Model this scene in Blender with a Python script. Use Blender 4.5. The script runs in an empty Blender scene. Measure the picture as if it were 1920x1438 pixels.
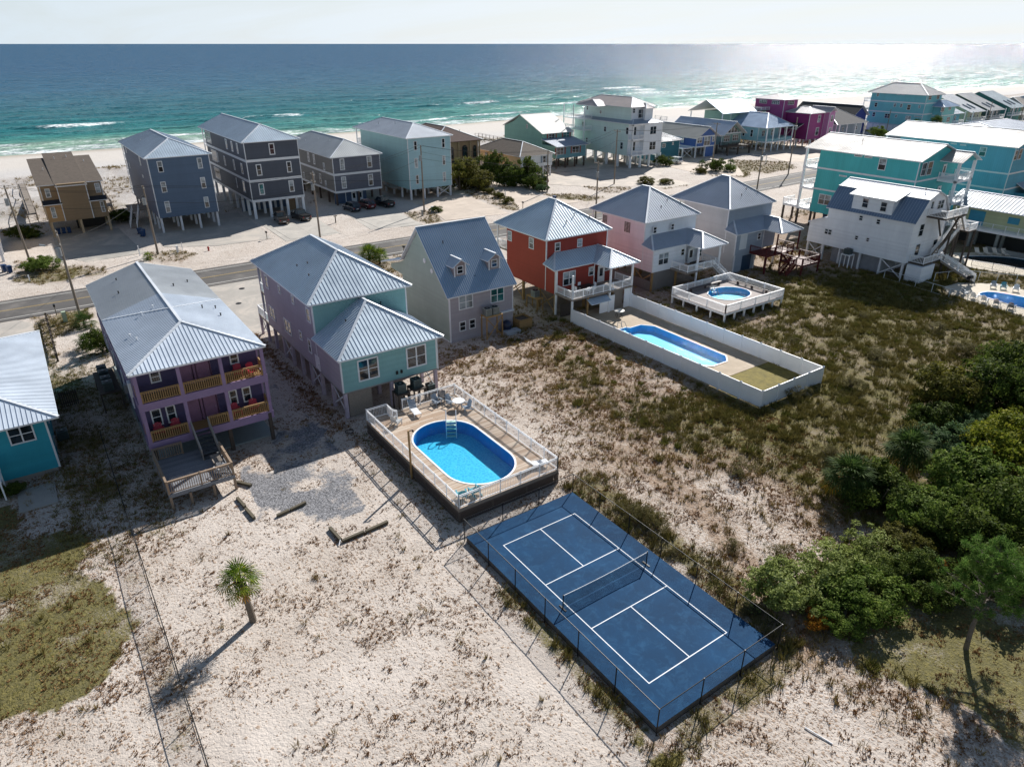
import bpy, math, random
import numpy as np
from math import radians, sin, cos, pi, tan, hypot, atan2
from mathutils import Vector, Matrix

S = bpy.context.scene
COL = S.collection
random.seed(11)
rng = np.random.default_rng(11)

# ------------------------------------------------------------------ camera
cam = bpy.data.objects.new('camera', bpy.data.cameras.new('camera'))
COL.objects.link(cam)
cam.location = (-20.3, -16.84, 29.96)
cam.rotation_euler = (radians(90 - 26.02), 0, radians(-34.8))
cam.data.sensor_width = 36
cam.data.lens = 1304 / 1920 * 36
cam.data.clip_start = .5
cam.data.clip_end = 200000
S.camera = cam

# ------------------------------------------------------------------ light
SUN_AZ, SUN_EL = radians(30), radians(34)         # counter-clockwise from +X, above the horizon
sdir = Vector((cos(SUN_AZ) * cos(SUN_EL), sin(SUN_AZ) * cos(SUN_EL), sin(SUN_EL)))
sl = bpy.data.lights.new('sun', 'SUN')
sl.energy = 5.0
sl.angle = radians(.55)
sl.color = (1, .96, .905)
so = bpy.data.objects.new('sun', sl)
so.rotation_euler = (-sdir).to_track_quat('-Z', 'Y').to_euler()
so.location = (0, 0, 80)
COL.objects.link(so)

W = bpy.data.worlds.new('World')
S.world = W
W.use_nodes = True
wn = W.node_tree
wn.nodes.clear()
w_out = wn.nodes.new('ShaderNodeOutputWorld')
w_bg = wn.nodes.new('ShaderNodeBackground')
w_bg.inputs['Strength'].default_value = .05
sky = wn.nodes.new('ShaderNodeTexSky')
sky.sky_type = 'NISHITA'
sky.sun_disc = False
sky.sun_elevation = SUN_EL
sky.sun_rotation = pi / 2 - SUN_AZ
sky.altitude = 30
sky.air_density = 1.1
sky.dust_density = .2
sky.ozone_density = 1.5
# thin high cloud: streaks stretched along one direction, thicker towards the horizon
tc = wn.nodes.new('ShaderNodeTexCoord')
sep = wn.nodes.new('ShaderNodeSeparateXYZ')
wn.links.new(tc.outputs['Generated'], sep.inputs[0])
def wmath(op, a, b=None, clamp=False):
    n = wn.nodes.new('ShaderNodeMath'); n.operation = op; n.use_clamp = clamp
    for i, q in enumerate((a, b)):
        if q is None: continue
        if isinstance(q, (int, float)): n.inputs[i].default_value = q
        else: wn.links.new(q, n.inputs[i])
    return n.outputs[0]
den = wmath('MAXIMUM', wmath('ADD', sep.outputs[2], .09), .03)
cu = wmath('DIVIDE', sep.outputs[0], den); cv = wmath('DIVIDE', sep.outputs[1], den)
cmb = wn.nodes.new('ShaderNodeCombineXYZ')
wn.links.new(cu, cmb.inputs[0]); wn.links.new(cv, cmb.inputs[1])
mp = wn.nodes.new('ShaderNodeMapping'); mp.inputs['Rotation'].default_value = (0, 0, .5); mp.inputs['Scale'].default_value = (.35, .12, 1)
wn.links.new(cmb.outputs[0], mp.inputs[0])
cn = wn.nodes.new('ShaderNodeTexNoise'); cn.inputs['Scale'].default_value = 2.2; cn.inputs['Detail'].default_value = 7; cn.inputs['Roughness'].default_value = .62; cn.inputs['Distortion'].default_value = .6
wn.links.new(mp.outputs[0], cn.inputs[0])
cr = wn.nodes.new('ShaderNodeMapRange'); cr.inputs[1].default_value = .36; cr.inputs[2].default_value = .72; cr.inputs[3].default_value = .0; cr.inputs[4].default_value = .5
wn.links.new(cn.outputs[0], cr.inputs[0])
# haze whitens the lowest sky, more so on the side of the sun
hzn = wn.nodes.new('ShaderNodeMapRange'); hzn.interpolation_type = 'SMOOTHSTEP'; hzn.inputs[1].default_value = .02; hzn.inputs[2].default_value = .24; hzn.inputs[3].default_value = 1; hzn.inputs[4].default_value = 0
wn.links.new(wmath('ABSOLUTE', sep.outputs[2]), hzn.inputs[0]); hz = hzn.outputs[0]
ss = wmath('ADD', wmath('MULTIPLY', sep.outputs[0], cos(SUN_AZ)), wmath('MULTIPLY', sep.outputs[1], sin(SUN_AZ)))
fac = wmath('ADD', wmath('MULTIPLY', hz, .86), wmath('MULTIPLY', cr.outputs[0], .42), True)
cmix = wn.nodes.new('ShaderNodeMix'); cmix.data_type = 'RGBA'
wn.links.new(fac, cmix.inputs[0]); wn.links.new(sky.outputs[0], cmix.inputs[6])
hv = wn.nodes.new('ShaderNodeMix'); hv.data_type = 'RGBA'; hm = wn.nodes.new('ShaderNodeMapRange'); hm.inputs[1].default_value = .2; hm.inputs[2].default_value = .95
wn.links.new(ss, hm.inputs[0]); wn.links.new(hm.outputs[0], hv.inputs[0]); hv.inputs[6].default_value = (8.6, 10.4, 11.8, 1); hv.inputs[7].default_value = (12.6, 13.5, 14.2, 1)
wn.links.new(hv.outputs[2], cmix.inputs[7])
wn.links.new(cmix.outputs[2], w_bg.inputs[0])
wn.links.new(w_bg.outputs[0], w_out.inputs[0])

S.view_settings.view_transform = 'Standard'
S.view_settings.look = 'None'
S.view_settings.gamma = 1
S.view_settings.use_curve_mapping = False
S.view_settings.exposure = 0.48
S.cycles.max_bounces = 7
S.cycles.diffuse_bounces = 3
S.cycles.glossy_bounces = 3
S.cycles.transparent_max_bounces = 16
S.cycles.transmission_bounces = 4
S.cycles.caustics_reflective = False
S.cycles.caustics_refractive = False
S.cycles.sample_clamp_indirect = 6

# ------------------------------------------------------------------ materials
def lin(h):
    h = h.lstrip('#')
    o = []
    for i in (0, 2, 4):
        c = int(h[i:i + 2], 16) / 255
        o.append(c / 12.92 if c <= .04045 else ((c + .055) / 1.055) ** 2.4)
    return (*o, 1)

class NT:
    def __init__(s, name):
        s.m = bpy.data.materials.new(name); s.m.use_nodes = True
        s.t = s.m.node_tree; s.t.nodes.clear()
        s.out = s.t.nodes.new('ShaderNodeOutputMaterial')
    def n(s, typ, **kw):
        nd = s.t.nodes.new('ShaderNode' + typ)
        for k, v in kw.items():
            if k.startswith('_'): setattr(nd, k[1:], v)
            else: s.set(nd.inputs[k.replace('0x', ' ') if not k.startswith('i') or not k[1:].isdigit() else int(k[1:])], v)
        return nd
    def set(s, inp, v):
        if isinstance(v, bpy.types.Node): s.t.links.new(v.outputs[0], inp)
        elif isinstance(v, bpy.types.NodeSocket): s.t.links.new(v, inp)
        else:
            inp.default_value = v
    def math(s, op, a, b=0.0, c=0.0, clamp=False):
        return s.n('Math', _operation=op, i0=a, i1=b, i2=c, _use_clamp=clamp)
    def mix(s, f, a, b, mode='MIX'):
        nd = s.t.nodes.new('ShaderNodeMix'); nd.data_type = 'RGBA'; nd.blend_type = mode
        s.set(nd.inputs[0], f); s.set(nd.inputs[6], a); s.set(nd.inputs[7], b)
        return nd.outputs[2]
    def ramp(s, f, stops):
        nd = s.t.nodes.new('ShaderNodeValToRGB'); s.set(nd.inputs[0], f)
        el = nd.color_ramp.elements
        while len(el) > 1: el.remove(el[-1])
        el[0].position, el[0].color = stops[0]
        for p, c in stops[1:]:
            e = el.new(p); e.color = c
        return nd.outputs[0]
    def rng(s, v, a, b, c=0.0, d=1.0):
        nd = s.t.nodes.new('ShaderNodeMapRange')
        for i, q in enumerate((v, a, b, c, d)): s.set(nd.inputs[i], q)
        return nd.outputs[0]
    def noise(s, vec, scale, detail=4, rough=.55, dist=0.0):
        nd = s.t.nodes.new('ShaderNodeTexNoise')
        if vec is not None: s.set(nd.inputs['Vector'], vec)
        nd.inputs['Scale'].default_value = scale; nd.inputs['Detail'].default_value = detail
        nd.inputs['Roughness'].default_value = rough; nd.inputs['Distortion'].default_value = dist
        return nd.outputs[0]
    def pos(s): return s.t.nodes.new('ShaderNodeNewGeometry').outputs['Position']
    def obj(s): return s.t.nodes.new('ShaderNodeTexCoord').outputs['Object']
    def rnd(s): return s.math('FRACT', s.math('ADD', s.t.nodes.new('ShaderNodeNewGeometry').outputs['Random Per Island'], s.math('MULTIPLY', s.t.nodes.new('ShaderNodeObjectInfo').outputs['Random'], 7.3))).outputs[0]
    def sep(s, v):
        nd = s.t.nodes.new('ShaderNodeSeparateXYZ'); s.set(nd.inputs[0], v); return nd.outputs
    def scl(s, v, sc):
        nd = s.t.nodes.new('ShaderNodeMapping'); s.set(nd.inputs[0], v); nd.inputs['Scale'].default_value = sc; return nd.outputs[0]
    def bump(s, h, strength=.3, dist=.05):
        nd = s.t.nodes.new('ShaderNodeBump'); s.set(nd.inputs['Strength'], strength); nd.inputs['Distance'].default_value = dist
        s.set(nd.inputs['Height'], h); return nd.outputs[0]
    def pbr(s, col, rough=.6, metal=0.0, normal=None, spec=None, **kw):
        b = s.t.nodes.new('ShaderNodeBsdfPrincipled')
        s.set(b.inputs['Base Color'], col); s.set(b.inputs['Roughness'], rough); s.set(b.inputs['Metallic'], metal)
        if normal is not None: s.set(b.inputs['Normal'], normal)
        if spec is not None: s.set(b.inputs['Specular IOR Level'], spec)
        for k, v in kw.items(): s.set(b.inputs[k], v)
        return b
    def done(s, sh):
        s.t.links.new(sh.outputs[0] if hasattr(sh, 'outputs') else sh, s.out.inputs[0]); return s.m

def mul(c, f): return (min(1, c[0] * f), min(1, c[1] * f), min(1, c[2] * f), 1)

MC = {}
def plain(name, hexc, rough=.6, metal=0.0, var=.12, scale=1.5, spec=None):
    if name in MC: return MC[name]
    t = NT(name); c = lin(hexc) if isinstance(hexc, str) else hexc
    f = t.noise(t.pos(), scale, 5, .6)
    col = t.mix(t.rng(f, .3, .7), mul(c, 1 - var), mul(c, 1 + var))
    MC[name] = t.done(t.pbr(col, rough, metal, spec=spec)); return MC[name]

def siding(name, hexc, board=.17, vertical=False, var=.07):
    """painted lap siding (or board and batten): relief only, colour weathered by broad streaks"""
    if name in MC: return MC[name]
    t = NT(name); c = lin(hexc); p = t.pos(); x, y, z = t.sep(p)[:3]
    if vertical: u = t.math('ADD', x, y); s_ = t.math('ABSOLUTE', t.math('SUBTRACT', t.math('FRACT', t.math('DIVIDE', u, board)), .5)); h = t.rng(s_, .38, .44, 0, 1)
    else: h = t.math('SUBTRACT', 1.0, t.math('FRACT', t.math('DIVIDE', z, board)))
    big = t.noise(t.scl(p, (.5, .5, .15)), 1.3, 5, .65)
    fine = t.noise(t.scl(p, (4, 4, .6)), 3.0, 3, .6)
    col = t.mix(t.rng(big, .3, .7), mul(c, 1 - var * 1.3), mul(c, 1 + var))
    col = t.mix(t.rng(fine, .35, .75, 0, .35), col, mul(c, .86))
    wn_ = t.n('TexWhiteNoise', _noise_dimensions='1D', W=t.math('FLOOR', t.math('DIVIDE', (t.math('ADD', x, y) if vertical else z), board * 1.5)))
    col = t.mix(t.math('MULTIPLY', wn_.outputs[0], .3), col, mul(c, .72))
    MC[name] = t.done(t.pbr(col, .62, normal=t.bump(h, .55, .03), spec=.35)); return MC[name]

def metal_roof(name, hexc='#c9cfd6', rough=.42, metal=.55):
    metal *= .55
    if name in MC: return MC[name]
    t = NT(name); c = lin(hexc); p = t.pos()
    a = t.noise(p, .35, 5, .6); b = t.noise(p, 9, 2, .5)
    col = t.mix(t.rng(a, .3, .7), mul(c, .86), mul(c, 1.05))
    col = t.mix(t.rng(b, .45, .8, 0, .18), col, mul(c, .62))
    MC[name] = t.done(t.pbr(col, t.rng(a, .3, .7, rough - .06, rough + .1), metal, normal=t.bump(a, .12, .2))); return MC[name]

def shingles(name, hexc):
    if name in MC: return MC[name]
    t = NT(name); c = lin(hexc); p = t.pos()
    br = t.t.nodes.new('ShaderNodeTexBrick'); t.set(br.inputs['Vector'], t.scl(p, (1, 1, 1)))
    br.inputs['Scale'].default_value = 1; br.inputs['Brick Width'].default_value = .35; br.inputs['Row Height'].default_value = .22; br.inputs['Mortar Size'].default_value = .012
    br.inputs['Color1'].default_value = mul(c, .8); br.inputs['Color2'].default_value = mul(c, 1.25); br.inputs['Mortar'].default_value = mul(c, .45)
    n = t.noise(p, 1.4, 6, .7)
    col = t.mix(.5, br.outputs[0], t.mix(t.rng(n, .3, .7), mul(c, .7), mul(c, 1.3)))
    MC[name] = t.done(t.pbr(col, .9, normal=t.bump(n, .3, .08))); return MC[name]

def wood(name, hexc, var=.3, rough=.75, island=True):
    if name in MC: return MC[name]
    t = NT(name); c = lin(hexc); p = t.pos()
    g = t.noise(t.scl(p, (6, 6, 6)), 2.0, 5, .7)
    col = t.mix(t.rng(g, .3, .7), mul(c, 1 - var), mul(c, 1 + var * .7))
    if island:
        col = t.mix(t.math('MULTIPLY', t.rnd(), .6), col, mul(c, .5))
    MC[name] = t.done(t.pbr(col, rough)); return MC[name]

def glass(name, hexc, rough=.06):
    if name in MC: return MC[name]
    t = NT(name); c = lin(hexc); p = t.pos()
    col = t.mix(t.rng(t.noise(p, .9, 2, .5), .4, .6), mul(c, .55), mul(c, 1.35))
    MC[name] = t.done(t.pbr(col, rough, spec=.9)); return MC[name]

def concrete(name, hexc, sand=0.0):
    if name in MC: return MC[name]
    t = NT(name); c = lin(hexc); p = t.pos()
    a = t.noise(p, .25, 7, .7, .8); b = t.noise(p, 3, 5, .7); g = t.noise(p, 30, 3, .7)
    col = t.mix(t.rng(a, .3, .7), mul(c, .78), mul(c, 1.12)); col = t.mix(t.rng(b, .35, .8, 0, .5), col, mul(c, .72))
    if sand: col = t.mix(t.rng(a, .5, .62, 0, sand), col, lin('#cdbfb0'))
    MC[name] = t.done(t.pbr(col, .85, normal=t.bump(g, .25, .02))); return MC[name]

def foliage(name, stops, trans=.38, spec=.1):
    """leaf colour differs from leaf to leaf; light passes through the blades"""
    if name in MC: return MC[name]
    t = NT(name)
    cl = t.noise(t.pos(), .8, 3, .6)
    f = t.math('ADD', t.math('MULTIPLY', t.rnd(), .62), t.rng(cl, .3, .7, 0, .38))
    col = t.ramp(f, [(p, lin(h)) for p, h in stops])
    b = t.pbr(col, .7, spec=spec)
    tr = t.n('BsdfTranslucent', Color=col)
    mx = t.n('MixShader', Fac=trans); t.set(mx.inputs[1], b); t.set(mx.inputs[2], tr)
    MC[name] = t.done(mx); return MC[name]

WHITE = plain('white_vinyl', '#f3f4f6', .45, var=.02)
WTRIM = plain('white_trim_paint', '#dfe1e4', .5, var=.05)
GLASSD = glass('window_glass_dark', '#1d2a33')
GLASST = glass('window_glass_teal_tint', '#2f6f72')  # teal tinted pane
GLASSC = glass('window_glass_over_blind', '#8f9aa0', .12)
SHUT = plain('brown_storm_shutter', '#6d655f', .6)
BOARD = plain('white_storm_panel', '#d8dde2', .5, var=.05)
ASPH = None
BLACKM = plain('black_painted_metal', '#15171a', .45, .3)
GREYM = plain('grey_galvanised_metal', '#8d9296', .45, .6)
POLEW = wood('weathered_pole_wood', '#857a6e', island=False)
PINEW = wood('pressure_treated_pine', '#b08d5c')
GREYW = wood('grey_weathered_wood', '#9a8f84')
DARKW = wood('dark_stained_wood', '#4b423b', island=False)
PILEW = plain('white_painted_pile', '#d9dade', .6, var=.08)
FOUND = concrete('foundation_concrete', '#a7a39c')

# ------------------------------------------------------------------ mesh building
WL = {}                                            # world position of every parent
class MB:
    def __init__(s): s.v = []; s.f = []; s.mi = []; s.m = 0
    def add(s, vs, fs):
        o = len(s.v); s.v += [tuple(q) for q in vs]
        for f in fs: s.f.append([i + o for i in f]); s.mi.append(s.m)
        return s
    def box(s, x0, y0, z0, x1, y1, z1):
        if x0 > x1: x0, x1 = x1, x0
        if y0 > y1: y0, y1 = y1, y0
        if z0 > z1: z0, z1 = z1, z0
        return s.add([(x0, y0, z0), (x1, y0, z0), (x1, y1, z0), (x0, y1, z0), (x0, y0, z1), (x1, y0, z1), (x1, y1, z1), (x0, y1, z1)],
                     [(3, 2, 1, 0), (4, 5, 6, 7), (0, 1, 5, 4), (1, 2, 6, 5), (2, 3, 7, 6), (3, 0, 4, 7)])
    def bar(s, p, q, w, h, up=(0, 0, 1)):
        p, q = Vector(p), Vector(q); d = (q - p).normalized(); up = Vector(up)
        r = d.cross(up)
        if r.length < 1e-4: r = d.cross(Vector((1, 0, 0)))
        r.normalize(); u = r.cross(d)
        vs = [c + r * a * w / 2 + u * b * h / 2 for c in (p, q) for a, b in ((-1, -1), (1, -1), (1, 1), (-1, 1))]
        return s.add(vs, [(0, 1, 2, 3), (7, 6, 5, 4), (0, 4, 5, 1), (1, 5, 6, 2), (2, 6, 7, 3), (3, 7, 4, 0)])
    def tube(s, p, q, r, n=8, r2=None, cap=True):
        p, q = Vector(p), Vector(q); d = (q - p).normalized(); r2 = r if r2 is None else r2
        a = d.orthogonal().normalized(); b = d.cross(a)
        vs = [p + (a * cos(2 * pi * i / n) + b * sin(2 * pi * i / n)) * r for i in range(n)] + [q + (a * cos(2 * pi * i / n) + b * sin(2 * pi * i / n)) * r2 for i in range(n)]
        fs = [(i, (i + 1) % n, n + (i + 1) % n, n + i) for i in range(n)]
        if cap: fs += [tuple(range(n))[::-1], tuple(range(n, 2 * n))]
        return s.add(vs, fs)
    def path(s, pts, r, n=6):
        for i in range(len(pts) - 1): s.tube(pts[i], pts[i + 1], r if not isinstance(r, (list, tuple)) else r[i], n, None if not isinstance(r, (list, tuple)) else r[i + 1])
        return s
    def prism(s, poly, z0, z1):
        n = len(poly); vs = [(x, y, z0) for x, y in poly] + [(x, y, z1) for x, y in poly]
        return s.add(vs, [tuple(range(n))[::-1], tuple(range(n, 2 * n))] + [(i, (i + 1) % n, n + (i + 1) % n, n + i) for i in range(n)])
    def ext(s, poly, d):
        n = len(poly); d = Vector(d); vs = [Vector(p) for p in poly]; vs = vs + [v + d for v in vs]
        return s.add(vs, [tuple(range(n))[::-1], tuple(range(n, 2 * n))] + [(i, (i + 1) % n, n + (i + 1) % n, n + i) for i in range(n)])
    def loft(s, rings, cap=True, closed=True):
        n = len(rings[0]); o = [v for r_ in rings for v in r_]; fs = []
        for k in range(len(rings) - 1):
            for i in range(n if closed else n - 1):
                fs.append((k * n + i, k * n + (i + 1) % n, (k + 1) * n + (i + 1) % n, (k + 1) * n + i))
        if cap: fs += [tuple(range(n))[::-1], tuple(range((len(rings) - 1) * n, len(rings) * n))]
        return s.add(o, fs)
    def mesh(s, name, mats, off=(0, 0, 0), smooth=False):
        me = bpy.data.meshes.new(name)
        ox, oy, oz = off
        me.from_pydata([(a - ox, b - oy, c - oz) for a, b, c in s.v], [], s.f)
        mats = mats if isinstance(mats, (list, tuple)) else [mats]
        for m in mats: me.materials.append(m)
        if len(mats) > 1: me.polygons.foreach_set('material_index', s.mi)
        if smooth: me.polygons.foreach_set('use_smooth', [True] * len(me.polygons))
        me.update(); return me
    def build(s, name, mats, parent=None, kind=None, smooth=False, label=None, at=None, recalc=True):
        """mesh given in world coordinates; `at` becomes its origin (default: the parent's)"""
        pw = WL.get(parent.name, Vector()) if parent else Vector()
        a = Vector(at) if at is not None else pw
        me = s.mesh(name, mats, a, smooth)
        o = bpy.data.objects.new(name, me); COL.objects.link(o)
        if parent: o.parent = parent
        o.location = a - pw; WL[o.name] = a
        if kind: o['kind'] = kind
        if label: o['label'] = label
        return o

def inst(name, me, parent, loc, rot=0, scale=1, rotx=0):
    o = bpy.data.objects.new(name, me); COL.objects.link(o)
    pw = WL.get(parent.name, Vector()) if parent else Vector()
    if parent: o.parent = parent
    o.location = Vector(loc) - pw; o.rotation_euler = (rotx, 0, rot); o.scale = (scale,) * 3 if not isinstance(scale, (tuple, list)) else scale
    WL[o.name] = Vector(loc); return o

def root(name, label, cat, loc=(0, 0, 0), group=None, rot=0):
    o = bpy.data.objects.new(name, None); COL.objects.link(o); o.empty_display_size = .5
    o.location = loc; o.rotation_euler = (0, 0, rot); o['label'] = label; o['category'] = cat
    if group: o['group'] = group
    WL[o.name] = Vector(loc); return o
def tag(o, label, cat, group=None):
    o['label'] = label; o['category'] = cat
    if group: o['group'] = group
    return o
def copy_tree(o, parent=None, label=None, loc=None, rot=None, group=None):
    c = o.copy(); COL.objects.link(c); c.parent = parent
    if label: c['label'] = label
    if group: c['group'] = group
    if loc is not None: c.location = loc
    if rot is not None: c.rotation_euler = (0, 0, rot)
    for ch in CH.get(o.name) or [q for q in bpy.data.objects if q.parent == o]:
        CH.setdefault(o.name, []) 
        copy_tree(ch, c)
    return c
CH = {}
def index_children():
    CH.clear()
    for q in bpy.data.objects:
        CH.setdefault(q.name, [])
    for q in bpy.data.objects:
        if q.parent: CH[q.parent.name].append(q)
def dup(o, label, loc, rot=0, group=None):
    def rec(src, par):
        c = src.copy(); COL.objects.link(c); c.parent = par
        for k in kids(src): rec(k, c)
        return c
    def kids(q): return list(q.children)
    c = rec(o, None); c['label'] = label; c.location = loc; c.rotation_euler = (0, 0, rot)
    if group: c['group'] = group
    return c

def vnoise(x, y, seed=0):
    """value noise on numpy arrays, -1..1"""
    xi, yi = np.floor(x).astype(np.int64), np.floor(y).astype(np.int64); xf, yf = x - xi, y - yi
    u, v = xf * xf * (3 - 2 * xf), yf * yf * (3 - 2 * yf)
    def h(a, b):
        n = (a * 374761393 + b * 668265263 + seed * 1442695041) & 0x7fffffff
        n = ((n ^ (n >> 13)) * 1274126177) & 0x7fffffff
        return ((n ^ (n >> 16)) & 0xffff) / 32767.5 - 1
    return (h(xi, yi) * (1 - u) + h(xi + 1, yi) * u) * (1 - v) + (h(xi, yi + 1) * (1 - u) + h(xi + 1, yi + 1) * u) * v
def fbm(x, y, s, o=4, seed=0):
    r = 0; a = 1; t = 0
    for i in range(o):
        r = r + a * vnoise(x / s, y / s, seed + i * 17); t += a; a *= .5; s *= .5
    return r / t
def sm(v, a, b):
    t = np.clip((v - a) / (b - a), 0, 1); return t * t * (3 - 2 * t)
def inpoly(x, y, poly):
    c = np.zeros(np.shape(x), bool); n = len(poly)
    for i in range(n):
        x0, y0 = poly[i]; x1, y1 = poly[(i + 1) % n]
        k = ((y0 > y) != (y1 > y)) & (x < (x1 - x0) * (y - y0) / ((y1 - y0) or 1e-9) + x0)
        c ^= k
    return c
def np_mesh(name, verts, faces, mat, kind=None, parent=None, smooth=False, nv=None):
    """big meshes from numpy: faces is an (n,3) or (n,4) array"""
    me = bpy.data.meshes.new(name); k = faces.shape[1]
    me.vertices.add(len(verts)); me.vertices.foreach_set('co', np.ascontiguousarray(verts, np.float32).ravel())
    me.loops.add(faces.size); me.loops.foreach_set('vertex_index', np.ascontiguousarray(faces, np.int32).ravel())
    me.polygons.add(len(faces)); me.polygons.foreach_set('loop_start', np.arange(0, faces.size, k, dtype=np.int32))
    me.polygons.foreach_set('loop_total', np.full(len(faces), k, np.int32))
    if smooth: me.polygons.foreach_set('use_smooth', np.ones(len(faces), bool))
    me.update(); me.validate()
    me.materials.append(mat)
    o = bpy.data.objects.new(name, me); COL.objects.link(o)
    if kind: o['kind'] = kind
    if parent: o.parent = parent
    return o
# ------------------------------------------------------------------ the lie of the land
def road_c(x): return 86.7 + np.maximum(0, np.asarray(x, float) - 100) * .05
def shore_y(x): return 255 + 12 * sm(np.asarray(x, float), 90, 300) - 14 * sm(np.asarray(x, float), 420, 800)
PADS = {
 'tan': [(-18, 112), (-14.5, 105.3), (-6.3, 106), (-7.2, 127), (-17.4, 127)],
 'navy': [(-3, 108), (4.5, 103.8), (13.2, 103.5), (14.3, 118), (14.3, 128), (-2.4, 128)],
 'charcoal': [(14.8, 112), (14.6, 100.2), (24.3, 100), (24.7, 109), (26, 122), (26, 146), (14.9, 146)],
 'slate': [(31.2, 114.8), (29.8, 99.8), (39.3, 97.6), (40.2, 108), (44, 121), (44, 134), (31.2, 134)],
 'pale': [(47, 119), (47, 108.3), (44.3, 98.3), (57.8, 96.4), (60.2, 114), (58.4, 119), (58, 142), (47.4, 142)],
 'shell': [(70.5, 128), (74.5, 127), (73, 106), (77, 97), (61, 97.2), (66.5, 108)],
 'tall': [(80, 122), (86, 113), (91, 107), (98, 103.5), (103, 97.5), (112, 97.5), (113, 110), (127, 121), (128, 140), (114, 145), (98, 132), (84, 130)],
 'blue': [(126, 122), (125, 112), (124, 103), (131, 98), (139, 106), (153, 122), (153, 130), (127, 130)],
 'lavender': [(-4.6, 82), (8.6, 82), (5.5, 69), (4, 61), (-3.2, 61), (-4.4, 70)],
 'left_drive': [(-90, 82), (-24.4, 82), (-22.9, 79.5), (-22.6, 66), (-90, 66)],
 'far_drive': [(168, 133), (160, 106), (171, 97), (188, 102), (196, 130)],
}
GRAVEL = [(-12.2, 26), (-11.4, 33.6), (-8, 35.6), (-6, 41), (-5.2, 47), (-4.2, 47), (-3.8, 36), (-4.2, 31), (-4.6, 27), (-5.6, 22.6), (-8, 21.6), (-9.6, 25.2)]
LAWN_L = [(-60, 38), (-27.3, 37), (-22.5, 31), (-20.8, 23), (-20.9, 18.2), (-23.4, 17.8), (-25.2, 16.8), (-60, 14)]
LAWN_R = [(10.6, -4.8), (14, -2.8), (17.5, -4.6), (60, -16), (60, -70), (0, -70), (9.5, -15), (12.2, -11), (12, -7)]
TRACK = [(13, 18), (13.6, 10), (11.4, 4.6), (9.6, 0), (8.6, -3.4), (10.6, -3.6), (12, .4), (13.6, 4.6), (16, 10.4), (15, 19)]
ISLE = {
 'pole_left': [(-23.6, 112), (-24, 100), (-21, 96.5), (-13.2, 97), (-12.6, 101), (-17, 105), (-19.5, 112)],
 'navy_pole': [(-6, 105.8), (-7, 99), (-3, 97), (.4, 100.2), (-1, 104.5)],
 'pale_pole': [(41.2, 109), (39.6, 101), (40.2, 97.6), (44, 98), (46.8, 108)],
 'hedge': [(61, 121), (68, 121), (66, 100.6), (60, 97.6), (59, 99)],
 'low_verge': [(74.6, 108.5), (74.2, 101), (79, 96), (84, 98), (81, 104)],
 'tall_verge': [(88, 112), (87, 100), (96, 101.5), (97.5, 112), (93, 115)],
 'tall_verge2': [(105.4, 109), (101.4, 96.6), (109.4, 97.4), (112.8, 110)],
 'blue_verge': [(124.4, 111), (124, 101.5), (131, 95.8), (139, 103), (134.6, 114)],
 'blue_verge2': [(139, 106), (138.6, 97), (152, 97.5), (160, 106), (150, 118), (141, 117.5)],
 'drive_edge': [(-23.2, 82), (-16.6, 82), (-16.8, 78), (-21.2, 72), (-21.6, 62), (-22.8, 66), (-22.8, 79)],
 'cottage_verge': [(17, 81.4), (28.6, 81.6), (28, 74), (22, 70), (17.4, 78)],
}
HOUSES = [(-17, -7.3, 36.4, 61.2), (-1.5, 8, 36.1, 58), (15, 23.6, 45.9, 60), (30, 39.8, 46.4, 57), (46, 55.8, 46, 57), (61.7, 71.2, 45, 57),
          (78.6, 87.5, 29.5, 45), (97, 110, 39.5, 57), (-45, -23, 41, 62), (-1.6, 8, 17.3, 18.8), (-1.5, 7.6, -2.1, 15.6), (-.9, 7.9, 17.5, 32.8)]

POOLS = {'long': [(32.9, 25.9), (33.9, 24.9), (36.1, 24.9), (37.1, 25.9), (37.1, 36.4), (36.1, 37.6), (34.4, 37.6), (34.1, 38.0), (32.6, 38.0), (32.6, 36.2), (32.9, 35.8)],
 'kidney': [(97.2, 30.3), (99, 30.1), (100.8, 29), (103, 27.2), (104.4, 24.9), (104.6, 21), (101, 19.6), (98.9, 21.9), (98.4, 25), (97.4, 28)],
 'free': [(80.5, 19.9), (81.6, 20.4), (83.4, 19.9), (84.2, 18), (84.6, 15), (82, 12.6), (79.8, 13.4), (79.6, 15.5), (80.3, 17.6)]}
def grow(poly, d):
    cx = sum(p[0] for p in poly) / len(poly); cy = sum(p[1] for p in poly) / len(poly)
    return [(x + d * (x - cx) / hypot(x - cx, y - cy), y + d * (y - cy) / hypot(x - cx, y - cy)) for x, y in poly]
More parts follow.
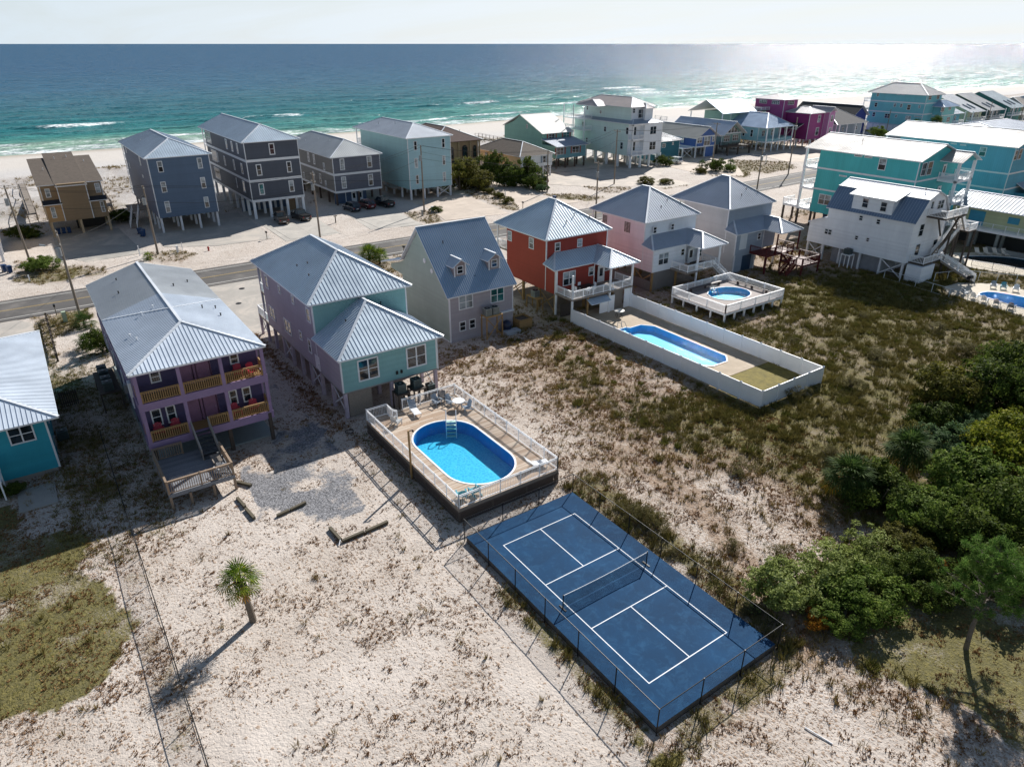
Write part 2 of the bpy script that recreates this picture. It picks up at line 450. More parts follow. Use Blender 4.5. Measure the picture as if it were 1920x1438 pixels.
def height(x, y):
    h = .05 * fbm(x, y, 7, 2, 3) + .03 * fbm(x, y, 1.3, 3, 5)
    far = sm(y, 96, 112) * (1 - sm(y, 120, 150))
    dune = sm(y, 142, 160) * (1 - sm(y, 186, 202))
    h = h + dune * (1.1 + 1.5 * fbm(x, y, 17, 4, 21)) + sm(y, 150, 200) * .25
    scrub = sm(x, 10, 24) * (1 - sm(y, 30, 44)) * (1 - sm(y, 60, 70))
    h = h + scrub * (.16 * fbm(x, y, 3.2, 3, 31))
    b = sm(y, 196, 205)
    sy = shore_y(x)
    beach = .35 - 1.35 * (y - 200) / (sy - 200) + .04 * fbm(x, y, 9, 3, 8)
    beach = np.where(y > sy, -1 - (y - sy) * .035, beach)
    h = h * (1 - b) + beach * b
    flat = np.zeros(np.shape(x))
    flat = np.maximum(flat, 1 - sm(np.abs(y - road_c(x)), 5.2, 7.5))
    for p in PADS.values():
        flat = np.maximum(flat, inpoly(x, y, p).astype(float))
    for a, b_, c, d in HOUSES:
        flat = np.maximum(flat, ((x > a - .4) & (x < b_ + .4) & (y > c - .4) & (y < d + .4)).astype(float))
    flat = np.maximum(flat, ((x > 30.2) & (x < 40) & (y > 16) & (y < 44)).astype(float))
    h = h * (1 - flat) - .05 * flat
    for q in POOLS.values():
        h = np.where(inpoly(x, y, grow(q, .75)), -1.9, h)
    for q in (((77.5, 22), (80, 24.5), (84, 24.2), (88, 21), (88, 8), (76, 8), (77, 15)), ((93, 27), (95.5, 32), (99, 32.6), (105, 29), (105, 14), (96, 14), (95, 20))):
        h = np.where(inpoly(x, y, grow(q, .4)) & (h > -1), -.06, h)
    return h

def cover(x, y):
    """how much dry grass and litter, green growth, and gravel lies on the sand"""
    n1 = fbm(x, y, 9, 4, 41); n2 = fbm(x, y, 2.6, 3, 43); n3 = fbm(x, y, 26, 3, 47)
    dry = np.full(np.shape(x), .4); grn = np.zeros(np.shape(x)); grv = np.zeros(np.shape(x))
    near = 1 - sm(y, 60, 72)
    # front lot: stubble, thinner in a few bare patches
    dry = dry + .42 * n1 + .16 * n2
    dry = dry + near * sm(x, 7, 13) * (.34 + .4 * sm(x, 12, 28)) * (1 - .55 * sm(y, 33, 46) * (1 - sm(x, 40, 60)))
    grn = grn + near * sm(x, 9, 24) * (.26 + .34 * sm(x, 12, 34) + .5 * n1) * (1 - .5 * sm(y, 30, 44))
    # bare sand beside the court and the deck
    bare = ((x > -6.8) & (x < -1) & (y > -14) & (y < 34))
    dry = np.where(bare, dry - .2 * (1 - np.abs(x + 3.9) / 3.2), dry)
    dry = dry - .22 * sm(-x, 9, 17) * sm(-y, -6, 3) * (n3 > -.1)
    # strip of weeds along the slab
    e = (1 - sm(np.abs(x + 2.15), .35, 1.0)) * ((y > -4) & (y < 10.5)) + (1 - sm(np.abs(x - 9.3), .8, 2.6)) * ((y > -3) & (y < 17)) + (1 - sm(np.abs(y + 3), .4, 1.5)) * ((x > -3) & (x < 9))
    grn = grn + .65 * e * (n2 > -.35); dry = dry + .3 * e
    # south of the court on the right
    k = sm(x, 5, 9) * (1 - sm(y, -3, 1)) * near
    dry = dry + .22 * k; grn = grn * (1 - .5 * k)
    # left of the wire fence
    k = sm(-x, 19.2, 20.5) * near
    dry = dry + .12 * k; grn = grn + .12 * k
    k = (1 - sm(np.abs(x + 20.2), .5, 1.9)) * (y < 28)
    dry = dry + .2 * k * (n2 > -.1); grn = grn + .3 * k * (n2 > 0)
    # between the left houses: weeds and litter, thickened to paint the shade darker
    k = ((x > -23) & (x < -17) & (y > 28) & (y < 78))
    dry = np.where(k, dry + .3 + .3 * n2, dry); grn = np.where(k, grn + .25 + .5 * n2, grn)
    for p, d, g in ((LAWN_L, .5, .82), (LAWN_R, .45, .8)):
        w = fbm(x, y, 3.4, 4, 77) * 2.6; w2 = fbm(x, y, 3.4, 4, 78) * 2.6
        m = inpoly(x + w, y + w2, p); dry = np.where(m, d, dry); grn = np.where(m, g + .3 * n2 + .25 * n1, grn)
    m = inpoly(x + n2 * .4, y, TRACK); dry = np.where(m, 1., dry); grn = np.where(m, -.2, grn)
    m = inpoly(x + fbm(x, y, 1.6, 2, 5) * .8, y + fbm(x, y, 1.6, 2, 6) * .8, GRAVEL); grv = np.where(m, .32 + .8 * fbm(x, y, 2.0, 3, 12) + .25 * sm(-x, 5, 9) * (y < 32), grv)
    # the road side and the north lots: raked shell sand with tufty islands
    mid = sm(y, 60, 72) * (1 - sm(y, 128, 140))
    dry = dry * (1 - mid) + mid * (.16 + .16 * n1 + .08 * n2); grn = grn * (1 - mid)
    for q in ISLE.values():
        m = inpoly(x + fbm(x, y, 1.5, 2, 61) * .8, y + fbm(x, y, 1.5, 2, 62) * .8, q)
        dry = np.where(m, .72 + .2 * n2, dry); grn = np.where(m, .42 + .5 * n1, grn)
    # back yards and dunes
    k = sm(y, 122, 132) * (1 - sm(y, 192, 200))
    dry = dry * (1 - k) + k * (.5 + 1.1 * fbm(x, y, 15, 4, 91) + .15 * n2); grn = grn * (1 - k) + k * (.2 + .6 * fbm(x, y, 12, 3, 93))
    k = sm(y, 196, 202); dry = dry * (1 - k); grn = grn * (1 - k)
    # inland on the right beyond the street
    k = sm(x, 150, 190) * sm(y, 90, 100) * (1 - sm(y, 150, 160)); dry = dry + .15 * k
    return np.clip(dry, 0, 1), np.clip(grn, 0, 1), np.clip(grv, 0, 1)

def axis(a, b, step, lo, hi, g=1.16):
    v = list(np.arange(a, b + 1e-6, step)); s_ = step
    l = []; q = a
    while q > lo: s_ *= g; q -= s_; l.append(q)
    s_ = step; q = b; r_ = []
    while q < hi: s_ *= g; q += s_; r_.append(q)
    return np.array(l[::-1] + v + r_)
gx = axis(-30, 66, .34, -3000, 4000, 1.045)
gy = axis(-16, 62, .34, -2000, 420, 1.03)
X, Y = np.meshgrid(gx, gy)
Z = height(X, Y)
nx, ny = len(gx), len(gy)
ii = (np.arange(ny - 1)[:, None] * nx + np.arange(nx - 1)[None]).ravel()
faces = np.stack([ii, ii + 1, ii + 1 + nx, ii + nx], 1)

def ground_mat():
    t = NT('beach_sand_with_scrub_litter')
    at = t.t.nodes.new('ShaderNodeAttribute'); at.attribute_name = 'cover'
    s3 = t.t.nodes.new('ShaderNodeSeparateColor'); t.set(s3.inputs[0], at.outputs['Color'])
    p = t.pos(); x, y, z = t.sep(p)[:3]
    a = t.noise(p, .5, 7, .68, .5); b = t.noise(p, 2.6, 6, .7, .3); c = t.noise(p, 11, 4, .7); d = t.noise(p, .09, 5, .6)
    sand = t.mix(t.rng(a, .3, .7), lin('#ab9e93'), lin('#c8bcb2'))
    sand = t.mix(t.rng(b, .5, .8, 0, .3), sand, lin('#b5a192'))
    sand = t.mix(t.rng(d, .4, .65, 0, .5), sand, lin('#d9d0c9'))
    soft = t.math('MULTIPLY', t.rng(t.noise(p, .17, 6, .65, .6), .42, .62), t.rng(s3.outputs[0], .15, .6, 0, .55))
    sand = t.mix(soft, sand, lin('#8d7a68'))
    sand = t.mix(t.rng(y, 95, 150, 0, .85), sand, t.mix(t.rng(b, .35, .7), lin('#b9b6b4'), lin('#cfcdcb')))
    wet = t.rng(z, -.75, -1.02, 0, .75)
    beach = t.rng(z, .2, -.2, 0, .6)
    sand = t.mix(beach, sand, lin('#cfc7bd'))
    sand = t.mix(wet, sand, lin('#96876f'))
    dr = t.math('ADD', t.math('MULTIPLY', s3.outputs[0], 1.25), t.math('ADD', t.math('MULTIPLY', t.math('SUBTRACT', b, .5), 2.2), t.math('MULTIPLY', t.math('SUBTRACT', c, .5), 1.0)))
    wv = t.t.nodes.new('ShaderNodeVectorMath'); wv.operation = 'MULTIPLY_ADD'; nzc = t.t.nodes.new('ShaderNodeTexNoise'); nzc.inputs['Scale'].default_value = 5; nzc.inputs['Detail'].default_value = 3; t.set(nzc.inputs['Vector'], p)
    t.set(wv.inputs[0], nzc.outputs['Color']); wv.inputs[1].default_value = (.22, .22, 0); t.set(wv.inputs[2], p)
    spots = None; mound = None
    for sc, dens, rad in ((4.6, 1.15, .6), (9.5, 1.3, .6)):       # seedling tufts scattered one by one over the sand
        vo = t.t.nodes.new('ShaderNodeTexVoronoi'); vo.voronoi_dimensions = '2D'; vo.inputs['Scale'].default_value = sc; t.set(vo.inputs['Vector'], wv.outputs[0])
        cell = t.sep(vo.outputs['Color']); on = t.math('LESS_THAN', cell[0], t.math('MULTIPLY', s3.outputs[0], dens))
        sp = t.math('MULTIPLY', on, t.rng(vo.outputs['Distance'], t.math('MULTIPLY', cell[1], rad), t.math('MULTIPLY', cell[1], rad * .45), 0, 1))
        spots = sp if spots is None else t.math('MAXIMUM', spots, sp)
        md = t.rng(vo.outputs['Distance'], .75, 0, 0, 1); mound = md if mound is None else t.math('ADD', mound, t.math('MULTIPLY', md, .5))
    drm = t.math('MAXIMUM', t.rng(dr, .82, 1.3, 0, .75), t.math('MULTIPLY', spots, .72))
    litter = t.ramp(t.math('ADD', t.math('MULTIPLY', c, .6), t.math('MULTIPLY', a, .4)), [(.3, lin('#4f3b2b')), (.5, lin('#856950')), (.68, lin('#a98d6e'))])
    col = t.mix(drm, sand, litter)
    gr = t.math('ADD', t.math('MULTIPLY', s3.outputs[1], 1.25), t.math('ADD', t.math('MULTIPLY', t.math('SUBTRACT', a, .5), 1.4), t.math('MULTIPLY', t.math('SUBTRACT', c, .5), 1.3)))
    green = t.ramp(t.math('ADD', t.math('MULTIPLY', b, .55), t.math('MULTIPLY', c, .45)), [(.32, lin('#3a3a18')), (.5, lin('#5c5725')), (.66, lin('#7d7438'))])
    col = t.mix(t.rng(gr, .42, .95, 0, .92), col, green)
    gv = t.math('ADD', t.math('MULTIPLY', s3.outputs[2], 1.2), t.math('MULTIPLY', t.math('SUBTRACT', b, .5), 1.4))
    vo = t.t.nodes.new('ShaderNodeTexVoronoi'); t.set(vo.inputs['Vector'], p); vo.inputs['Scale'].default_value = 14
    stone = t.mix(t.sep(vo.outputs['Color'])[0], lin('#3c3f45'), lin('#9a9ba0'))
    col = t.mix(t.rng(gv, .3, .62, 0, .93), col, stone)
    hh = t.math('ADD', t.math('MULTIPLY', a, .7), t.math('ADD', t.math('MULTIPLY', mound, .1), t.math('ADD', t.math('MULTIPLY', spots, .12), t.math('MULTIPLY', c, .18))))
    dist = t.n('CameraData')
    rough = t.rng(wet, 0, .75, .92, .45)
    return t.done(t.pbr(col, rough, normal=t.bump(hh, t.rng(wet, 0, .5, .6, .05), .3), spec=.25))
GROUND = ground_mat()
g = np_mesh('ground', np.stack([X, Y, Z], -1).reshape(-1, 3), faces, GROUND, 'structure', smooth=True)
d_, g_, v_ = cover(X.ravel(), Y.ravel())
ca = g.data.color_attributes.new('cover', 'FLOAT_COLOR', 'POINT')
ca.data.foreach_set('color', np.stack([d_, g_, v_, np.ones_like(d_)], 1).astype(np.float32).ravel())

# ------------------------------------------------------------------ the gulf
sx = axis(-140, 560, 3.4, -30000, 60000, 1.09)
sy_ = axis(238, 470, 1.25, 236, 90000, 1.06)
SX, SY = np.meshgrid(sx, sy_)
off = SY - shore_y(SX)
bend = 9 * fbm(SX, SY * 0, 130, 3, 51) + 2.5 * fbm(SX, SY, 34, 2, 52)
ph = (off + bend)
swell = np.zeros_like(SX); foam = np.zeros_like(SX)
amp_x = fbm(SX, SY, 60, 3, 57)
for i, (o_, w_, a_) in enumerate([(13, 2.4, .28), (33, 3.4, .36), (58, 4.4, .55), (90, 5.2, .72), (118, 6.2, .62), (150, 7, .5), (186, 8, .42), (226, 9, .35), (270, 10, .3), (322, 11, .26)]):
    dd = ph - o_ - 7 * fbm(SX, SY * 0 + i * 40, 70, 3, 60 + i)
    cr = np.where(dd > 0, np.exp(-(dd / (w_ * 1.6)) ** 2), np.exp(-(dd / (w_ * .7)) ** 2))
    brk = fbm(SX, SY * 0 + i * 90, 42 if o_ > 40 else 80, 3, 80 + i)
    swell += 1.5 * a_ * cr * (.7 + .5 * amp_x)
    th = {13: -.45, 33: .0, 58: .12, 90: .08, 118: .25, 150: .42, 186: .55}.get(o_, .9)
    f = sm(brk, th, th + .22) * (np.exp(-((dd + 1.4) / (w_ * .75)) ** 2))
    foam = np.maximum(foam, f)
swell += .10 * fbm(SX, SY, 11, 3, 71) + .05 * fbm(SX, SY, 4, 2, 72)
swell *= sm(off, -4, 14) * (1 - sm(SY, 430, 620))
wash = (1 - sm(off + 5 * fbm(SX, SY, 26, 3, 33), 9, 30)) * (.62 + .8 * fbm(SX, SY, 7, 3, 34))
foam = np.clip(np.maximum(foam, wash), 0, 1)
nx, ny = len(sx), len(sy_)
ii = (np.arange(ny - 1)[:, None] * nx + np.arange(nx - 1)[None]).ravel()
faces = np.stack([ii, ii + 1, ii + 1 + nx, ii + nx], 1)
def sea_mat():
    t = NT('gulf_water'); p = t.pos(); x, y, z = t.sep(p)[:3]
    at = t.t.nodes.new('ShaderNodeAttribute'); at.attribute_name = 'sea'
    s3 = t.t.nodes.new('ShaderNodeSeparateColor'); t.set(s3.inputs[0], at.outputs['Color'])
    off = t.math('MULTIPLY', s3.outputs[1], 1000.0)
    st = t.scl(p, (.35, 1, 1))
    n1 = t.noise(t.scl(p, (.006, .02, .01)), 1, 4, .6); 
    o2 = t.math('ADD', off, t.rng(n1, .3, .7, -35, 35))
    col = t.ramp(t.rng(o2, 0, 900), [(0, lin('#8aa694')), (.03, lin('#4f8f84')), (.09, lin('#2c7377')), (.2, lin('#17606f')), (.42, lin('#105675')), (1, lin('#0c4e74'))])
    n2 = t.noise(t.scl(p, (.03, .11, .03)), 1, 5, .62)
    col = t.mix(t.rng(n2, .42, .66, 0, .7), col, t.mix(.5, col, lin('#0d3a44')))
    fo = t.noise(t.scl(p, (.35, .8, .5)), 1, 6, .72)
    fm = t.math('MULTIPLY', t.rng(t.math('ADD', s3.outputs[0], t.math('MULTIPLY', t.math('SUBTRACT', fo, .5), 3.4)), .5, 1.05), t.rng(s3.outputs[0], .03, .2))
    col = t.mix(fm, col, lin('#e9eef0'))
    acc = t.t.nodes.new('ShaderNodeNewGeometry').outputs['Normal']
    for sc, amp in (((.05, .2, .2), 1.5), ((.3, .9, .7), 2.2), ((1.3, 3.2, 2), 2.4)):   # wave slopes, long to short
        nz = t.t.nodes.new('ShaderNodeTexNoise'); t.set(nz.inputs['Vector'], t.scl(p, sc)); nz.inputs['Scale'].default_value = 1; nz.inputs['Detail'].default_value = 3; nz.inputs['Roughness'].default_value = .6; nz.inputs['Distortion'].default_value = .4
        v1 = t.t.nodes.new('ShaderNodeVectorMath'); v1.operation = 'SUBTRACT'; t.set(v1.inputs[0], nz.outputs['Color']); v1.inputs[1].default_value = (.5, .5, .5)
        v2 = t.t.nodes.new('ShaderNodeVectorMath'); v2.operation = 'MULTIPLY'; t.set(v2.inputs[0], v1.outputs[0]); v2.inputs[1].default_value = (amp, amp, 0)
        v3 = t.t.nodes.new('ShaderNodeVectorMath'); v3.operation = 'ADD'; t.set(v3.inputs[0], acc); t.set(v3.inputs[1], v2.outputs[0]); acc = v3.outputs[0]
    vn = t.t.nodes.new('ShaderNodeVectorMath'); vn.operation = 'NORMALIZE'; t.set(vn.inputs[0], acc); nb = vn.outputs[0]
    df = t.n('BsdfDiffuse', Color=col, Normal=nb); gl = t.n('BsdfGlossy', Roughness=.14, Normal=nb)
    lw = t.t.nodes.new('ShaderNodeLayerWeight'); t.set(lw.inputs['Normal'], nb)
    fr = t.math('MULTIPLY', t.math('ADD', t.math('MULTIPLY', t.math('POWER', lw.outputs['Facing'], 4.0), .43), .015), t.math('SUBTRACT', 1.0, fm))
    mx = t.n('MixShader', Fac=fr); t.set(mx.inputs[1], df); t.set(mx.inputs[2], gl)
    return t.done(mx)
SEA = sea_mat()
sea = np_mesh('sea', np.stack([SX, SY, swell - 1.0], -1).reshape(-1, 3), faces, SEA, 'structure', smooth=True)
ca = sea.data.color_attributes.new('sea', 'FLOAT_COLOR', 'POINT')
ca.data.foreach_set('color', np.stack([foam, np.clip(off, 0, 5000) / 1000, 0 * off, np.ones_like(off)], -1).astype(np.float32).ravel())

# ------------------------------------------------------------------ road, drives, slabs
def asphalt():
    t = NT('worn_asphalt'); p = t.pos(); x, y, z = t.sep(p)[:3]
    a = t.noise(t.scl(p, (.03, .7, 1)), 1, 6, .65); b = t.noise(p, 7, 4, .7); c = t.noise(p, .3, 5, .6)
    col = t.mix(t.rng(a, .3, .7), lin('#4d4b4a'), lin('#625f5d')); col = t.mix(t.rng(b, .35, .75, 0, .3), col, lin('#454240'))
    col = t.mix(t.rng(c, .5, .7, 0, .3), col, lin('#9a948d'))
    return t.done(t.pbr(col, .88, normal=t.bump(b, .2, .02)))
ASPH = asphalt()
def strip(name, off0, off1, z, mat, kind='structure', x0=-900, x1=900, dz=.012):
    xs = np.concatenate([np.arange(x0, 100, 50), np.arange(100, x1, 20)])
    vs = []; fs = []
    for i, xx in enumerate(xs):
        c = float(road_c(xx)); vs += [(xx, c + off0, z), (xx, c + off1, z)]
        if i: k = 2 * i; fs.append((k - 2, k, k + 1, k - 1))
    me = bpy.data.meshes.new(name); me.from_pydata(vs, [], fs); me.materials.append(mat)
    o = bpy.data.objects.new(name, me); COL.objects.link(o); o['kind'] = kind; return o
strip('road', -4.6, 4.6, .012, ASPH)
LINEW = concrete('worn_white_road_paint', '#d4d2cc'); LINEY = concrete('worn_yellow_road_paint', '#b49a5e')
for a, b, m in ((-3.55, -3.4, LINEW), (3.4, 3.55, LINEW), (-.17, -.07, LINEY), (.07, .17, LINEY)):
    strip('road_marking', a, b, .018, m)
CONC = {'tan': concrete('pad_concrete_grey', '#a9a59e', .4), 'navy': concrete('pad_concrete_pale', '#b3ada5', .35), 'charcoal': concrete('pad_concrete_light', '#b9b4ac', .1),
        'pale': concrete('crushed_shell_pad', '#c6b7a8', .5), 'tall': concrete('crushed_shell_grey', '#bdb3a8', .5)}
PM = {'tan': 'tan', 'navy': 'navy', 'charcoal': 'charcoal', 'slate': 'charcoal', 'pale': 'pale', 'shell': 'pale', 'tall': 'tall', 'blue': 'pale', 'lavender': 'navy', 'left_drive': 'navy', 'far_drive': 'pale'}
for i, (k, q) in enumerate(PADS.items()):
    b = MB().prism([(x, y) for x, y in q], -.3, .004 + .0004 * i).build('driveway', CONC[PM[k]], kind='structure')
# saw joints of the two poured drives, each slab its own piece
def slabs(name, x0, x1, y0, y1, nx, ny, z, mat):
    for i in range(nx):
        for j in range(ny):
            a, b = x0 + (x1 - x0) * i / nx, x0 + (x1 - x0) * (i + 1) / nx; c, d = y0 + (y1 - y0) * j / ny, y0 + (y1 - y0) * (j + 1) / ny
            MB().box(a + .012, c + .012, -.05, b - .012, d - .012, z + random.uniform(-.002, .002)).build(name, mat, kind='structure')
slabs('pavement_slab', 31.4, 38.8, 100, 112.4, 3, 4, .03, CONC['charcoal'])
slabs('pavement_slab', 15.6, 23.9, 101, 112.4, 2, 3, .03, CONC['charcoal'])
MB().box(-16.8, 37, -.2, -7.6, 60.5, .06).build('pavement_slab', concrete('blue_grey_slab_concrete', '#98a0a0'), kind='structure')  # even blue-grey concrete
MB().box(-1.2, 44, -.2, 7.7, 57.5, .04).build('pavement_slab', concrete('under_house_slab', '#a9968c'), kind='structure')
MB().box(-26, 36.2, -.2, -23.6, 39.4, .08).build('pavement_slab', FOUND, kind='structure')
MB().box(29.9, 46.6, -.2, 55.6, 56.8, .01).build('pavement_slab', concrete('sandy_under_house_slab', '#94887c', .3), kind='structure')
for (x, y, r, w) in ((1.3, 78.7, .38, 'nearer the road'), (-.75, 72.8, .36, 'nearer the house')):
    o = MB().tube((x, y, -.02), (x, y, .03), r, 20).build('manhole_cover', BLACKM); tag(o, f'round dark manhole cover in the concrete drive, {w}', 'manhole cover')
# ------------------------------------------------------------------ building kit
RIBM = metal_roof('roof_rib_metal', '#a9b4c4', .5, .3)
CAPM = metal_roof('ridge_cap_metal', '#dfe4ea', .45, .35)
def roof(par, polys, mat, rib=.42, t=.13, name='roof', fascia=None, capr=.11, rw=.045, rh=.034, label=None, extra=(), capm=None):
    mats = list(mat) if isinstance(mat, (list, tuple)) else [mat]
    fm = fascia or WTRIM; mats2 = mats + [fm]
    b = MB(); ed = {}
    P = [[Vector(q) for q in (pl[0] if isinstance(pl[0][0], (tuple, list, Vector)) else pl)] for pl in polys]
    MI = [pl[1] if isinstance(pl[0][0], (tuple, list, Vector)) else 0 for pl in polys]
    key = lambda v: (round(v.x, 2), round(v.y, 2), round(v.z, 2))
    N = []
    for i, pl in enumerate(P):
        n = (pl[1] - pl[0]).cross(pl[2] - pl[0]).normalized()
        if n.z < 0: pl.reverse(); n = -n
        N.append(n)
        b.m = MI[i]; b.add(pl, [tuple(range(len(pl)))])
        b.m = len(mats); b.add([v - Vector((0, 0, t)) for v in pl], [tuple(range(len(pl)))[::-1]])
        for k in range(len(pl)):
            a, c = pl[k], pl[(k + 1) % len(pl)]
            ed.setdefault(frozenset((key(a), key(c))), []).append((i, a, c))
    caps = MB(); 
    for e, l in ed.items():
        if len(l) == 1:
            i, a, c = l[0]; b.m = len(mats); d = Vector((0, 0, t)); b.add([a, c, c - d, a - d], [(0, 3, 2, 1)])
        else:
            i, a, c = l[0]; j = l[1][0]; cen = sum(P[j], Vector()) / len(P[j])
            if (cen - a).dot(N[i]) < -.05: caps.bar(a + Vector((0, 0, .03)), c + Vector((0, 0, .03)), capr * 2, .07)
    for a, c in extra: caps.bar(Vector(a) + Vector((0, 0, .03)), Vector(c) + Vector((0, 0, .03)), capr * 1.4, .06)
    o = b.build(name, mats2, par, label=label)
    if rib:
        r_ = MB()
        for pl, n in zip(P, N):
            dn = Vector((n.x, n.y, 0))
            if dn.length < .02: continue
            h = Vector((-n.y, n.x, 0)).normalized(); d = h.cross(n).normalized()
            uv = [(q.dot(h), q.dot(d)) for q in pl]; u0, u1 = min(a for a, _ in uv), max(a for a, _ in uv)
            k = math.ceil((u0 + .05) / rib)
            base = pl[0]
            while k * rib < u1 - .03:
                u = k * rib; k += 1; vs = []
                for a in range(len(uv)):
                    (ua, va), (ub, vb) = uv[a], uv[(a + 1) % len(uv)]
                    if (ua > u) != (ub > u): vs.append(va + (vb - va) * (u - ua) / (ub - ua))
                vs.sort()
                for a in range(0, len(vs) - 1, 2):
                    if vs[a + 1] - vs[a] < .1: continue
                    w = n.dot(base)
                    p0 = h * u + d * (vs[a] + .02) + n * (w + rh / 2); p1 = h * u + d * (vs[a + 1] - .02) + n * (w + rh / 2)
                    r_.bar(p0, p1, rw, rh, n)
        if r_.v: r_.build('roof_seam', RIBM if not isinstance(rib, tuple) else RIBM, o, kind='stuff')
    if caps.v: caps.build('ridge_cap', capm or CAPM, o)
    return o
def hip(x0, x1, y0, y1, ze, zr, ya, yb, m=0):
    """ridge along y between ya and yb; ya == y0 or yb == y1 makes that end a gable"""
    xm = (x0 + x1) / 2; A, B, C_, D = (x0, y0, ze), (x1, y0, ze), (x1, y1, ze), (x0, y1, ze); R, Q = (xm, ya, zr), (xm, yb, zr)
    if abs(yb - ya) < .01: return [[A, B, R], [B, C_, R], [C_, D, R], [D, A, R]]
    L = [[A, R, Q, D], [B, C_, Q, R]]
    if ya > y0 + .01: L.append([A, B, R])
    if yb < y1 - .01: L.append([C_, D, Q])
    return L
def hipx(x0, x1, y0, y1, ze, zr, xa, xb):
    ym = (y0 + y1) / 2; A, B, C_, D = (x0, y0, ze), (x1, y0, ze), (x1, y1, ze), (x0, y1, ze); R, Q = (xa, ym, zr), (xb, ym, zr)
    L = [[A, B, Q, R], [D, R, Q, C_]]
    if xa > x0 + .01: L.append([A, R, D])
    if xb < x1 - .01: L.append([B, C_, Q])
    return L
def body(par, x0, x1, y0, y1, z0, z1, matS, matW=None, name='wall', trim=WTRIM, corners='SWE', band=(), bandh=.28, gable=None, under=None):
    b = MB(); matW = matW or matS
    b.add([(x0, y0, z0), (x1, y0, z0), (x1, y1, z0), (x0, y1, z0), (x0, y0, z1), (x1, y0, z1), (x1, y1, z1), (x0, y1, z1)], [])
    for f, m in (((3, 2, 1, 0), 2), ((4, 5, 6, 7), 0), ((0, 1, 5, 4), 0), ((1, 2, 6, 5), 1), ((2, 3, 7, 6), 0), ((3, 0, 4, 7), 1)):
        b.f.append(list(f)); b.mi.append(m)
    if gable:                                         # (xm, zr, ends): triangles above the wall head
        xm, zr, ends = gable
        for e in ends:
            yy = y0 if e == 'S' else y1; s_ = 1 if e == 'S' else -1
            b.m = 0; b.ext([(x0, yy, z1 + .002), (x1, yy, z1 + .002), (xm, yy, zr)], (0, .12 * s_, 0))
    o = b.build(name, [matS, matW, under or FOUND], par)
    w = .11; p = .022
    for cx, cy, k in ((x0, y0, 'W'), (x1, y0, 'E'), (x0, y1, 'n'), (x1, y1, 'm')):
        if k in 'WE' or k in corners:
            t = MB(); sx_ = -1 if cx == x0 else 1; sy2 = -1 if cy == y0 else 1
            t.box(cx + sx_ * p, cy + sy2 * p, z0, cx - sx_ * w, cy - sy2 * .01, z1 - .02); t.box(cx + sx_ * (p - .004), cy + sy2 * .012, z0 + .002, cx - sx_ * .01, cy - sy2 * w, z1 - .022); t.build('corner_trim', trim, par)
    for zb in band:
        bb = MB(); q = .04
        bb.box(x0 - q, y0 - q, zb, x1 + q, y0 + .001, zb + bandh); bb.box(x0 - q, y0 + .001, zb, x0 + .001, y1, zb + bandh); bb.box(x1 - .001, y0 + .001, zb, x1 + q, y1, zb + bandh)
        bb.build('trim_band', trim, par)
    return o
WM = {}
FACE = {'S': 0, 'W': -pi / 2, 'E': pi / 2, 'N': pi}
def wmesh(w, h, n, g, trim=None, case=.1):
    k = (round(w, 2), round(h, 2), n, g, trim.name if trim else '', case)
    if k in WM: return WM[k]
    trim = trim or WTRIM; f = MB(); c = case; a, b = w / 2, h / 2
    f.box(-a, -.055, b - c, a, 0.002, b); f.box(-a, -.07, -b, a, 0.002, -b + c); f.box(-a, -.054, -b + c, -a + c, .002, b - c); f.box(a - c, -.054, -b + c, a, .002, b - c)
    for i in range(1, n): x = -a + w * i / n; f.box(x - c / 2, -.05, -b + c, x + c / 2, 0, b - c)
    if g in 'dct' and h > .6:
        for i in range(n):
            x0 = -a + w * i / n + c / 2; x1 = -a + w * (i + 1) / n - c / 2; f.box(x0, -.043, -.03, x1, 0, .03)
    if g == 's':                                      # louvred storm shutter over the opening
        f = MB(); k_ = max(4, int(h / .16)); f.box(-a, -.05, -b, -a + .07, 0, b); f.box(a - .07, -.05, -b, a, 0, b); f.box(-.03, -.05, -b, .03, 0, b)
        for i in range(k_): z = -b + h * (i + .5) / k_; f.box(-a + .07, -.045, z - .05, a - .07, -.004, z + .05)
        me = f.mesh('window', SHUT); WM[k] = (me, None); return WM[k]
    if g == 'b':
        f = MB(); f.box(-a, -.05, -b, a, 0, b); me = f.mesh('window', BOARD); f2 = MB()
        WM[k] = (me, None); return WM[k]
    me = f.mesh('window', trim)
    p = MB()
    for i in range(n):
        x0 = -a + w * i / n + .02; x1 = -a + w * (i + 1) / n - .02
        p.box(x0, -.022, -b + .02, x1, .001, b - .02)
    pm = p.mesh('pane', {'d': GLASSD, 'c': GLASSC, 't': GLASST}[g])
    if g == 'c':                                      # lower sash dark, upper sash over a drawn blind
        q = MB()
        for i in range(n):
            x0 = -a + w * i / n + .02; x1 = -a + w * (i + 1) / n - .02
            q.m = 0; q.box(x0, -.022, -b + .02, x1, .001, -.0); q.m = 1; q.box(x0, -.021, .0, x1, .001, b - .02)
        pm = q.mesh('pane', [GLASSD if random.random() < .5 else GLASSC, GLASSC])
    WM[k] = (me, pm); return WM[k]
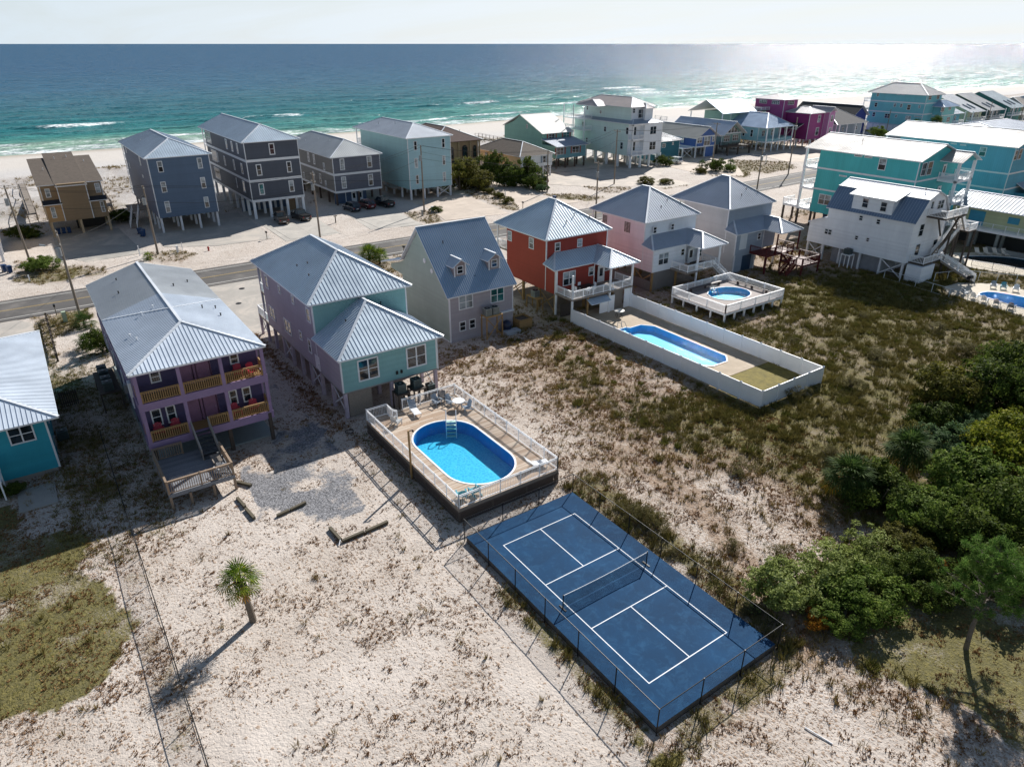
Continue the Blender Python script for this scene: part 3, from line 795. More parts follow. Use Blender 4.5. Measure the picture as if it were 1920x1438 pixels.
def win(par, lst, trim=None, case=.1):
    for face, c, u, z, w, h, n, g in lst:
        if h < .5 and n == 1: pass
        elif w > h * .62 * n + .15: w = h * .62 * n + .15
        w = round(w * 20) / 20; h = round(h * 20) / 20
        me, pm = wmesh(w, h, n, g, trim, case)
        loc = (u, c, z) if face in 'SN' else (c, u, z)
        o = inst('window', me, par, loc, FACE[face])
        if g == 's': o['label'] = 'brown louvred storm shutter closed over the window'; o.name = 'storm_shutter'
        if g == 'b': o['label'] = 'pale storm panel boarding up the window'; o.name = 'storm_panel'
        if pm: q = bpy.data.objects.new('pane', pm); COL.objects.link(q); q.parent = o
DM = {}
def door(par, face, c, u, z, w=.95, h=2.05, mat=None, glassy=True):
    mat = mat or WTRIM; k = (w, h, mat.name, glassy)
    if k not in DM:
        f = MB(); f.box(-w / 2 - .09, -.05, 0, -w / 2, 0, h + .09); f.box(w / 2, -.05, 0, w / 2 + .09, 0, h + .09); f.box(-w / 2, -.049, h, w / 2, 0, h + .09); f.box(-w / 2, -.03, 0.01, w / 2, 0, h)
        g_ = MB(); g_.box(-w * .28, -.036, h * .38, w * .28, -.001, h * .88)
        kn = MB().tube((w * .38, -.03, h * .46), (w * .38, -.1, h * .46), .03, 8)
        DM[k] = (f.mesh('door', mat), g_.mesh('door_glass', GLASSD), kn.mesh('door_knob', GREYM))
    a, b, kk = DM[k]
    o = inst('door', a, par, (u, c, z) if face in 'SN' else (c, u, z), FACE[face])
    for me in ((b, kk) if glassy else (kk,)):
        q = bpy.data.objects.new(me.name.split('.')[0], me); COL.objects.link(q); q.parent = o
    return o
PMESH = {}
def piles(par, pts, z0, z1, mat=None, s=.3, name='pile', rnd=False):
    mat = mat or PILEW; k = (round(z1 - z0, 2), mat.name, s, rnd)
    if k not in PMESH:
        b = MB()
        if rnd: b.tube((0, 0, 0), (0, 0, z1 - z0), s / 2, 10)
        else: b.box(-s / 2, -s / 2, 0, s / 2, s / 2, z1 - z0)
        PMESH[k] = b.mesh(name, mat)
    for x, y in pts: inst(name, PMESH[k], par, (x, y, z0))
def grid(xs, ys): return [(x, y) for x in xs for y in ys]
def xbrace(par, p, q, zl, zh, mat=None):
    for a, b in ((zl, zh), (zh, zl)):
        MB().bar((p[0], p[1], a), (q[0], q[1], b), .05, .14).build('brace', mat or PILEW, par)
def rail(par, pts, z, mat, h=1.0, sp=.13, post=1.9, pk=.035, pw=.09, name='railing', kind='picket', capw=.1, label=None, cap=True):
    """one railing run along a polyline: posts and rails in one mesh, its balusters below it"""
    b = MB(); k = MB()
    for i in range(len(pts) - 1):
        a, c = Vector((*pts[i], z) if len(pts[i]) == 2 else pts[i]), Vector((*pts[i + 1], z) if len(pts[i + 1]) == 2 else pts[i + 1])
        L = (c - a).length; d = (c - a) / L; n = max(1, round(L / post)); U = Vector((0, 0, 1))
        b.bar(a + U * h, c + U * h, capw, .05); b.bar(a + U * .1, c + U * .1, .05, .06)
        if kind == 'picket': b.bar(a + U * (h - .12), c + U * (h - .12), .04, .05)
        for j in range(n + 1):
            if j == 0 and i > 0: continue
            q = a + d * L * j / n; b.box(q.x - pw / 2, q.y - pw / 2, q.z, q.x + pw / 2, q.y + pw / 2, q.z + h + (.06 if cap else -.03))
        m = max(2, int(L / sp))
        if kind == 'picket':
            for j in range(m):
                q = a + d * L * (j + .5) / m; k.bar(q + U * .1, q + U * (h - .03), pk, pk, d)
        elif kind == 'cable':
            for zz in (.25, .4, .55, .7, .85): k.bar(a + U * zz, c + U * zz, .015, .015)
        elif kind == 'board':
            k.bar(a + U * .5, c + U * .5, .03, .62)
    o = b.build(name, mat, par, label=label)
    if k.v: k.build('baluster', mat, o, kind='stuff')
    return o
def deck(par, x0, x1, y0, y1, z, mat, name='deck_floor', t=.22, plank=.14, axis='x', real=True):
    """planks with open joints on a rim joist"""
    b = MB(); b.box(x0, y0, z - t, x1, y0 + .05, z - .03); b.box(x0, y1 - .05, z - t, x1, y1, z - .03); b.box(x0, y0 + .05, z - t, x0 + .05, y1 - .05, z - .03); b.box(x1 - .05, y0 + .05, z - t, x1, y1 - .05, z - .03)
    o = b.build('rim_joist', mat, par)
    k = MB(); q = (y0 if axis == 'x' else x0); e = (y1 if axis == 'x' else x1)
    while q < e - .02:
        r_ = min(q + plank - .012, e)
        if axis == 'x': k.box(x0, q, z - .03, x1, r_, z)
        else: k.box(q, y0, z - .03, r_, y1, z)
        q += plank
    k.build(name, mat, par, kind='stuff'); return o
def stairs(par, a, b, w, n, mat, name='stairs', axis='y', railm=None, sides='LR', rh=.95):
    """straight flight from point a (low) to b (high); treads are pieces of their own"""
    a, b = Vector(a), Vector(b); d = (b - a); hz = Vector((d.x, d.y, 0)).normalized(); s_ = Vector((-hz.y, hz.x, 0))
    m = MB()
    for k in (-1, 1): m.bar(a + s_ * k * w / 2 - Vector((0, 0, .1)), b + s_ * k * w / 2 - Vector((0, 0, .1)), .06, .28)
    o = m.build(name, mat, par)
    t = MB(); run = Vector((d.x, d.y, 0)).length / n; t.bar(hz * -run / 2, hz * run / 2, w, .045); tm = t.mesh('tread', mat)
    for i in range(n): c = a + d * (i + .5) / n; inst('tread', tm, o, c)
    if railm:
        for k, c in ((-1, 'R'), (1, 'L')):
            if c in sides:
                p = a + s_ * k * w / 2; q = b + s_ * k * w / 2
                rail(par, [tuple(p), tuple(q)], 0, railm, h=rh, post=2.2)
    return o
def vent(par, x, y, z, h=.3, mat=None, r=.05, name='vent_pipe'):
    b = MB().tube((x, y, z - .1), (x, y, z + h), r, 8); b.tube((x, y, z + h), (x, y, z + h + .05), r * 1.5, 8); b.build(name, mat or BLACKM, par)
def gutter_pipe(par, x, y, z0, z1, mat=None):
    MB().box(x - .04, y - .07, z0, x + .04, y, z1).build('downpipe', mat or WTRIM, par)

WIN = {
'turq':[('S', 41.0, -24.7, 3.8, 1.67, 1.43, 2, 'd')],
'purple':[('S', 38.0, -15.32, 7.17, 0.81, 0.93, 1, 'd'), ('S', 38.0, -9.46, 7.19, 0.82, 0.89, 1, 'd'), ('S', 38.0, -15.89, 3.85, 0.76, 1.46, 1, 'd'), ('S', 38.0, -14.83, 3.83, 0.68, 1.49, 1, 'd'), ('S', 38.0, -10.07, 3.9, 0.67, 1.31, 1, 'd'), ('S', 38.0, -8.99, 3.85, 0.72, 1.37, 1, 'd')],
'teal2':[('S', 36.1, 1.07, 4.22, 2.01, 2.07, 2, 'd'), ('S', 36.1, 5.81, 4.25, 2.04, 2.09, 2, 'd'), ('W', -1.45, 55.1, 7.67, 1.4, 1.46, 1, 'd'), ('W', -1.45, 50.88, 7.97, 1.12, 0.87, 1, 'd'), ('W', -1.45, 46.87, 8.04, 1.1, 0.91, 1, 'd'), ('W', -1.45, 42.83, 7.73, 1.3, 1.41, 1, 'd'), ('W', -1.45, 54.84, 4.3, 2.14, 1.46, 2, 'd'), ('W', -1.45, 49.84, 4.33, 2.02, 1.48, 2, 'd'), ('W', -1.45, 45.96, 4.7, 1.04, 0.97, 1, 'd'), ('W', -1.45, 43.6, 4.41, 0.78, 1.46, 1, 'd')],
'cottage':[('S', 45.87, 17.08, 4.42, 1.87, 1.67, 2, 'c'), ('S', 45.87, 21.24, 4.45, 1.86, 1.79, 2, 't'), ('S', 45.87, 16.57, 1.66, 0.96, 1.14, 1, 'd'), ('S', 45.87, 17.84, 1.67, 0.99, 1.14, 1, 'd')],
'red':[('W', 30.0, 56.02, 7.82, 1.15, 1.31, 1, 'c'), ('W', 30.0, 51.31, 7.86, 1.09, 1.4, 1, 'c'), ('S', 48.3, 31.7, 7.8, 0.88, 1.1, 1, 'c'), ('S', 48.3, 35.19, 7.79, 0.94, 1.03, 1, 'c'), ('S', 46.4, 32.13, 4.29, 1.95, 1.75, 2, 'c'), ('S', 46.4, 35.63, 4.57, 1.24, 1.16, 1, 'c')],
'pink':[('W', 46.0, 55.76, 7.98, 1.48, 1.03, 1, 's'), ('W', 46.0, 51.23, 7.7, 1.5, 1.42, 1, 's'), ('S', 47.6, 47.5, 7.8, 0.81, 0.93, 1, 'd'), ('S', 47.6, 50.82, 7.79, 0.8, 0.92, 1, 'd'), ('S', 46.0, 47.94, 4.25, 1.95, 1.64, 2, 'c'), ('S', 46.0, 51.56, 4.58, 1.18, 0.99, 1, 'd'), ('S', 46.0, 55.06, 3.93, 1.06, 1.08, 1, 'd')],
'grey':[('W', 61.7, 50.65, 7.84, 1.38, 1.59, 1, 'b'), ('S', 47.5, 63.75, 7.68, 1.21, 1.24, 1, 'b'), ('S', 47.5, 67.09, 7.6, 1.21, 1.28, 1, 'b'), ('S', 45.2, 63.25, 4.42, 2.47, 2.21, 1, 'b'), ('S', 45.2, 66.72, 4.75, 1.36, 1.06, 1, 'd')],
'gamb':[('W', 78.6, 36.95, 9.51, 1.34, 1.38, 1, 'd'), ('W', 78.6, 34.24, 9.43, 1.34, 1.38, 1, 'd'), ('W', 78.6, 37.1, 7.35, 0.9, 0.79, 1, 'd'), ('W', 78.6, 34.48, 7.3, 0.88, 0.78, 1, 'd'), ('W', 78.6, 41.7, 4.44, 2.14, 0.89, 2, 'd'), ('W', 78.6, 37.14, 4.48, 1.06, 0.71, 1, 'd'), ('W', 78.6, 35.42, 4.55, 0.87, 0.66, 1, 'd'), ('S', 29.5, 80.89, 6.78, 2.13, 1.78, 1, 'd'), ('S', 29.5, 81.12, 3.97, 2.07, 1.75, 1, 'd'), ('S', 29.5, 85.92, 3.92, 2.22, 1.8, 1, 'd'), ('S', 29.5, 84.54, 9.88, 2.34, 1.29, 2, 'd')],
'teal':[('W', 97.0, 49.94, 13.05, 1.39, 0.33, 1, 'd'), ('W', 97.0, 48.16, 13.04, 1.36, 0.31, 1, 'd'), ('W', 97.0, 45.56, 12.19, 1.74, 1.84, 1, 'c'), ('W', 97.0, 51.92, 9.48, 1.43, 0.25, 1, 'd'), ('W', 97.0, 54.49, 5.04, 2.7, 1.78, 2, 'c'), ('S', 39.5, 98.4, 12.06, 2.55, 2.07, 1, 'd'), ('S', 39.5, 100.22, 12.07, 2.69, 2.16, 1, 'd')],
'cyan':[('W', 122.0, 46.55, 13.55, 1.11, 0.21, 1, 'd'), ('W', 122.0, 44.91, 13.5, 1.09, 0.21, 1, 'd'), ('W', 122.0, 41.4, 12.72, 1.61, 1.6, 1, 'c'), ('S', 36.2, 122.26, 12.69, 2.24, 1.72, 1, 'd'), ('S', 36.2, 123.89, 12.76, 2.59, 1.8, 1, 'd')],
'tan':[('S', 125.6, -16.38, 7.21, 0.73, 1.47, 1, 'c'), ('S', 125.6, -16.38, 4.08, 0.72, 1.83, 1, 'c'), ('S', 125.6, -8.87, 7.33, 0.81, 1.58, 1, 'c'), ('S', 125.6, -8.89, 4.23, 0.62, 1.84, 1, 'd')],
'navy':[('S', 118.0, 0.47, 11.14, 0.83, 1.87, 1, 'c'), ('S', 118.0, 6.89, 11.19, 0.81, 1.82, 1, 'c'), ('S', 118.0, 0.35, 7.77, 0.85, 1.82, 1, 'c'), ('S', 118.0, 6.85, 7.85, 0.82, 1.88, 1, 'c'), ('S', 118.0, 0.3, 4.39, 0.82, 1.94, 1, 'c'), ('S', 118.0, 6.79, 4.46, 0.79, 1.91, 1, 'c'), ('W', -1.4, 140.38, 11.75, 1.72, 1.29, 1, 'c'), ('W', -1.4, 125.54, 11.34, 0.88, 1.55, 1, 'c'), ('W', -1.4, 140.57, 8.69, 1.45, 0.95, 1, 'c'), ('W', -1.4, 125.98, 8.66, 1.03, 0.44, 1, 'c')],
'chA':[('S', 119.6, 20.2, 12.39, 1.05, 2.04, 1, 'd'), ('S', 119.6, 17.29, 8.88, 0.99, 2.03, 1, 'd'), ('S', 119.6, 22.98, 8.95, 0.97, 2.05, 1, 'd'), ('S', 119.6, 17.23, 5.4, 0.99, 2.12, 1, 't'), ('S', 119.6, 22.93, 5.39, 1.0, 2.13, 1, 'c'), ('W', 15.2, 131.82, 12.39, 1.15, 1.92, 1, 'c'), ('W', 15.2, 127.85, 12.36, 1.12, 1.88, 1, 'c'), ('W', 15.2, 124.14, 12.39, 0.97, 1.9, 1, 'c'), ('W', 15.2, 140.59, 8.87, 0.7, 1.85, 1, 'd'), ('W', 15.2, 135.32, 8.83, 1.05, 1.86, 1, 'd'), ('W', 15.2, 128.48, 8.9, 0.91, 1.96, 1, 'd'), ('W', 15.2, 123.17, 8.87, 1.13, 1.94, 1, 'd'), ('W', 15.2, 128.75, 5.46, 0.39, 1.93, 1, 'd'), ('W', 15.2, 123.87, 5.48, 1.93, 2.16, 1, 'd')],
'chB':[('S', 122.2, 34.59, 8.06, 0.99, 2.27, 1, 'c'), ('S', 122.2, 40.51, 8.09, 1.11, 2.32, 1, 'c'), ('S', 122.2, 34.57, 4.5, 1.04, 2.33, 1, 'c'), ('S', 122.2, 40.47, 4.47, 1.1, 2.33, 1, 'c'), ('W', 32.6, 135.8, 8.09, 1.13, 2.02, 1, 'c'), ('W', 32.6, 132.56, 8.03, 1.09, 2.04, 1, 'c'), ('W', 32.6, 127.15, 7.21, 0.86, 1.48, 1, 'c'), ('W', 32.6, 134.01, 4.4, 0.9, 2.0, 1, 'c'), ('W', 32.6, 130.01, 4.42, 1.03, 1.99, 1, 'd'), ('W', 32.6, 140.21, 3.63, 0.81, 1.48, 1, 'c'), ('W', 32.6, 127.2, 3.64, 0.75, 1.66, 1, 'c')],
'pale':[('S', 118.5, 49.4, 10.99, 0.74, 1.84, 1, 'd'), ('S', 118.5, 56.02, 11.05, 0.75, 1.89, 1, 'd'), ('S', 118.5, 49.36, 7.53, 0.77, 2.0, 1, 'c'), ('S', 118.5, 56.0, 7.57, 0.72, 1.93, 1, 'c'), ('S', 118.5, 49.41, 4.17, 0.69, 1.85, 1, 'd'), ('S', 118.5, 55.95, 4.13, 0.77, 1.98, 1, 'c'), ('W', 47.7, 127.82, 10.93, 0.73, 1.79, 1, 'c'), ('W', 47.7, 127.75, 7.61, 1.01, 1.78, 1, 'c'), ('W', 47.7, 127.51, 3.69, 0.74, 1.84, 1, 'c'), ('W', 47.7, 124.11, 3.69, 0.75, 1.72, 1, 'c')],
'low':[('S', 126.5, 83.85, 4.12, 1.11, 1.76, 1, 'd'), ('S', 126.5, 89.13, 4.11, 1.04, 1.68, 1, 'd'), ('W', 81.7, 141.72, 4.13, 1.75, 1.2, 1, 'd'), ('W', 81.7, 137.97, 4.36, 0.79, 0.76, 1, 'd'), ('W', 81.7, 134.52, 4.07, 0.94, 1.44, 1, 'd')],
'turqg':[('S', 140.0, 101.79, 7.39, 3.24, 1.58, 2, 'd'), ('S', 140.0, 106.81, 7.5, 2.75, 1.74, 2, 't'), ('S', 133.6, 99.76, 4.44, 3.08, 1.79, 2, 'd'), ('S', 133.6, 105.0, 4.5, 2.73, 1.81, 2, 'd')],
'tall':[('W', 115.0, 133.38, 9.08, 0.93, 1.36, 1, 'd'), ('W', 115.0, 124.69, 9.34, 1.05, 1.8, 1, 'd'), ('W', 115.0, 126.48, 5.47, 1.12, 1.82, 1, 'd'), ('W', 115.0, 142.55, 9.5, 1.28, 1.67, 1, 'd'), ('W', 115.0, 140.82, 5.55, 1.48, 1.29, 1, 'd'), ('S', 122.6, 116.34, 9.22, 1.68, 2.22, 2, 'd'), ('S', 122.6, 122.38, 9.25, 2.33, 2.03, 2, 'd'), ('S', 122.6, 116.46, 5.38, 1.7, 2.35, 2, 'd'), ('S', 122.6, 122.57, 5.32, 2.36, 2.13, 2, 'd')],
'tallp':[('W', 116.5, 142.89, 13.75, 1.23, 1.08, 1, 'd'), ('W', 116.5, 137.23, 13.07, 0.9, 0.9, 1, 'd'), ('S', 125.0, 117.18, 14.17, 0.94, 1.18, 1, 'd'), ('S', 125.0, 120.0, 13.34, 2.39, 2.19, 2, 'd')],
'F1':[('S', 126.0, 145.1, 4.86, 2.22, 1.69, 2, 'c'), ('S', 126.0, 148.36, 4.52, 2.68, 2.7, 2, 'c'), ('S', 126.0, 151.01, 4.87, 1.7, 1.61, 1, 'c'), ('W', 143.55, 131.13, 4.54, 1.41, 1.43, 1, 'c')],
'F7':[('W', 253.1, 136.19, 12.8, 1.17, 1.19, 1, 'd'), ('W', 253.1, 136.1, 9.27, 1.32, 1.56, 1, 'd'), ('W', 253.1, 136.15, 5.85, 1.18, 1.62, 1, 'd'), ('W', 253.1, 128.43, 13.21, 1.3, 0.21, 1, 'd'), ('W', 253.1, 126.77, 13.21, 1.14, 0.21, 1, 'd'), ('W', 253.1, 128.87, 9.59, 1.43, 1.29, 1, 'c'), ('W', 253.1, 126.51, 9.59, 1.32, 1.29, 1, 'c'), ('W', 253.1, 123.59, 9.16, 1.73, 1.83, 1, 'd'), ('W', 253.1, 119.87, 9.58, 0.85, 1.06, 1, 'c'), ('W', 253.1, 130.84, 5.71, 2.6, 1.59, 2, 'd'), ('W', 253.1, 127.53, 5.88, 1.37, 1.06, 1, 'c'), ('W', 253.1, 122.97, 5.56, 2.45, 1.51, 2, 'c'), ('W', 253.1, 119.58, 6.29, 2.74, 0.34, 1, 'c'), ('S', 118.0, 255.21, 12.6, 3.06, 1.44, 2, 'd'), ('S', 118.0, 260.95, 12.62, 2.95, 1.45, 2, 'd'), ('S', 116.5, 260.96, 8.77, 3.6, 1.74, 2, 'd'), ('S', 116.5, 266.02, 8.96, 3.19, 1.37, 2, 'd'), ('S', 116.5, 261.38, 5.0, 3.46, 2.01, 2, 'd'), ('S', 116.5, 266.94, 5.05, 2.93, 1.77, 2, 'd')],
}
# ------------------------------------------------------------------ south side of the street
GALV = metal_roof('galvalume_roof', '#c6d6e2', .42, .4)
GALV_OLD = metal_roof('older_grey_galvalume_roof', '#bcbfbe', .5, .3)
GALV_NEW = metal_roof('newer_bright_galvalume_roof', '#dbe6f2', .42, .35)
GALV_DK = metal_roof('slate_blue_metal_roof', '#a3adbb', .5, .3)
GALV_WH = metal_roof('off_white_metal_roof', '#b3aaa1', .6, .05)

# --- turquoise bungalow cut by the left edge of the photograph
T = siding('turquoise_siding', '#2b9cb0')
h = root('bungalow', 'bright turquoise house with pale metal hip roof at the left edge', 'house', (-29, 50, 0))
body(h, -35, -23, 41, 61, .35, 4.6, T, band=())
roof(h, hip(-35.9, -22.1, 40.4, 61.6, 4.75, 6.9, 47.6, 54.4), GALV_NEW, rib=.3, rw=.03)
MB().box(-34.8, 41.2, -.2, -23.2, 60.8, .36).build('foundation', FOUND, h)
win(h, WIN['turq'])
win(h, [('E', -23, 45, 3.2, .9, 1.3, 1, 'd'), ('E', -23, 54, 3.2, .9, 1.3, 1, 'd')])
b = MB().box(-23.03, 43.4, 1, -22.86, 43.9, 1.7).build('electric_meter', GREYM, h)

# --- purple two-storey house with wooden porches
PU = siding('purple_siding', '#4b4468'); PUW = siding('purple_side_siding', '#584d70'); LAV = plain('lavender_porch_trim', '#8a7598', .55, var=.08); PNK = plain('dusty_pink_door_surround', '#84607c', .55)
h = root('beach_house', 'purple two storey house with grey metal roof and wooden porch railings', 'house', (-12.3, 48, 0))
purple = h
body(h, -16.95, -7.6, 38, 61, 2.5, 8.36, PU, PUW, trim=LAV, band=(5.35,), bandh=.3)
A0, A1, A2 = (-17.25, 35.95, 8.5), (-7.35, 35.95, 8.5), (-12.3, 40.95, 10.05)
roof(h, [[[A0, A1, A2], 0], [[A0, A2, (-12.3, 49.7, 10.05), (-17.25, 49.7, 8.5)], 0], [[A1, (-7.35, 49.7, 8.5), (-12.3, 49.7, 10.05), A2], 0],
         [[(-17.25, 49.7, 8.5), (-12.3, 49.7, 10.05), (-12.3, 61.5, 10.05), (-17.25, 61.5, 8.5)], 1], [[(-7.35, 49.7, 8.5), (-7.35, 61.5, 8.5), (-12.3, 61.5, 10.05), (-12.3, 49.7, 10.05)], 1]],
     [GALV_NEW, GALV_OLD], rib=.3, rw=.035, extra=[((-17.2, 49.6, 8.5), (-12.3, 44.9, 10.05)), ((-7.4, 49.6, 8.5), (-12.3, 44.9, 10.05))])
MB().ext([(-16.9, 60.99, 8.36), (-7.6, 60.99, 8.36), (-12.3, 60.99, 9.95)], (0, -.1, 0)).build('gable_wall', PU, h)
for x, y, z in ((-15.6, 41.6, 9.05), (-15.9, 43, 8.95), (-14.4, 46.4, 9.45), (-13.4, 46.8, 9.75)): vent(h, x, y, z - .05, .2, WTRIM)
for x, y, z in ((-15.1, 54.5, 9.2), (-14.7, 58.6, 9.3), (-10.6, 52.8, 9.55), (-9, 55, 9.05), (-8.6, 46, 8.95), (-9.7, 45.8, 9.3), (-8.7, 43.8, 8.95)): vent(h, x, y, z - .05, .22)
for z0, z1 in ((1.98, 2.62), (5.3, 5.92)):
    MB().box(-17.05, 36.28, z0, -7.5, 36.46, z1).build('porch_beam', LAV, h)
    MB().box(-16.95, 36.46, z0 + .38, -7.6, 37.99, z1 - .02).build('porch_floor', PINEW, h)
    MB().box(-17.04, 36.46, z0 + .001, -16.86, 38, z1 - .001).build('porch_beam', LAV, h); MB().box(-7.69, 36.46, z0 + .001, -7.51, 38, z1 - .001).build('porch_beam', LAV, h)
MB().box(-17.05, 36.28, 8.2, -7.5, 36.44, 8.37).build('porch_beam', LAV, h)
PLM = {}
for z0, z1 in ((2.62, 5.3), (5.92, 8.2)): piles(h, [(-16.85, 36.4), (-13.9, 36.4), (-10.85, 36.4), (-7.68, 36.4)], z0, z1, LAV, .26, 'porch_column')
for z in (2.62, 5.92):
    for a, c in ((-16.7, -14.05), (-13.75, -11), (-10.7, -7.82)):
        if z < 3 and a == -13.75: a = -12.5
        rail(h, [(a, 36.36), (c, 36.36)], z, PINEW, h=.92, sp=.15, post=9, pk=.05, cap=False, kind='picket')
    rail(h, [(-7.62, 36.5), (-7.62, 37.95)], z, PINEW, h=.92, sp=.15, post=9, pk=.05, cap=False)
    rail(h, [(-16.88, 36.5), (-16.88, 37.95)], z, PINEW, h=.92, sp=.15, post=9, pk=.05, cap=False)
piles(h, [(-16.7, 36.6), (-11.1, 36.5), (-7.85, 36.4)] + grid((-16.6, -12.2, -7.9), (41.5, 46, 50.5, 55, 60.5)), -.2, 2.5, DARKW, .28)
win(h, WIN['purple'])
for z in (2.6, 5.9):
    door(h, 'S', 38, -13.2, z, mat=plain('pale_green_door', '#a9c3bd', .5)); door(h, 'S', 38, -11.9, z, mat=PNK)
    MB().box(-13.8, 37.95, z + .02, -11.3, 38.0, z + 2.35).build('door_surround', PNK, h)
win(h, [('W', -16.95, y, z, .85, 1.3, 1, 'd') for y in (42, 47, 52, 57) for z in (4, 7.2)])
MB().box(-17.2, 44.4, 3.6, -16.96, 45, 4.3).build('electric_meter', GREYM, h)
MB().box(-17.16, 39.4, 5.3, -16.96, 40.1, 6.5).build('electric_panel', WTRIM, h)
# lower deck with its stairs
dk = 1.25
LDW = wood('lower_deck_grey_brown', '#a18b76')
deck(h, -17, -12.4, 30.5, 35.9, dk, wood('deck_boards_blue_grey', '#8c8f96'), t=.3, axis='x')
piles(h, [(-16.9, 30.58), (-15.6, 30.5), (-14.0, 30.5), (-12.5, 30.55), (-16.9, 33), (-12.5, 33.2), (-16.9, 35.7), (-12.5, 35.7)], -.2, dk - .24, LDW, .17, 'deck_post')
rail(h, [(-14.9, 35.85), (-16.95, 35.85), (-16.95, 30.56), (-12.46, 30.56), (-12.46, 34.1)], dk, LDW, h=1.05, sp=.15, post=2.3, pk=.045, pw=.11, capw=.15)
stairs(h, (-13.2, 33.9, dk), (-13.2, 36.3, 2.6), 1.25, 7, wood('stair_boards_dark', '#5f6266'), railm=wood('stair_rail_grey', '#9c9690'))

# --- teal and lavender house with two hip roofs
TE = siding('pale_teal_siding', '#86b3b4'); LVW = siding('mauve_grey_siding', '#aba2ae')
h = root('beach_house', 'teal and mauve house on piles with two metal hip roofs behind the oval pool', 'house', (3.2, 47, 0)); teal2 = h
MB().prism([(-1.45, 36.1), (7.95, 36.1), (7.95, 57), (-1.45, 57)], 2.37, 2.5).build('floor_soffit', plain('soffit_grey', '#8e8a88'), h)
body(h, -1.45, 7.95, 36.1, 41.75, 2.5, 5.8, TE, LVW, corners='SWE')
body(h, -1.451, 7.951, 41.75, 56.9, 2.5, 9.0, TE, LVW)
roof(h, [[(-1.85, 35.35, 5.9), (8.35, 35.35, 5.9), (3.25, 40.45, 8.9)], [(-1.85, 35.35, 5.9), (3.25, 40.45, 8.9), (3.25, 41.74, 8.9), (-1.85, 41.74, 5.9)],
         [(8.35, 35.35, 5.9), (8.35, 41.74, 5.9), (3.25, 41.74, 8.9), (3.25, 40.45, 8.9)]], GALV, rib=.36, rw=.035, name='lower_roof')
roof(h, hip(-1.9, 8.4, 41.3, 58.6, 9.15, 12.25, 46.4, 53.5), GALV, rib=.36, rw=.035)
win(h, WIN['teal2'], case=.13)
for x, y, z in ((.2, 49.5, 10.45), (.9, 48.4, 10.85), (.1, 46, 10.4)): vent(h, x, y, z - .05, .15, DARKW)
vent(h, .9, 39.9, 7.55, .1); vent(h, 5, 41.2, 8, .15)
for y in (36.25, 39.1, 41.85, 44.6, 47.2, 50, 52.6, 55.6): piles(h, [(-1.25, y), (3.2, y), (7.75, y)], -.2, 2.37, plain('mauve_painted_pile', '#b7aab8'), .3)
for y in (58.1, 60.6): piles(h, [(-1.3, y), (7.8, y)], -.2, 2.2, plain('mauve_painted_pile', '#b7aab8'), .26)
for a, c in (((-1.25, 60.6), (-1.25, 58.1)), ((-1.25, 52.6), (-1.25, 50)), ((-1.25, 44.6), (-1.25, 41.85)), ((-1.25, 39.1), (-1.25, 36.25)), ((7.75, 36.25), (7.75, 39.1)), ((3.2, 44.6), (7.75, 44.6))): xbrace(h, a, c, .3, 2.2)
deck(h, -1.4, 7.9, 57, 60.9, 2.4, GREYW); rail(h, [(-1.35, 57.1), (-1.35, 60.85), (7.85, 60.85), (7.85, 57.1)], 2.4, WHITE, sp=.16)
deck(h, -1.4, 7.9, 57, 58.4, 5.8, GREYW); rail(h, [(-1.35, 57.1), (-1.35, 58.35), (7.85, 58.35), (7.85, 57.1)], 5.8, WHITE, sp=.16)
piles(h, [(-1.3, 58.3), (7.8, 58.3)], 2.4, 9.1, plain('mauve_painted_pile', '#b7aab8'), .2, 'porch_column')
door(h, 'W', -1.45, 41.9, 2.62, .9, 1.3, plain('white_hatch', '#e4e2e6'), False)
MB().box(-1.0, 36.2, 0, 1.2, 36.34, 2.3).build('skirt_board', GREYW, h)
MB().box(3.2, 42, 0, 7.4, 42.2, 2.35).build('skirt_board', plain('brown_under_house_panel', '#6b5149'), h)
gutter_pipe(h, 7.99, 36.12, 2.4, 5.8)
for x in (3.75, 4.2): MB().box(x - .09, 35.98, 3.0, x + .09, 36.11, 3.3).build('electric_disconnect', BLACKM, h)

# --- grey cottage with two dormers
SG = siding('sage_grey_siding', '#a8b8ad'); LG = siding('light_grey_siding', '#aca6ac')
h = root('cottage', 'light grey cottage with steep blue metal roof and two dormers', 'house', (19.2, 52, 0)); cot = h
ye, zr, yr = 45.55, 11.75, 52.1
b = MB(); X0, X1 = 15, 23.4
prof = [(45.87, -.1), (45.87, 5.35), (52.1, 11.5), (54.3, 9.25), (56.4, 7.0), (58, 6.3), (60, 5.75), (60, 5.2), (57, 5.1), (57, -.1)]
vs = [(X0, y, z) for y, z in prof] + [(X1, y, z) for y, z in prof]; n = len(prof)
b.v = vs; b.f = [list(range(n))[::-1], list(range(n, 2 * n))] + [[i, (i + 1) % n, n + (i + 1) % n, n + i] for i in range(n)]; b.mi = [1, 1] + [0] * n
b.build('wall', [LG, SG], h)
MB().box(14.975, 45.845, 0, 15.1, 46, 5.3).build('corner_trim', WTRIM, h); MB().box(23.3, 45.845, 2.2, 23.425, 46, 5.3).build('corner_trim', WTRIM, h)
rx0, rx1 = 14.6, 23.75
R0 = [[(rx0, ye - .02, 5.37), (rx1, ye - .02, 5.37), (rx1, yr, zr), (rx0, yr, zr)], [(rx0, yr, zr), (rx1, yr, zr), (rx1, 56.6, 7.1), (rx0, 56.6, 7.1)], [(rx0, 56.6, 7.1), (rx1, 56.6, 7.1), (rx1, 62.1, 5.6), (rx0, 62.1, 5.6)]]
roof(h, R0, metal_roof('blue_ribbed_roof', '#8cacc6', .42, .5), rib=.26, rw=.05, rh=.05)
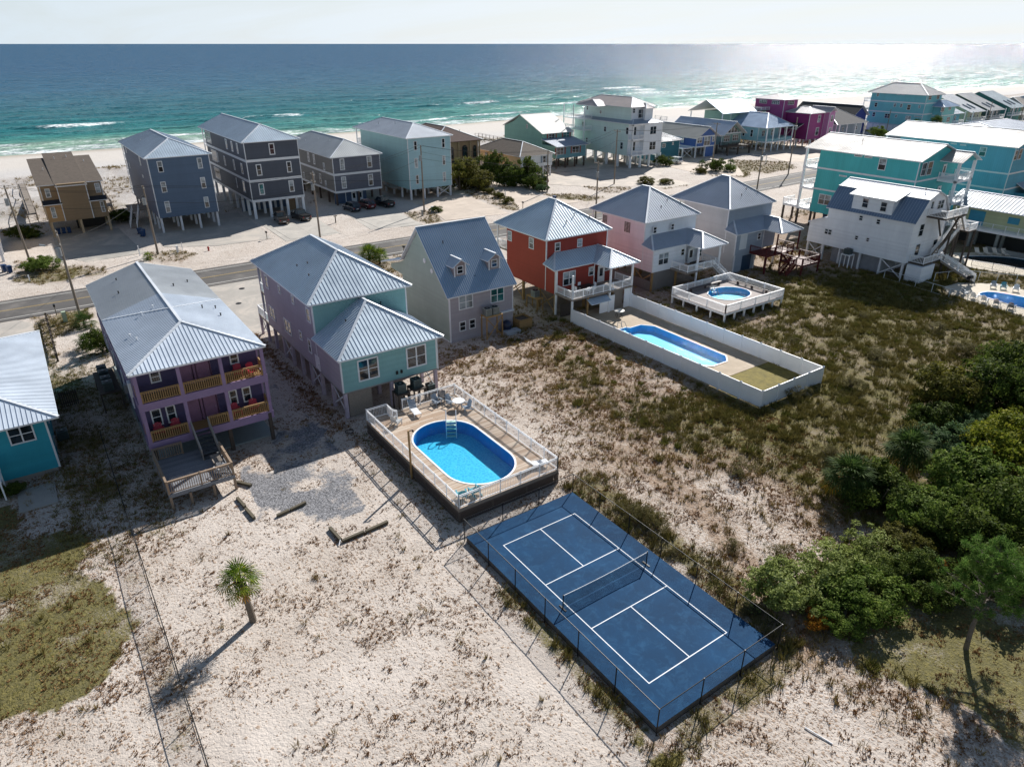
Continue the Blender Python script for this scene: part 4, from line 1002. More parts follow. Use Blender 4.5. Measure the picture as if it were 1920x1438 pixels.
sl_ = (zr - 5.37) / (yr - ye)
DORM = {}
for cx in (17.25, 21.75):
    z0 = 5.37 + (47.2 - ye) * sl_; w = .75; zt = z0 + 1.35
    yb = ye + (zt - 5.37) / sl_; yp = ye + (zt + .5 - 5.37) / sl_
    m = MB(); m.add([(cx - w, 47.2, z0 - .1), (cx + w, 47.2, z0 - .1), (cx + w, 47.2, zt), (cx, 47.2, zt + .5), (cx - w, 47.2, zt), (cx - w, yb, zt), (cx + w, yb, zt), (cx, yp, zt + .5)],
                   [(0, 1, 2, 3, 4), (0, 4, 5), (1, 6, 2)])
    d = m.build('dormer', [plain('dormer_cheek_grey', '#9a8f90')], h)
    roof(d, [[(cx - w - .35, 46.85, zt - .2), (cx, 46.85, zt + .55), (cx, yp + .3, zt + .55), (cx - w - .35, yb - .1, zt - .2)], [(cx + w + .35, 46.85, zt - .2), (cx + w + .35, yb - .1, zt - .2), (cx, yp + .3, zt + .55), (cx, 46.85, zt + .55)]], GALV, rib=.22, t=.08, name='dormer_roof')
    me, pm = wmesh(.8, .9, 1, 'd', None, .08); q = inst('window', me, d, (cx, 47.19, z0 + .72)); pp = bpy.data.objects.new('pane', pm); COL.objects.link(pp); pp.parent = q
    MB().box(cx - w - .02, 47.15, z0, cx - w + .12, 47.2, zt).build('corner_trim', WTRIM, d); MB().box(cx + w - .12, 47.15, z0, cx + w + .02, 47.2, zt).build('corner_trim', WTRIM, d)
vent(h, 17.0, 50.3, 9.95, .3); vent(h, 19, 46.95, 6.65, .12)
win(h, WIN['cottage'])
MB().box(18.9, 45.6, 2.15, 23.4, 45.9, 2.3).build('floor_rim', WTRIM, h)
MB().box(19, 45.9, 0, 23.2, 46.0, 2.2).build('skirt_board', plain('dark_brown_boards', '#3c3836'), h)  # boards in one dark brown colour
piles(h, [(23.2, 46.1)], -.1, 2.2, PINEW, .2)
for z, y in ((8.2, 51), (7.4, 49.4)): MB().tube((14.9, y, z), (15.02, y, z), .28, 16).build('gable_vent', WTRIM, h)
MB().box(14.92, 45.9, 0, 15.0, 49.5, .12).build('drip_edge', WTRIM, h)

# --- three sister houses on piles: red, pink, grey
def sister(label, dx, y0, matS, matW, roofm, zsk, wk, col, deckm, deckz, dy0, pr):
    X0, X1 = dx, dx + 9.75
    h = root('beach_house', label, 'house', (dx + 4.9, 52, 0))
    yU = y0 + 1.9; yN = y0 + 10.3
    body(h, X0, X1, yU, yN, 2.6, 8.8, matS, matW, trim=pr)
    body(h, X0 - .001, X0 + (6.2 if col == 'pink' else 6.2), y0, yU, 2.6, 5.75, matS, matW, trim=pr)
    MB().box(X0 + 6.2, y0 + .6, 2.6, X1, yU, 5.7).build('wall', [matS], h)
    roof(h, hip(X0 - .35, X1 + .4, y0 + 1.5, y0 + 12.9, 8.95, 12.35, y0 + 6.4, y0 + 7.9), roofm, rib=.4, rw=.04, fascia=pr)
    ex = X0 - .5; ze = 5.75; zt = 7.15
    yw = yU
    roof(h, [[(ex, y0 - .4, ze), (X0 + 5.6, y0 - .4, ze), (X0 + 8.1, yw, zt), (X0 + 1.3, yw, zt)], [(ex, y0 - .4, ze), (X0 + 1.3, yw, zt), (ex, yw, ze + .35)],
             [(X0 + 5.6, y0 - .4, ze), (X0 + 5.6, y0 - 3.4, ze), (X0 + 8.1, y0 - .9, zt), (X0 + 8.1, yw, zt)],
             [(X0 + 5.6, y0 - 3.4, ze), (X1 + .9, y0 - 3.4, ze), (X0 + 8.1, y0 - .9, zt)], [(X1 + .9, y0 - 3.4, ze), (X1 + .9, yw, ze), (X0 + 8.1, yw, zt), (X0 + 8.1, y0 - .9, zt)]], roofm, rib=.36, rw=.035, fascia=pr, name='porch_roof')
    for u in ((.35, .33), (2.3, .35), (6.1, .2)): pass
    for px_, py_, dz in ((4.0, 3.2, 1.15), (5.9, 4.0, 1.6), (7.9, 3.4, 1.3)):
        zz = 8.95 + (py_ - 1.5) * (12.35 - 8.95) / 4.9; vent(h, X0 + px_, y0 + py_, zz - .05, .32)
    win(h, WIN[wk])
    ys = [y0 + .15, y0 + 3.4, y0 + 6.8, y0 + 10.1]
    piles(h, grid((X0 + .2, X0 + 4.8, X1 - .2), ys), -.2, 2.6, PINEW if col != 'grey' else PILEW, .28)
    for a, c in ((0, 1), (1, 2), (2, 3)): 
        if (a + int(dx)) % 2 == 0: xbrace(h, (X0 + .2, ys[a]), (X0 + .2, ys[c]), .2, 2.4, PINEW)
    deck(h, X0 + (0 if col == 'red' else 3.4), X1, dy0, y0 - .02, deckz, deckm, axis='y')
    # street side gallery
    deck(h, X0, X1, yN, y0 + 12.6, 2.8, deckm); rail(h, [(X0, yN), (X0, y0 + 12.55), (X1, y0 + 12.55), (X1, yN)], 2.8, WHITE, sp=.16)
    deck(h, X0, X1, yN, y0 + 12.6, 5.9, deckm); rail(h, [(X0, yN), (X0, y0 + 12.55), (X1, y0 + 12.55), (X1, yN)], 5.9, WHITE, sp=.16)
    piles(h, [(X0 + .1, y0 + 12.5), (X0 + 4.9, y0 + 12.5), (X1 - .1, y0 + 12.5)], 0, 8.85, WHITE, .16, 'porch_column')
    return h
RED = siding('brick_red_siding', '#a2402f'); REDS = siding('brick_red_siding_shaded', '#9a3d33')  # south wall takes a darker copy, its shade put into the colour
h = red = sister('brick red house with white trim and blue metal roof above the long pool', 30, 46.4, REDS, RED, GALV, 0, 'red', 'red', GREYW, 2.85, 43.1, WTRIM)
rail(h, [(30.1, 46.3), (30.1, 43.15), (39.65, 43.15), (39.65, 46.3)], 2.85, WHITE, h=.95, sp=.16, post=1.6)
piles(h, [(30.1, 43.2), (36, 43.2), (39.6, 43.2), (30.1, 46.3)], 0, 5.75, WHITE, .2, 'porch_column')
piles(h, [(32.6, 43.3)], 0, 2.7, PINEW, .18, 'deck_post')
door(h, 'S', 46.4, 37.3, 2.87); win(h, [('S', 47.0, 38.8, 4.5, .9, 1.1, 1, 'c')])
MB().box(34.6, 43.3, .1, 37, 43.36, 2.1).build('storage_door', WHITE, h); MB().box(37.1, 43.6, .1, 38.6, 43.66, 2.5).build('skirt_board', GREYW, h)
MB().box(38.6, 43.3, .1, 39.7, 43.36, 2.6).build('white_panel_wall', WHITE, h); MB().box(30, 45.2, .05, 31.9, 45.26, 1.7).build('skirt_board', DARKW, h)
roof(h, [[(32.4, 42.3, 1.95), (35.6, 42.3, 1.95), (35.6, 43.3, 2.4), (32.4, 43.3, 2.4)]], GALV, rib=.2, t=.05, name='lean_to_roof')
piles(h, [(39.2, 43.3)], 2.6, 2.7, WHITE, .1)
h = pink = sister('pale pink and white house with shuttered side windows and grey metal roof', 46, 46.0, siding('cool_white_siding', '#e8edf4'), siding('pale_pink_siding', '#ecdfe3'), GALV_DK, 0, 'pink', 'pink', GREYW, 2.75, 43, WTRIM)
rail(h, [(49.6, 45.9), (49.6, 43.05), (54.2, 43.05)], 2.75, WHITE, h=.95, sp=.16, post=1.6); rail(h, [(55.7, 43.05), (55.7, 45.9)], 2.75, WHITE, h=.95, sp=.16)
piles(h, [(51.4, 43.1), (55.7, 43.1)], 0, 5.75, WHITE, .2, 'porch_column')
door(h, 'S', 46.0, 53.3, 2.78); stairs(h, (56.4, 40.6, .05), (55, 43.3, 2.7), 1.0, 9, GREYW, railm=WHITE)
MB().box(46.05, 46.2, 0, 50.8, 46.3, 2.6).build('skirt_board', concrete('grey_block_skirt', '#7e7a78'), h); MB().box(45.98, 46.2, .02, 46.06, 55.9, 1.4).build('skirt_board', concrete('grey_block_skirt', '#7e7a78'), h)
h = grey = sister('light grey house with boarded windows and dark ribbed metal roof', 61.6, 45.2, siding('blue_grey_siding', '#9fabba'), siding('pale_grey_siding', '#bfc1c2'), GALV_DK, 0, 'grey', 'grey', plain('oxblood_paint', '#5e1d1e'), 2.7, 42.2, WTRIM)
OX = plain('oxblood_paint', '#5e1d1e')
rail(h, [(65.0, 45.1), (65.0, 42.3), (68.6, 42.3)], 2.7, OX, sp=.16); rail(h, [(69.8, 42.3), (71.3, 42.3), (71.3, 45.1)], 2.7, OX, sp=.16)
deck(h, 68.5, 72.8, 38.6, 42.2, 1.6, OX, axis='y'); rail(h, [(68.5, 42.1), (68.5, 38.7), (72.7, 38.7), (72.7, 42.1)], 1.6, OX, sp=.16)
stairs(h, (69.2, 40.9, 1.6), (69.2, 42.4, 2.7), 1.1, 5, OX); stairs(h, (66.4, 40.2, .05), (68.6, 40.2, 1.6), 1.1, 7, OX, railm=OX)
piles(h, [(65.1, 42.3), (68.6, 42.3), (71.2, 42.3), (68.6, 38.7), (72.6, 38.7), (72.6, 42), (66.8, 43.6)], 0, 2.6, OX, .18, 'deck_post')
piles(h, [(66.8, 42.1), (71.9, 42.1)], 2.7, 5.7, OX, .16, 'porch_column')
MB().box(61.6, 45.26, 0, 62.0, 55, 2.6).build('wall', siding('pale_grey_siding', '#bfc1c2'), h); MB().box(62, 45.25, 0, 66.2, 45.35, 2.6).build('wall', siding('blue_grey_siding', '#9fabba'), h)
MB().box(63.6, 45.2, .05, 65.6, 45.27, 2.3).build('garage_opening', plain('dark_opening_blue', '#24405a'), h)

# --- white gambrel house
GW = siding('white_siding', '#f1f4fa')
h = gamb = root('beach_house', 'white gambrel roofed house on piles with a long zigzag rear staircase', 'house', (83, 37, 0))
x0, x1, y0, y1 = 78.6, 87.4, 29.5, 42.3
prof = [(x0, 2.4), (x1, 2.4), (x1, 8.15), (x1 - 2, 10.85), (83, 11.75), (x0 + 2, 10.85), (x0, 8.15)]
b = MB(); b.ext([(x, y0, z) for x, z in prof], (0, y1 - y0, 0)); b.build('wall', GW, h)
b = MB(); b.ext([(x0 - .001, 42.3, 2.4), (x0 - .001, 45, 2.4), (x0 - .001, 45, 5.35), (x0 - .001, 42.3, 6.5)], (8.8, 0, 0)); b.build('wall', GW, h)
E0 = .35; BL = metal_roof('blue_grey_metal_roof', '#70849c', .45, .5); WR = metal_roof('bright_white_metal_roof', '#eef0f2', .5, 0)
ya, yb = y0 - .3, y1 + .3
roof(h, [[[(x0 - .35, ya, 8.0), (x0 - .35, yb, 8.0), (x0 + 1.95, yb, 10.95), (x0 + 1.95, ya, 10.95)], 0], [[(x0 + 1.95, ya, 10.95), (x0 + 1.95, yb, 10.95), (83, yb, 11.9), (83, ya, 11.9)], 1],
         [[(x1 - 1.95, ya, 10.95), (x1 - 1.95, yb, 10.95), (83, yb, 11.9), (83, ya, 11.9)], 1], [[(x1 + .35, ya, 8.0), (x1 + .35, yb, 8.0), (x1 - 1.95, yb, 10.95), (x1 - 1.95, ya, 10.95)], 0]], [BL, WR], rib=.4, rw=.03, capm=WR)
m = MB().box(x0 + .02, 32.9, 8.0, x0 + 3, 38.9, 10.55); d = m.build('dormer', GW, h)
roof(d, [[(x0 - .35, 32.5, 10.5), (x0 - .35, 39.4, 10.5), (x0 + 3.4, 39.4, 11.55), (x0 + 3.4, 32.5, 11.55)]], WR, rib=.4, rw=.03, name='dormer_roof')
roof(h, [[(x0 - .3, 42.6, 6.5), (x0 - .3, 45.2, 5.4), (x1 + .3, 45.2, 5.4), (x1 + .3, 42.6, 6.5)]], WR, rib=.4, rw=.03, name='lean_to_roof')
win(h, [(f, 78.62 if (f == 'W' and z > 8.5) else c, u, z, w, hh, n, g) for f, c, u, z, w, hh, n, g in WIN['gamb']])
piles(h, grid((78.85, 83, 87.2), (29.8, 33, 36.2, 39.4, 42.2, 44.8)), -.2, 2.4, PILEW, .28)
for a, c in (((78.85, 44.8), (78.85, 42.2)), ((78.85, 33), (78.85, 29.8))): xbrace(h, a, c, .2, 2.3)
MB().box(79.2, 33, 0, 86.5, 33.2, 2.35).build('skirt_board', plain('white_block_wall', '#c9ccd2'), h); MB().box(79.4, 33.2, 0, 79.5, 41, 2.2).build('skirt_board', plain('under_house_grey_wall', '#8d8f95'), h)  # side wall in a plain mid grey
MB().box(78.9, 27.2, 0, 82.4, 29.3, 2.3).build('storage_room', GW, h)
deck(h, 79.5, 85.5, 27.4, 29.5, 2.6, DARKW); rail(h, [(79.5, 29.4), (79.5, 27.45), (84.2, 27.45)], 2.6, WHITE, sp=.18)
deck(h, 81.4, 87.2, 26.9, 29.5, 8.7, DARKW); rail(h, [(81.4, 29.4), (81.4, 26.95), (87.2, 26.95), (87.2, 28)], 8.7, WHITE, sp=.18)
for p, q in (((82, 28.2, 8.6), (84, 28.2, 5.8)), ((86, 27.2, 8.6), (84.6, 27.8, 5))): MB().bar(p, q, .16, .2).build('brace', DARKW, h)
deck(h, 88.2, 90.4, 26.4, 29, 6.2, DARKW); rail(h, [(88.2, 28.9), (88.2, 26.45), (90.4, 26.45), (90.4, 28.9)], 6.2, WHITE, sp=.18)
piles(h, [(88.3, 26.5), (90.3, 26.5), (88.3, 28.9), (90.3, 28.9), (84.5, 27.2), (86.9, 27.2)], 0, 6.1, DARKW, .2, 'deck_post')
stairs(h, (88.4, 27.6, 6.2), (86.2, 27.6, 8.6), 1, 9, GREYW, railm=WHITE); stairs(h, (84.6, 28.6, 2.7), (88.3, 28.2, 6.1), 1, 12, GREYW, railm=WHITE); stairs(h, (86.2, 23.2, .1), (84.2, 27.4, 2.6), 1.1, 11, GREYW, railm=WHITE)
door(h, 'S', 29.5, 82.2, 8.72); vent(h, 82.5, 31, 11.9, .15); vent(h, 81, 37, 11.1, .1)

# --- large teal house and its cyan neighbour
def tall_pair(label, X0, X1, Y0, Y1, ze, zr, mat, matS, wk, bands, z0, roofm):
    h = root('apartment_house', label, 'house', ((X0 + X1) / 2, (Y0 + Y1) / 2, 0))
    body(h, X0, X1, Y0, Y1, z0, ze - .1, matS, mat, band=bands, gable=((X0 + X1) / 2, zr - .25, 'SN'))
    roof(h, hip(X0 - .5, X1 + .5, Y0 - .5, Y1 + 2.9, ze, zr, Y0 - .5, Y1 + 2.9), roofm, rib=.42, rw=.03)
    win(h, WIN[wk])
    piles(h, grid((X0 + .2, (X0 + X1) / 2, X1 - .2), [Y0 + .3 + k * (Y1 - Y0 - .5) / 4 for k in range(5)]), -.2, z0, DARKW, .3)
    return h
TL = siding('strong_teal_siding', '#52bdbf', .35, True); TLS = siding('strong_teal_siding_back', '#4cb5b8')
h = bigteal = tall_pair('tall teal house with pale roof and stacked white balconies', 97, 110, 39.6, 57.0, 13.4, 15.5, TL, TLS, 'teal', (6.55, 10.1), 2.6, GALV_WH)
for z in (3.0, 6.65, 10.2):
    deck(h, 97, 110, 57, 59.9, z, WHITE, t=.35); rail(h, [(97.05, 57.1), (97.05, 59.85), (109.9, 59.85)], z, WHITE, sp=.2)
deck(h, 97.6, 101, 59.9, 63.2, 3.05, WHITE, t=.4); rail(h, [(97.6, 60), (97.6, 63.15), (100.9, 63.15)], 3.05, WHITE, sp=.2)
piles(h, [(97.2, 59.7), (103.5, 59.7), (109.8, 59.7)], 3, 13.3, WHITE, .35, 'porch_column')
piles(h, [(97.8, 63), (100.8, 63), (97.3, 59.6), (103, 59.6), (109, 59.6)], -.2, 2.9, DARKW, .3)
# rear porch tower of the teal house
PX0, PX1, PY0 = 103.8, 109.2, 36.6
roof(h, [[(103.2, 36.1, 13.0), (106.5, 36.1, 14.4), (106.5, 41.5, 14.4), (103.2, 41.5, 13.0)], [(109.8, 36.1, 13.0), (109.8, 41.5, 13.0), (106.5, 41.5, 14.4), (106.5, 36.1, 14.4)]], [GALV_WH], rib=.4, rw=.03, name='porch_roof')
MB().ext([(103.9, 36.7, 13.0), (109.1, 36.7, 13.0), (106.5, 36.7, 14.15)], (0, .1, 0)).build('gable_wall', TLS, h)
piles(h, [(104, 36.8), (109, 36.8)], 0, 13, WHITE, .4, 'porch_column')
for z in (3.2, 6.6, 10.1):
    deck(h, 103.8, 109.2, 36.6, 39.6, z, WHITE, t=.4); rail(h, [(103.85, 39.5), (103.85, 36.65), (109.15, 36.65), (109.15, 39.5)], z, WHITE, sp=.2)
    door(h, 'S', 39.56, 105.3, z + .05, mat=WTRIM)
vent(h, 101, 52, 14.95, .35)
h = cyan = tall_pair('tall cyan blue house with large pale roof behind the yellow motel', 122, 135.4, 36.3, 56.5, 14.0, 16.2, siding('cyan_siding', '#6cb6cb', .35, True), siding('cyan_siding_back', '#5aa9c2'), 'cyan', (6.7, 9.4), 0, GALV_WH)
for z in (3, 6.7, 10.2): deck(h, 122, 135, 56.5, 59.3, z, WHITE, t=.3); rail(h, [(122, 56.6), (122, 59.25), (134.9, 59.25)], z, WHITE, sp=.2)
piles(h, [(122.1, 59.2), (128.5, 59.2), (134.9, 59.2)], 0, 13.9, WHITE, .3, 'porch_column')
roof(h, [[(126.5, 33.5, 6.0), (133, 33.5, 6.0), (133, 36.3, 7.6), (126.5, 36.3, 7.6)]], GALV_DK, rib=.4, name='porch_roof')
MB().box(126.8, 34, 0, 132.8, 36.29, 5.9).build('wall', siding('cyan_siding_back', '#5aa9c2'), h)

# --- pale yellow motel block
YM = siding('pale_yellow_siding', '#c9cfa4', .2)
h = motel = root('motel', 'pale yellow motel wing with ribbed white roof and railed walkway', 'motel', (112, 28, 0))
body(h, 107.5, 114, 4, 37.6, 3.2, 6.05, YM)
roof(h, [[(106.3, 3, 6.1), (106.3, 38.3, 6.1), (110.8, 38.3, 7.9), (110.8, 3, 7.9)], [(115.3, 3, 6.1), (115.3, 38.3, 6.1), (110.8, 38.3, 7.9), (110.8, 3, 7.9)]], metal_roof('white_ribbed_roof', '#93a1a8', .5, .2), rib=.55, rw=.1, rh=.07)
deck(h, 105.3, 107.5, 4, 37.6, 3.2, WHITE, t=.4); rail(h, [(105.4, 37.5), (105.4, 4.1)], 3.2, WHITE, sp=.4, kind='cable')
TB = plain('sky_blue_door_paint', '#3f97b4', .5)
for y in (33.6, 23.6, 13.6): door(h, 'W', 107.5, y, 3.22, 2.2, 2.2, TB, False)
for y in (28.2, 18.2, 8.2): MB().box(107.42, y - .8, 4.3, 107.5, y + .8, 5.3).build('storm_shutter', TB, h)
piles(h, grid((105.6, 107.8, 113.8), (4.5, 9, 14, 19, 24, 29, 33, 37)), -.2, 2.9, plain('grey_motel_pile', '#8a8f8c'), .4)  # piles in a plain grey
MB().box(109, 5, 0, 109.2, 37, 2.5).build('skirt_board', plain('painted_parking_shade', '#2f3433'), h)  # dark sheet standing in for the shade beneath the motel
# ------------------------------------------------------------------ north side, along the beach
def stilts(h, xs, ys, z1, mat=PILEW, s=.35): piles(h, grid(xs, ys), -.25, z1, mat, s)
def gallery(h, x0, x1, y1, zs, ztop, d=2.6):
    for z in zs:
        deck(h, x0, x1, y1, y1 + d, z, WHITE, t=.3); rail(h, [(x0 + .05, y1 + .1), (x0 + .05, y1 + d - .05), (x1 - .05, y1 + d - .05), (x1 - .05, y1 + .1)], z, WHITE, sp=.22)
    piles(h, [(x0 + .12, y1 + d - .1), ((x0 + x1) / 2, y1 + d - .1), (x1 - .12, y1 + d - .1)], zs[0], ztop, WHITE, .2, 'porch_column')

SH = shingles('brown_asphalt_shingles', '#5c5249')
TN = siding('tan_siding', '#b5946a'); TNS = siding('tan_siding_shaded', '#937d62')  # south walls use a darker tan, with shade mixed into the colour
h = root('beach_house', 'tan wooden house with brown shingle roof near the left edge', 'house', (-13, 133, 0))
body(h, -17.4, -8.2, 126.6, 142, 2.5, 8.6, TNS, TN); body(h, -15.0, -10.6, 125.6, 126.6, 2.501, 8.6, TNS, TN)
MB().box(-17.38, 125.8, 2.5, -15, 126.6, 5.5).build('wall', TN, h); MB().box(-10.6, 125.8, 2.5, -8.2, 126.6, 5.5).build('wall', TNS, h)
roof(h, [[(-17.8, 126.3, 8.55), (-15.2, 126.3, 8.55), (-15.2, 140.8, 11.2), (-17.8, 140.8, 11.2)], [(-15.2, 125.2, 8.35), (-10.4, 125.2, 8.35), (-10.4, 142.6, 11.8), (-15.2, 142.6, 11.8)], [(-10.4, 126.3, 8.55), (-7.8, 126.3, 8.55), (-7.8, 140.8, 11.2), (-10.4, 140.8, 11.2)]], SH, rib=0)
MB().ext([(-17.4, 126.6, 8.55), (-17.4, 140.6, 8.55), (-17.4, 140.6, 11.0)], (9.2, 0, 0)).build('wall', TN, h)
for a, c in ((-17.6, -14.8), (-10.8, -7.9)): roof(h, [[(a, 125.2, 5.5), (c, 125.2, 5.5), (c, 126.6, 6.05), (a, 126.6, 6.05)]], shingles('dark_shingle_awning', '#2c3038'), rib=0, name='pent_roof')
win(h, [('S', 125.8 if z < 5.6 else 126.6, u, z, w, hh, n, g) for f, c, u, z, w, hh, n, g in WIN['tan']])
stilts(h, (-17.1, -12.7, -8.4), (126, 131, 136, 141.5), 2.5, plain('beige_pile', '#b5a184'))
for x, y, z in ((-15.9, 134, 10.2), (-13.6, 139, 11.3), (-11.6, 139.5, 11.4), (-9.2, 137, 10.7)): vent(h, x, y, z - .1, .25, WTRIM)
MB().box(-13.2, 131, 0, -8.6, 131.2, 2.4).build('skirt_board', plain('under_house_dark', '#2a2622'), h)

NV = siding('navy_siding', '#5c6f86'); NVW = siding('slate_violet_siding', '#666f86')
h = root('beach_house', 'navy blue three storey house on white piles with hip roof', 'house', (3.6, 131, 0))
body(h, -1.4, 8.6, 118, 143.6, 2.6, 12.55, NV, NVW)
roof(h, hip(-1.85, 9.15, 117.7, 146, 12.65, 15.0, 123.8, 140.8), GALV, rib=.4, rw=.03)
win(h, WIN['navy'])
stilts(h, (-1.1, 2.1, 5.2, 8.3), (118.4, 122, 126, 130, 134, 139, 143), 2.6)
gallery(h, -1.4, 8.6, 143.6, (2.9, 6.2, 9.4), 12.5); vent(h, .7, 135, 13.7, .2, WTRIM)
deck(h, -4.5, -1.5, 128, 134, 2.6, GREYW); stairs(h, (-4.9, 124.5, .1), (-3.6, 128, 2.5), 1.1, 9, GREYW, railm=WHITE)

CH_ = siding('charcoal_siding', '#575c67'); CHW = siding('charcoal_side_siding', '#5b5e68')
h = root('beach_house', 'charcoal three storey house with white bands over a row of carports', 'house', (20.2, 135, 0))
body(h, 15.2, 25.2, 119.6, 148.8, 3.1, 13.8, CH_, CHW, band=(3.1, 6.75, 10.35), bandh=.45)
roof(h, hip(14.75, 25.65, 119.1, 152.5, 13.9, 16.3, 124.8, 152.5), GALV, rib=.4, rw=.03)
win(h, WIN['chA'], case=.16)
win(h, [('W', 15.2, 143.5, z, 4.4, 2.3, 4, 'd') for z in (5.3, 8.9)]); win(h, [('W', 15.2, 146, 12.3, 4.2, 2.2, 4, 'd')])
piles(h, [(x, y) for x in (15.5, 18.5, 21.8, 24.9) for y in (119.9, 124, 128, 132, 137, 142, 148)], -.2, 3.1, WHITE, .45)
MB().box(15.2, 128, 0, 25, 128.2, 3.0).build('garage_back_wall', plain('blue_grey_garage_wall', '#50647e'), h); MB().box(22.8, 124, 0, 24.8, 124.1, 2.9).build('garage_door', plain('tan_wood_door', '#8a7055'), h)
gallery(h, 15.2, 25.2, 148.8, (3.3, 6.9, 10.5), 13.8)
SLB = siding('slate_siding', '#696d79'); SLW = siding('taupe_grey_siding', '#86837f')
h = root('beach_house', 'slate grey two storey house with white bands beside three parked cars', 'house', (37.6, 136, 0))
body(h, 32.6, 42.9, 122.2, 149, 2.5, 9.45, SLB, SLW, band=(2.5, 5.95), bandh=.42)
roof(h, hip(32.05, 43.45, 121.8, 152, 9.55, 12.2, 127.6, 146.5), GALV_OLD, rib=.4, rw=.03)
win(h, WIN['chB'], case=.15); gallery(h, 32.6, 42.9, 149, (2.7, 6.2), 9.5)
piles(h, grid((32.9, 37.7, 42.6), (122.6, 127, 132, 137, 142, 148.5)), -.2, 2.5, plain('dark_brown_pile', '#5a4a42'), .35)  # piles in a dark brown of their own
MB().box(33, 124, 0, 40, 124.2, 2.45).build('wall', plain('blue_entry_wall', '#445a78'), h); door(h, 'S', 124, 37.2, .05, mat=WTRIM); door(h, 'S', 124, 38.6, .05, mat=WTRIM); MB().box(35.3, 123.95, 0, 35.45, 124, 2.4).build('corner_trim', WTRIM, h)
for x, y, z in ((34.5, 142, 10.8), (36, 138, 11.5), (36.3, 132, 11.6)): vent(h, x, y, z - .1, .25, WTRIM)

PB = siding('pale_blue_siding', '#a3c8d2'); PBW = siding('pale_mint_side_siding', '#a9cdcd')
h = root('beach_house', 'pale blue three storey house with bright hip roof behind a utility pole', 'house', (52.8, 131, 0))
body(h, 47.6, 57.8, 118.5, 142, 2.2, 12.45, PB, PBW)
roof(h, hip(47.15, 58.25, 118.1, 145.4, 12.55, 14.75, 125.2, 140.4), metal_roof('pale_roof', '#c6ccd4', .5, .35), rib=.4, rw=.025)
win(h, WIN['pale']); gallery(h, 47.6, 57.8, 142, (2.5, 5.8, 9.2), 12.4)
stilts(h, (47.9, 51.1, 54.3, 57.5), (118.8, 123, 127, 131, 136, 141.6), 2.2)
vent(h, 50, 137, 13.7, .4, GREYM); vent(h, 51.2, 131, 14.2, .4, GREYM); xbrace(h, (54.3, 118.8), (57.5, 118.8), .2, 2.1)
deck(h, 45.6, 47.5, 122.5, 127.5, 2.2, GREYW)

ST = plain('tan_stucco', '#9f8468', .85, var=.08)
h = root('villa', 'tan stucco villa with brown tile roof and arched dark windows', 'house', (68, 142, 0))
b = body(h, 61.4, 73.2, 132, 152, 0, 9.2, ST, corners='')
roof(h, hip(60.6, 74.2, 131.3, 153, 9.35, 12.2, 137.4, 147), shingles('dark_brown_tiles', '#4f3b37'), rib=0, fascia=plain('brown_fascia', '#5a4238'))
for x in (62.2, 65.8, 69.4, 72.2):
    for z in (.6, 5.4):
        w = .75 if x != 65.8 and x != 72.2 else .5
        pts = [(x - w, 131.94, z), (x + w, 131.94, z)] + [(x + w * cos(a), 131.94, z + 2.2 + w * sin(a)) for a in [pi * k / 8 for k in range(9)]]
        f = MB().ext([(q[0], q[1] - .02, q[2]) for q in pts], (0, .08, 0)).build('window', plain('maroon_frame', '#472a2c'), h)
        MB().ext([(x + (q[0] - x) * .8, 131.9, z + .15 + (q[2] - z) * .9) for q in pts], (0, .03, 0)).build('pane', GLASSD, f)
    MB().ext([(x - 1, 131.2, 4.2), (x + 1, 131.2, 4.2), (x + .8, 131.95, 4.9), (x - .8, 131.95, 4.9)], (0, 0, .08)).build('awning', plain('dark_awning', '#2e2826'), h)
for x in (60.9, 64, 67.6, 70.8, 73.3): MB().tube((x, 131.6, 0), (x, 131.6, 9.2), .22, 10).build('column', ST, h)

h = root('beach_house', 'low cream and white house on piles with brown shingle hip roof', 'house', (86.5, 136, 0))
body(h, 81.9, 91.6, 126.5, 145.5, 2.55, 5.25, siding('white_front_siding', '#dfe3e6', .3, True), siding('cream_side_siding', '#dcc3a0', .3, True))
roof(h, hip(81.3, 92.2, 126, 146.6, 5.3, 7.9, 132.4, 141.2), SH, rib=0)
win(h, WIN['low'])
for x in (83.0, 84.7, 88.25, 90.0): MB().box(x - .22, 126.43, 3.3, x + .22, 126.5, 4.95).build('shutter', plain('blue_grey_shutter', '#7d8c9c'), h)
stilts(h, (82.3, 84.5, 86.8, 89, 91.3), (126.9, 131, 135.5, 140, 145), 2.55)
xbrace(h, (89, 126.9), (91.3, 126.9), .1, 2.4)

h = root('beach_house', 'mint green house with steep cream roof and red shutters', 'house', (104, 143, 0))
MT = siding('mint_side_siding', '#8dbcae'); MTS = siding('mint_blue_front_siding', '#7dabb2')
b = MB(); b.m = 1; b.ext([(98.6, 140, 2.4), (98.6, 140, 8.3), (98.6, 150.2, 12.2), (98.6, 153.5, 10.4), (98.6, 158, 9), (98.6, 158, 2.4)], (10.2, 0, 0)); b.mi = [1] * len(b.mi); b.build('wall', [MTS, MT], h)
body(h, 98.61, 108.6, 133.6, 140, 2.6, 5.6, MTS, MT)
roof(h, [[(98.3, 139.6, 8.3), (109.2, 139.6, 8.3), (109.2, 150.2, 12.45), (98.3, 150.2, 12.45)], [(98.3, 150.2, 12.45), (109.2, 150.2, 12.45), (109.2, 158.5, 9.1), (98.3, 158.5, 9.1)]], metal_roof('cream_metal_roof', '#e6dfd2', .55, 0), rib=.5, rw=.03, capm=WTRIM)
roof(h, [[(98.2, 133, 5.65), (109.3, 133, 5.65), (109.3, 139.98, 7.0), (98.2, 139.98, 7.0)]], GALV_DK, rib=.4, rw=.03, name='porch_roof')
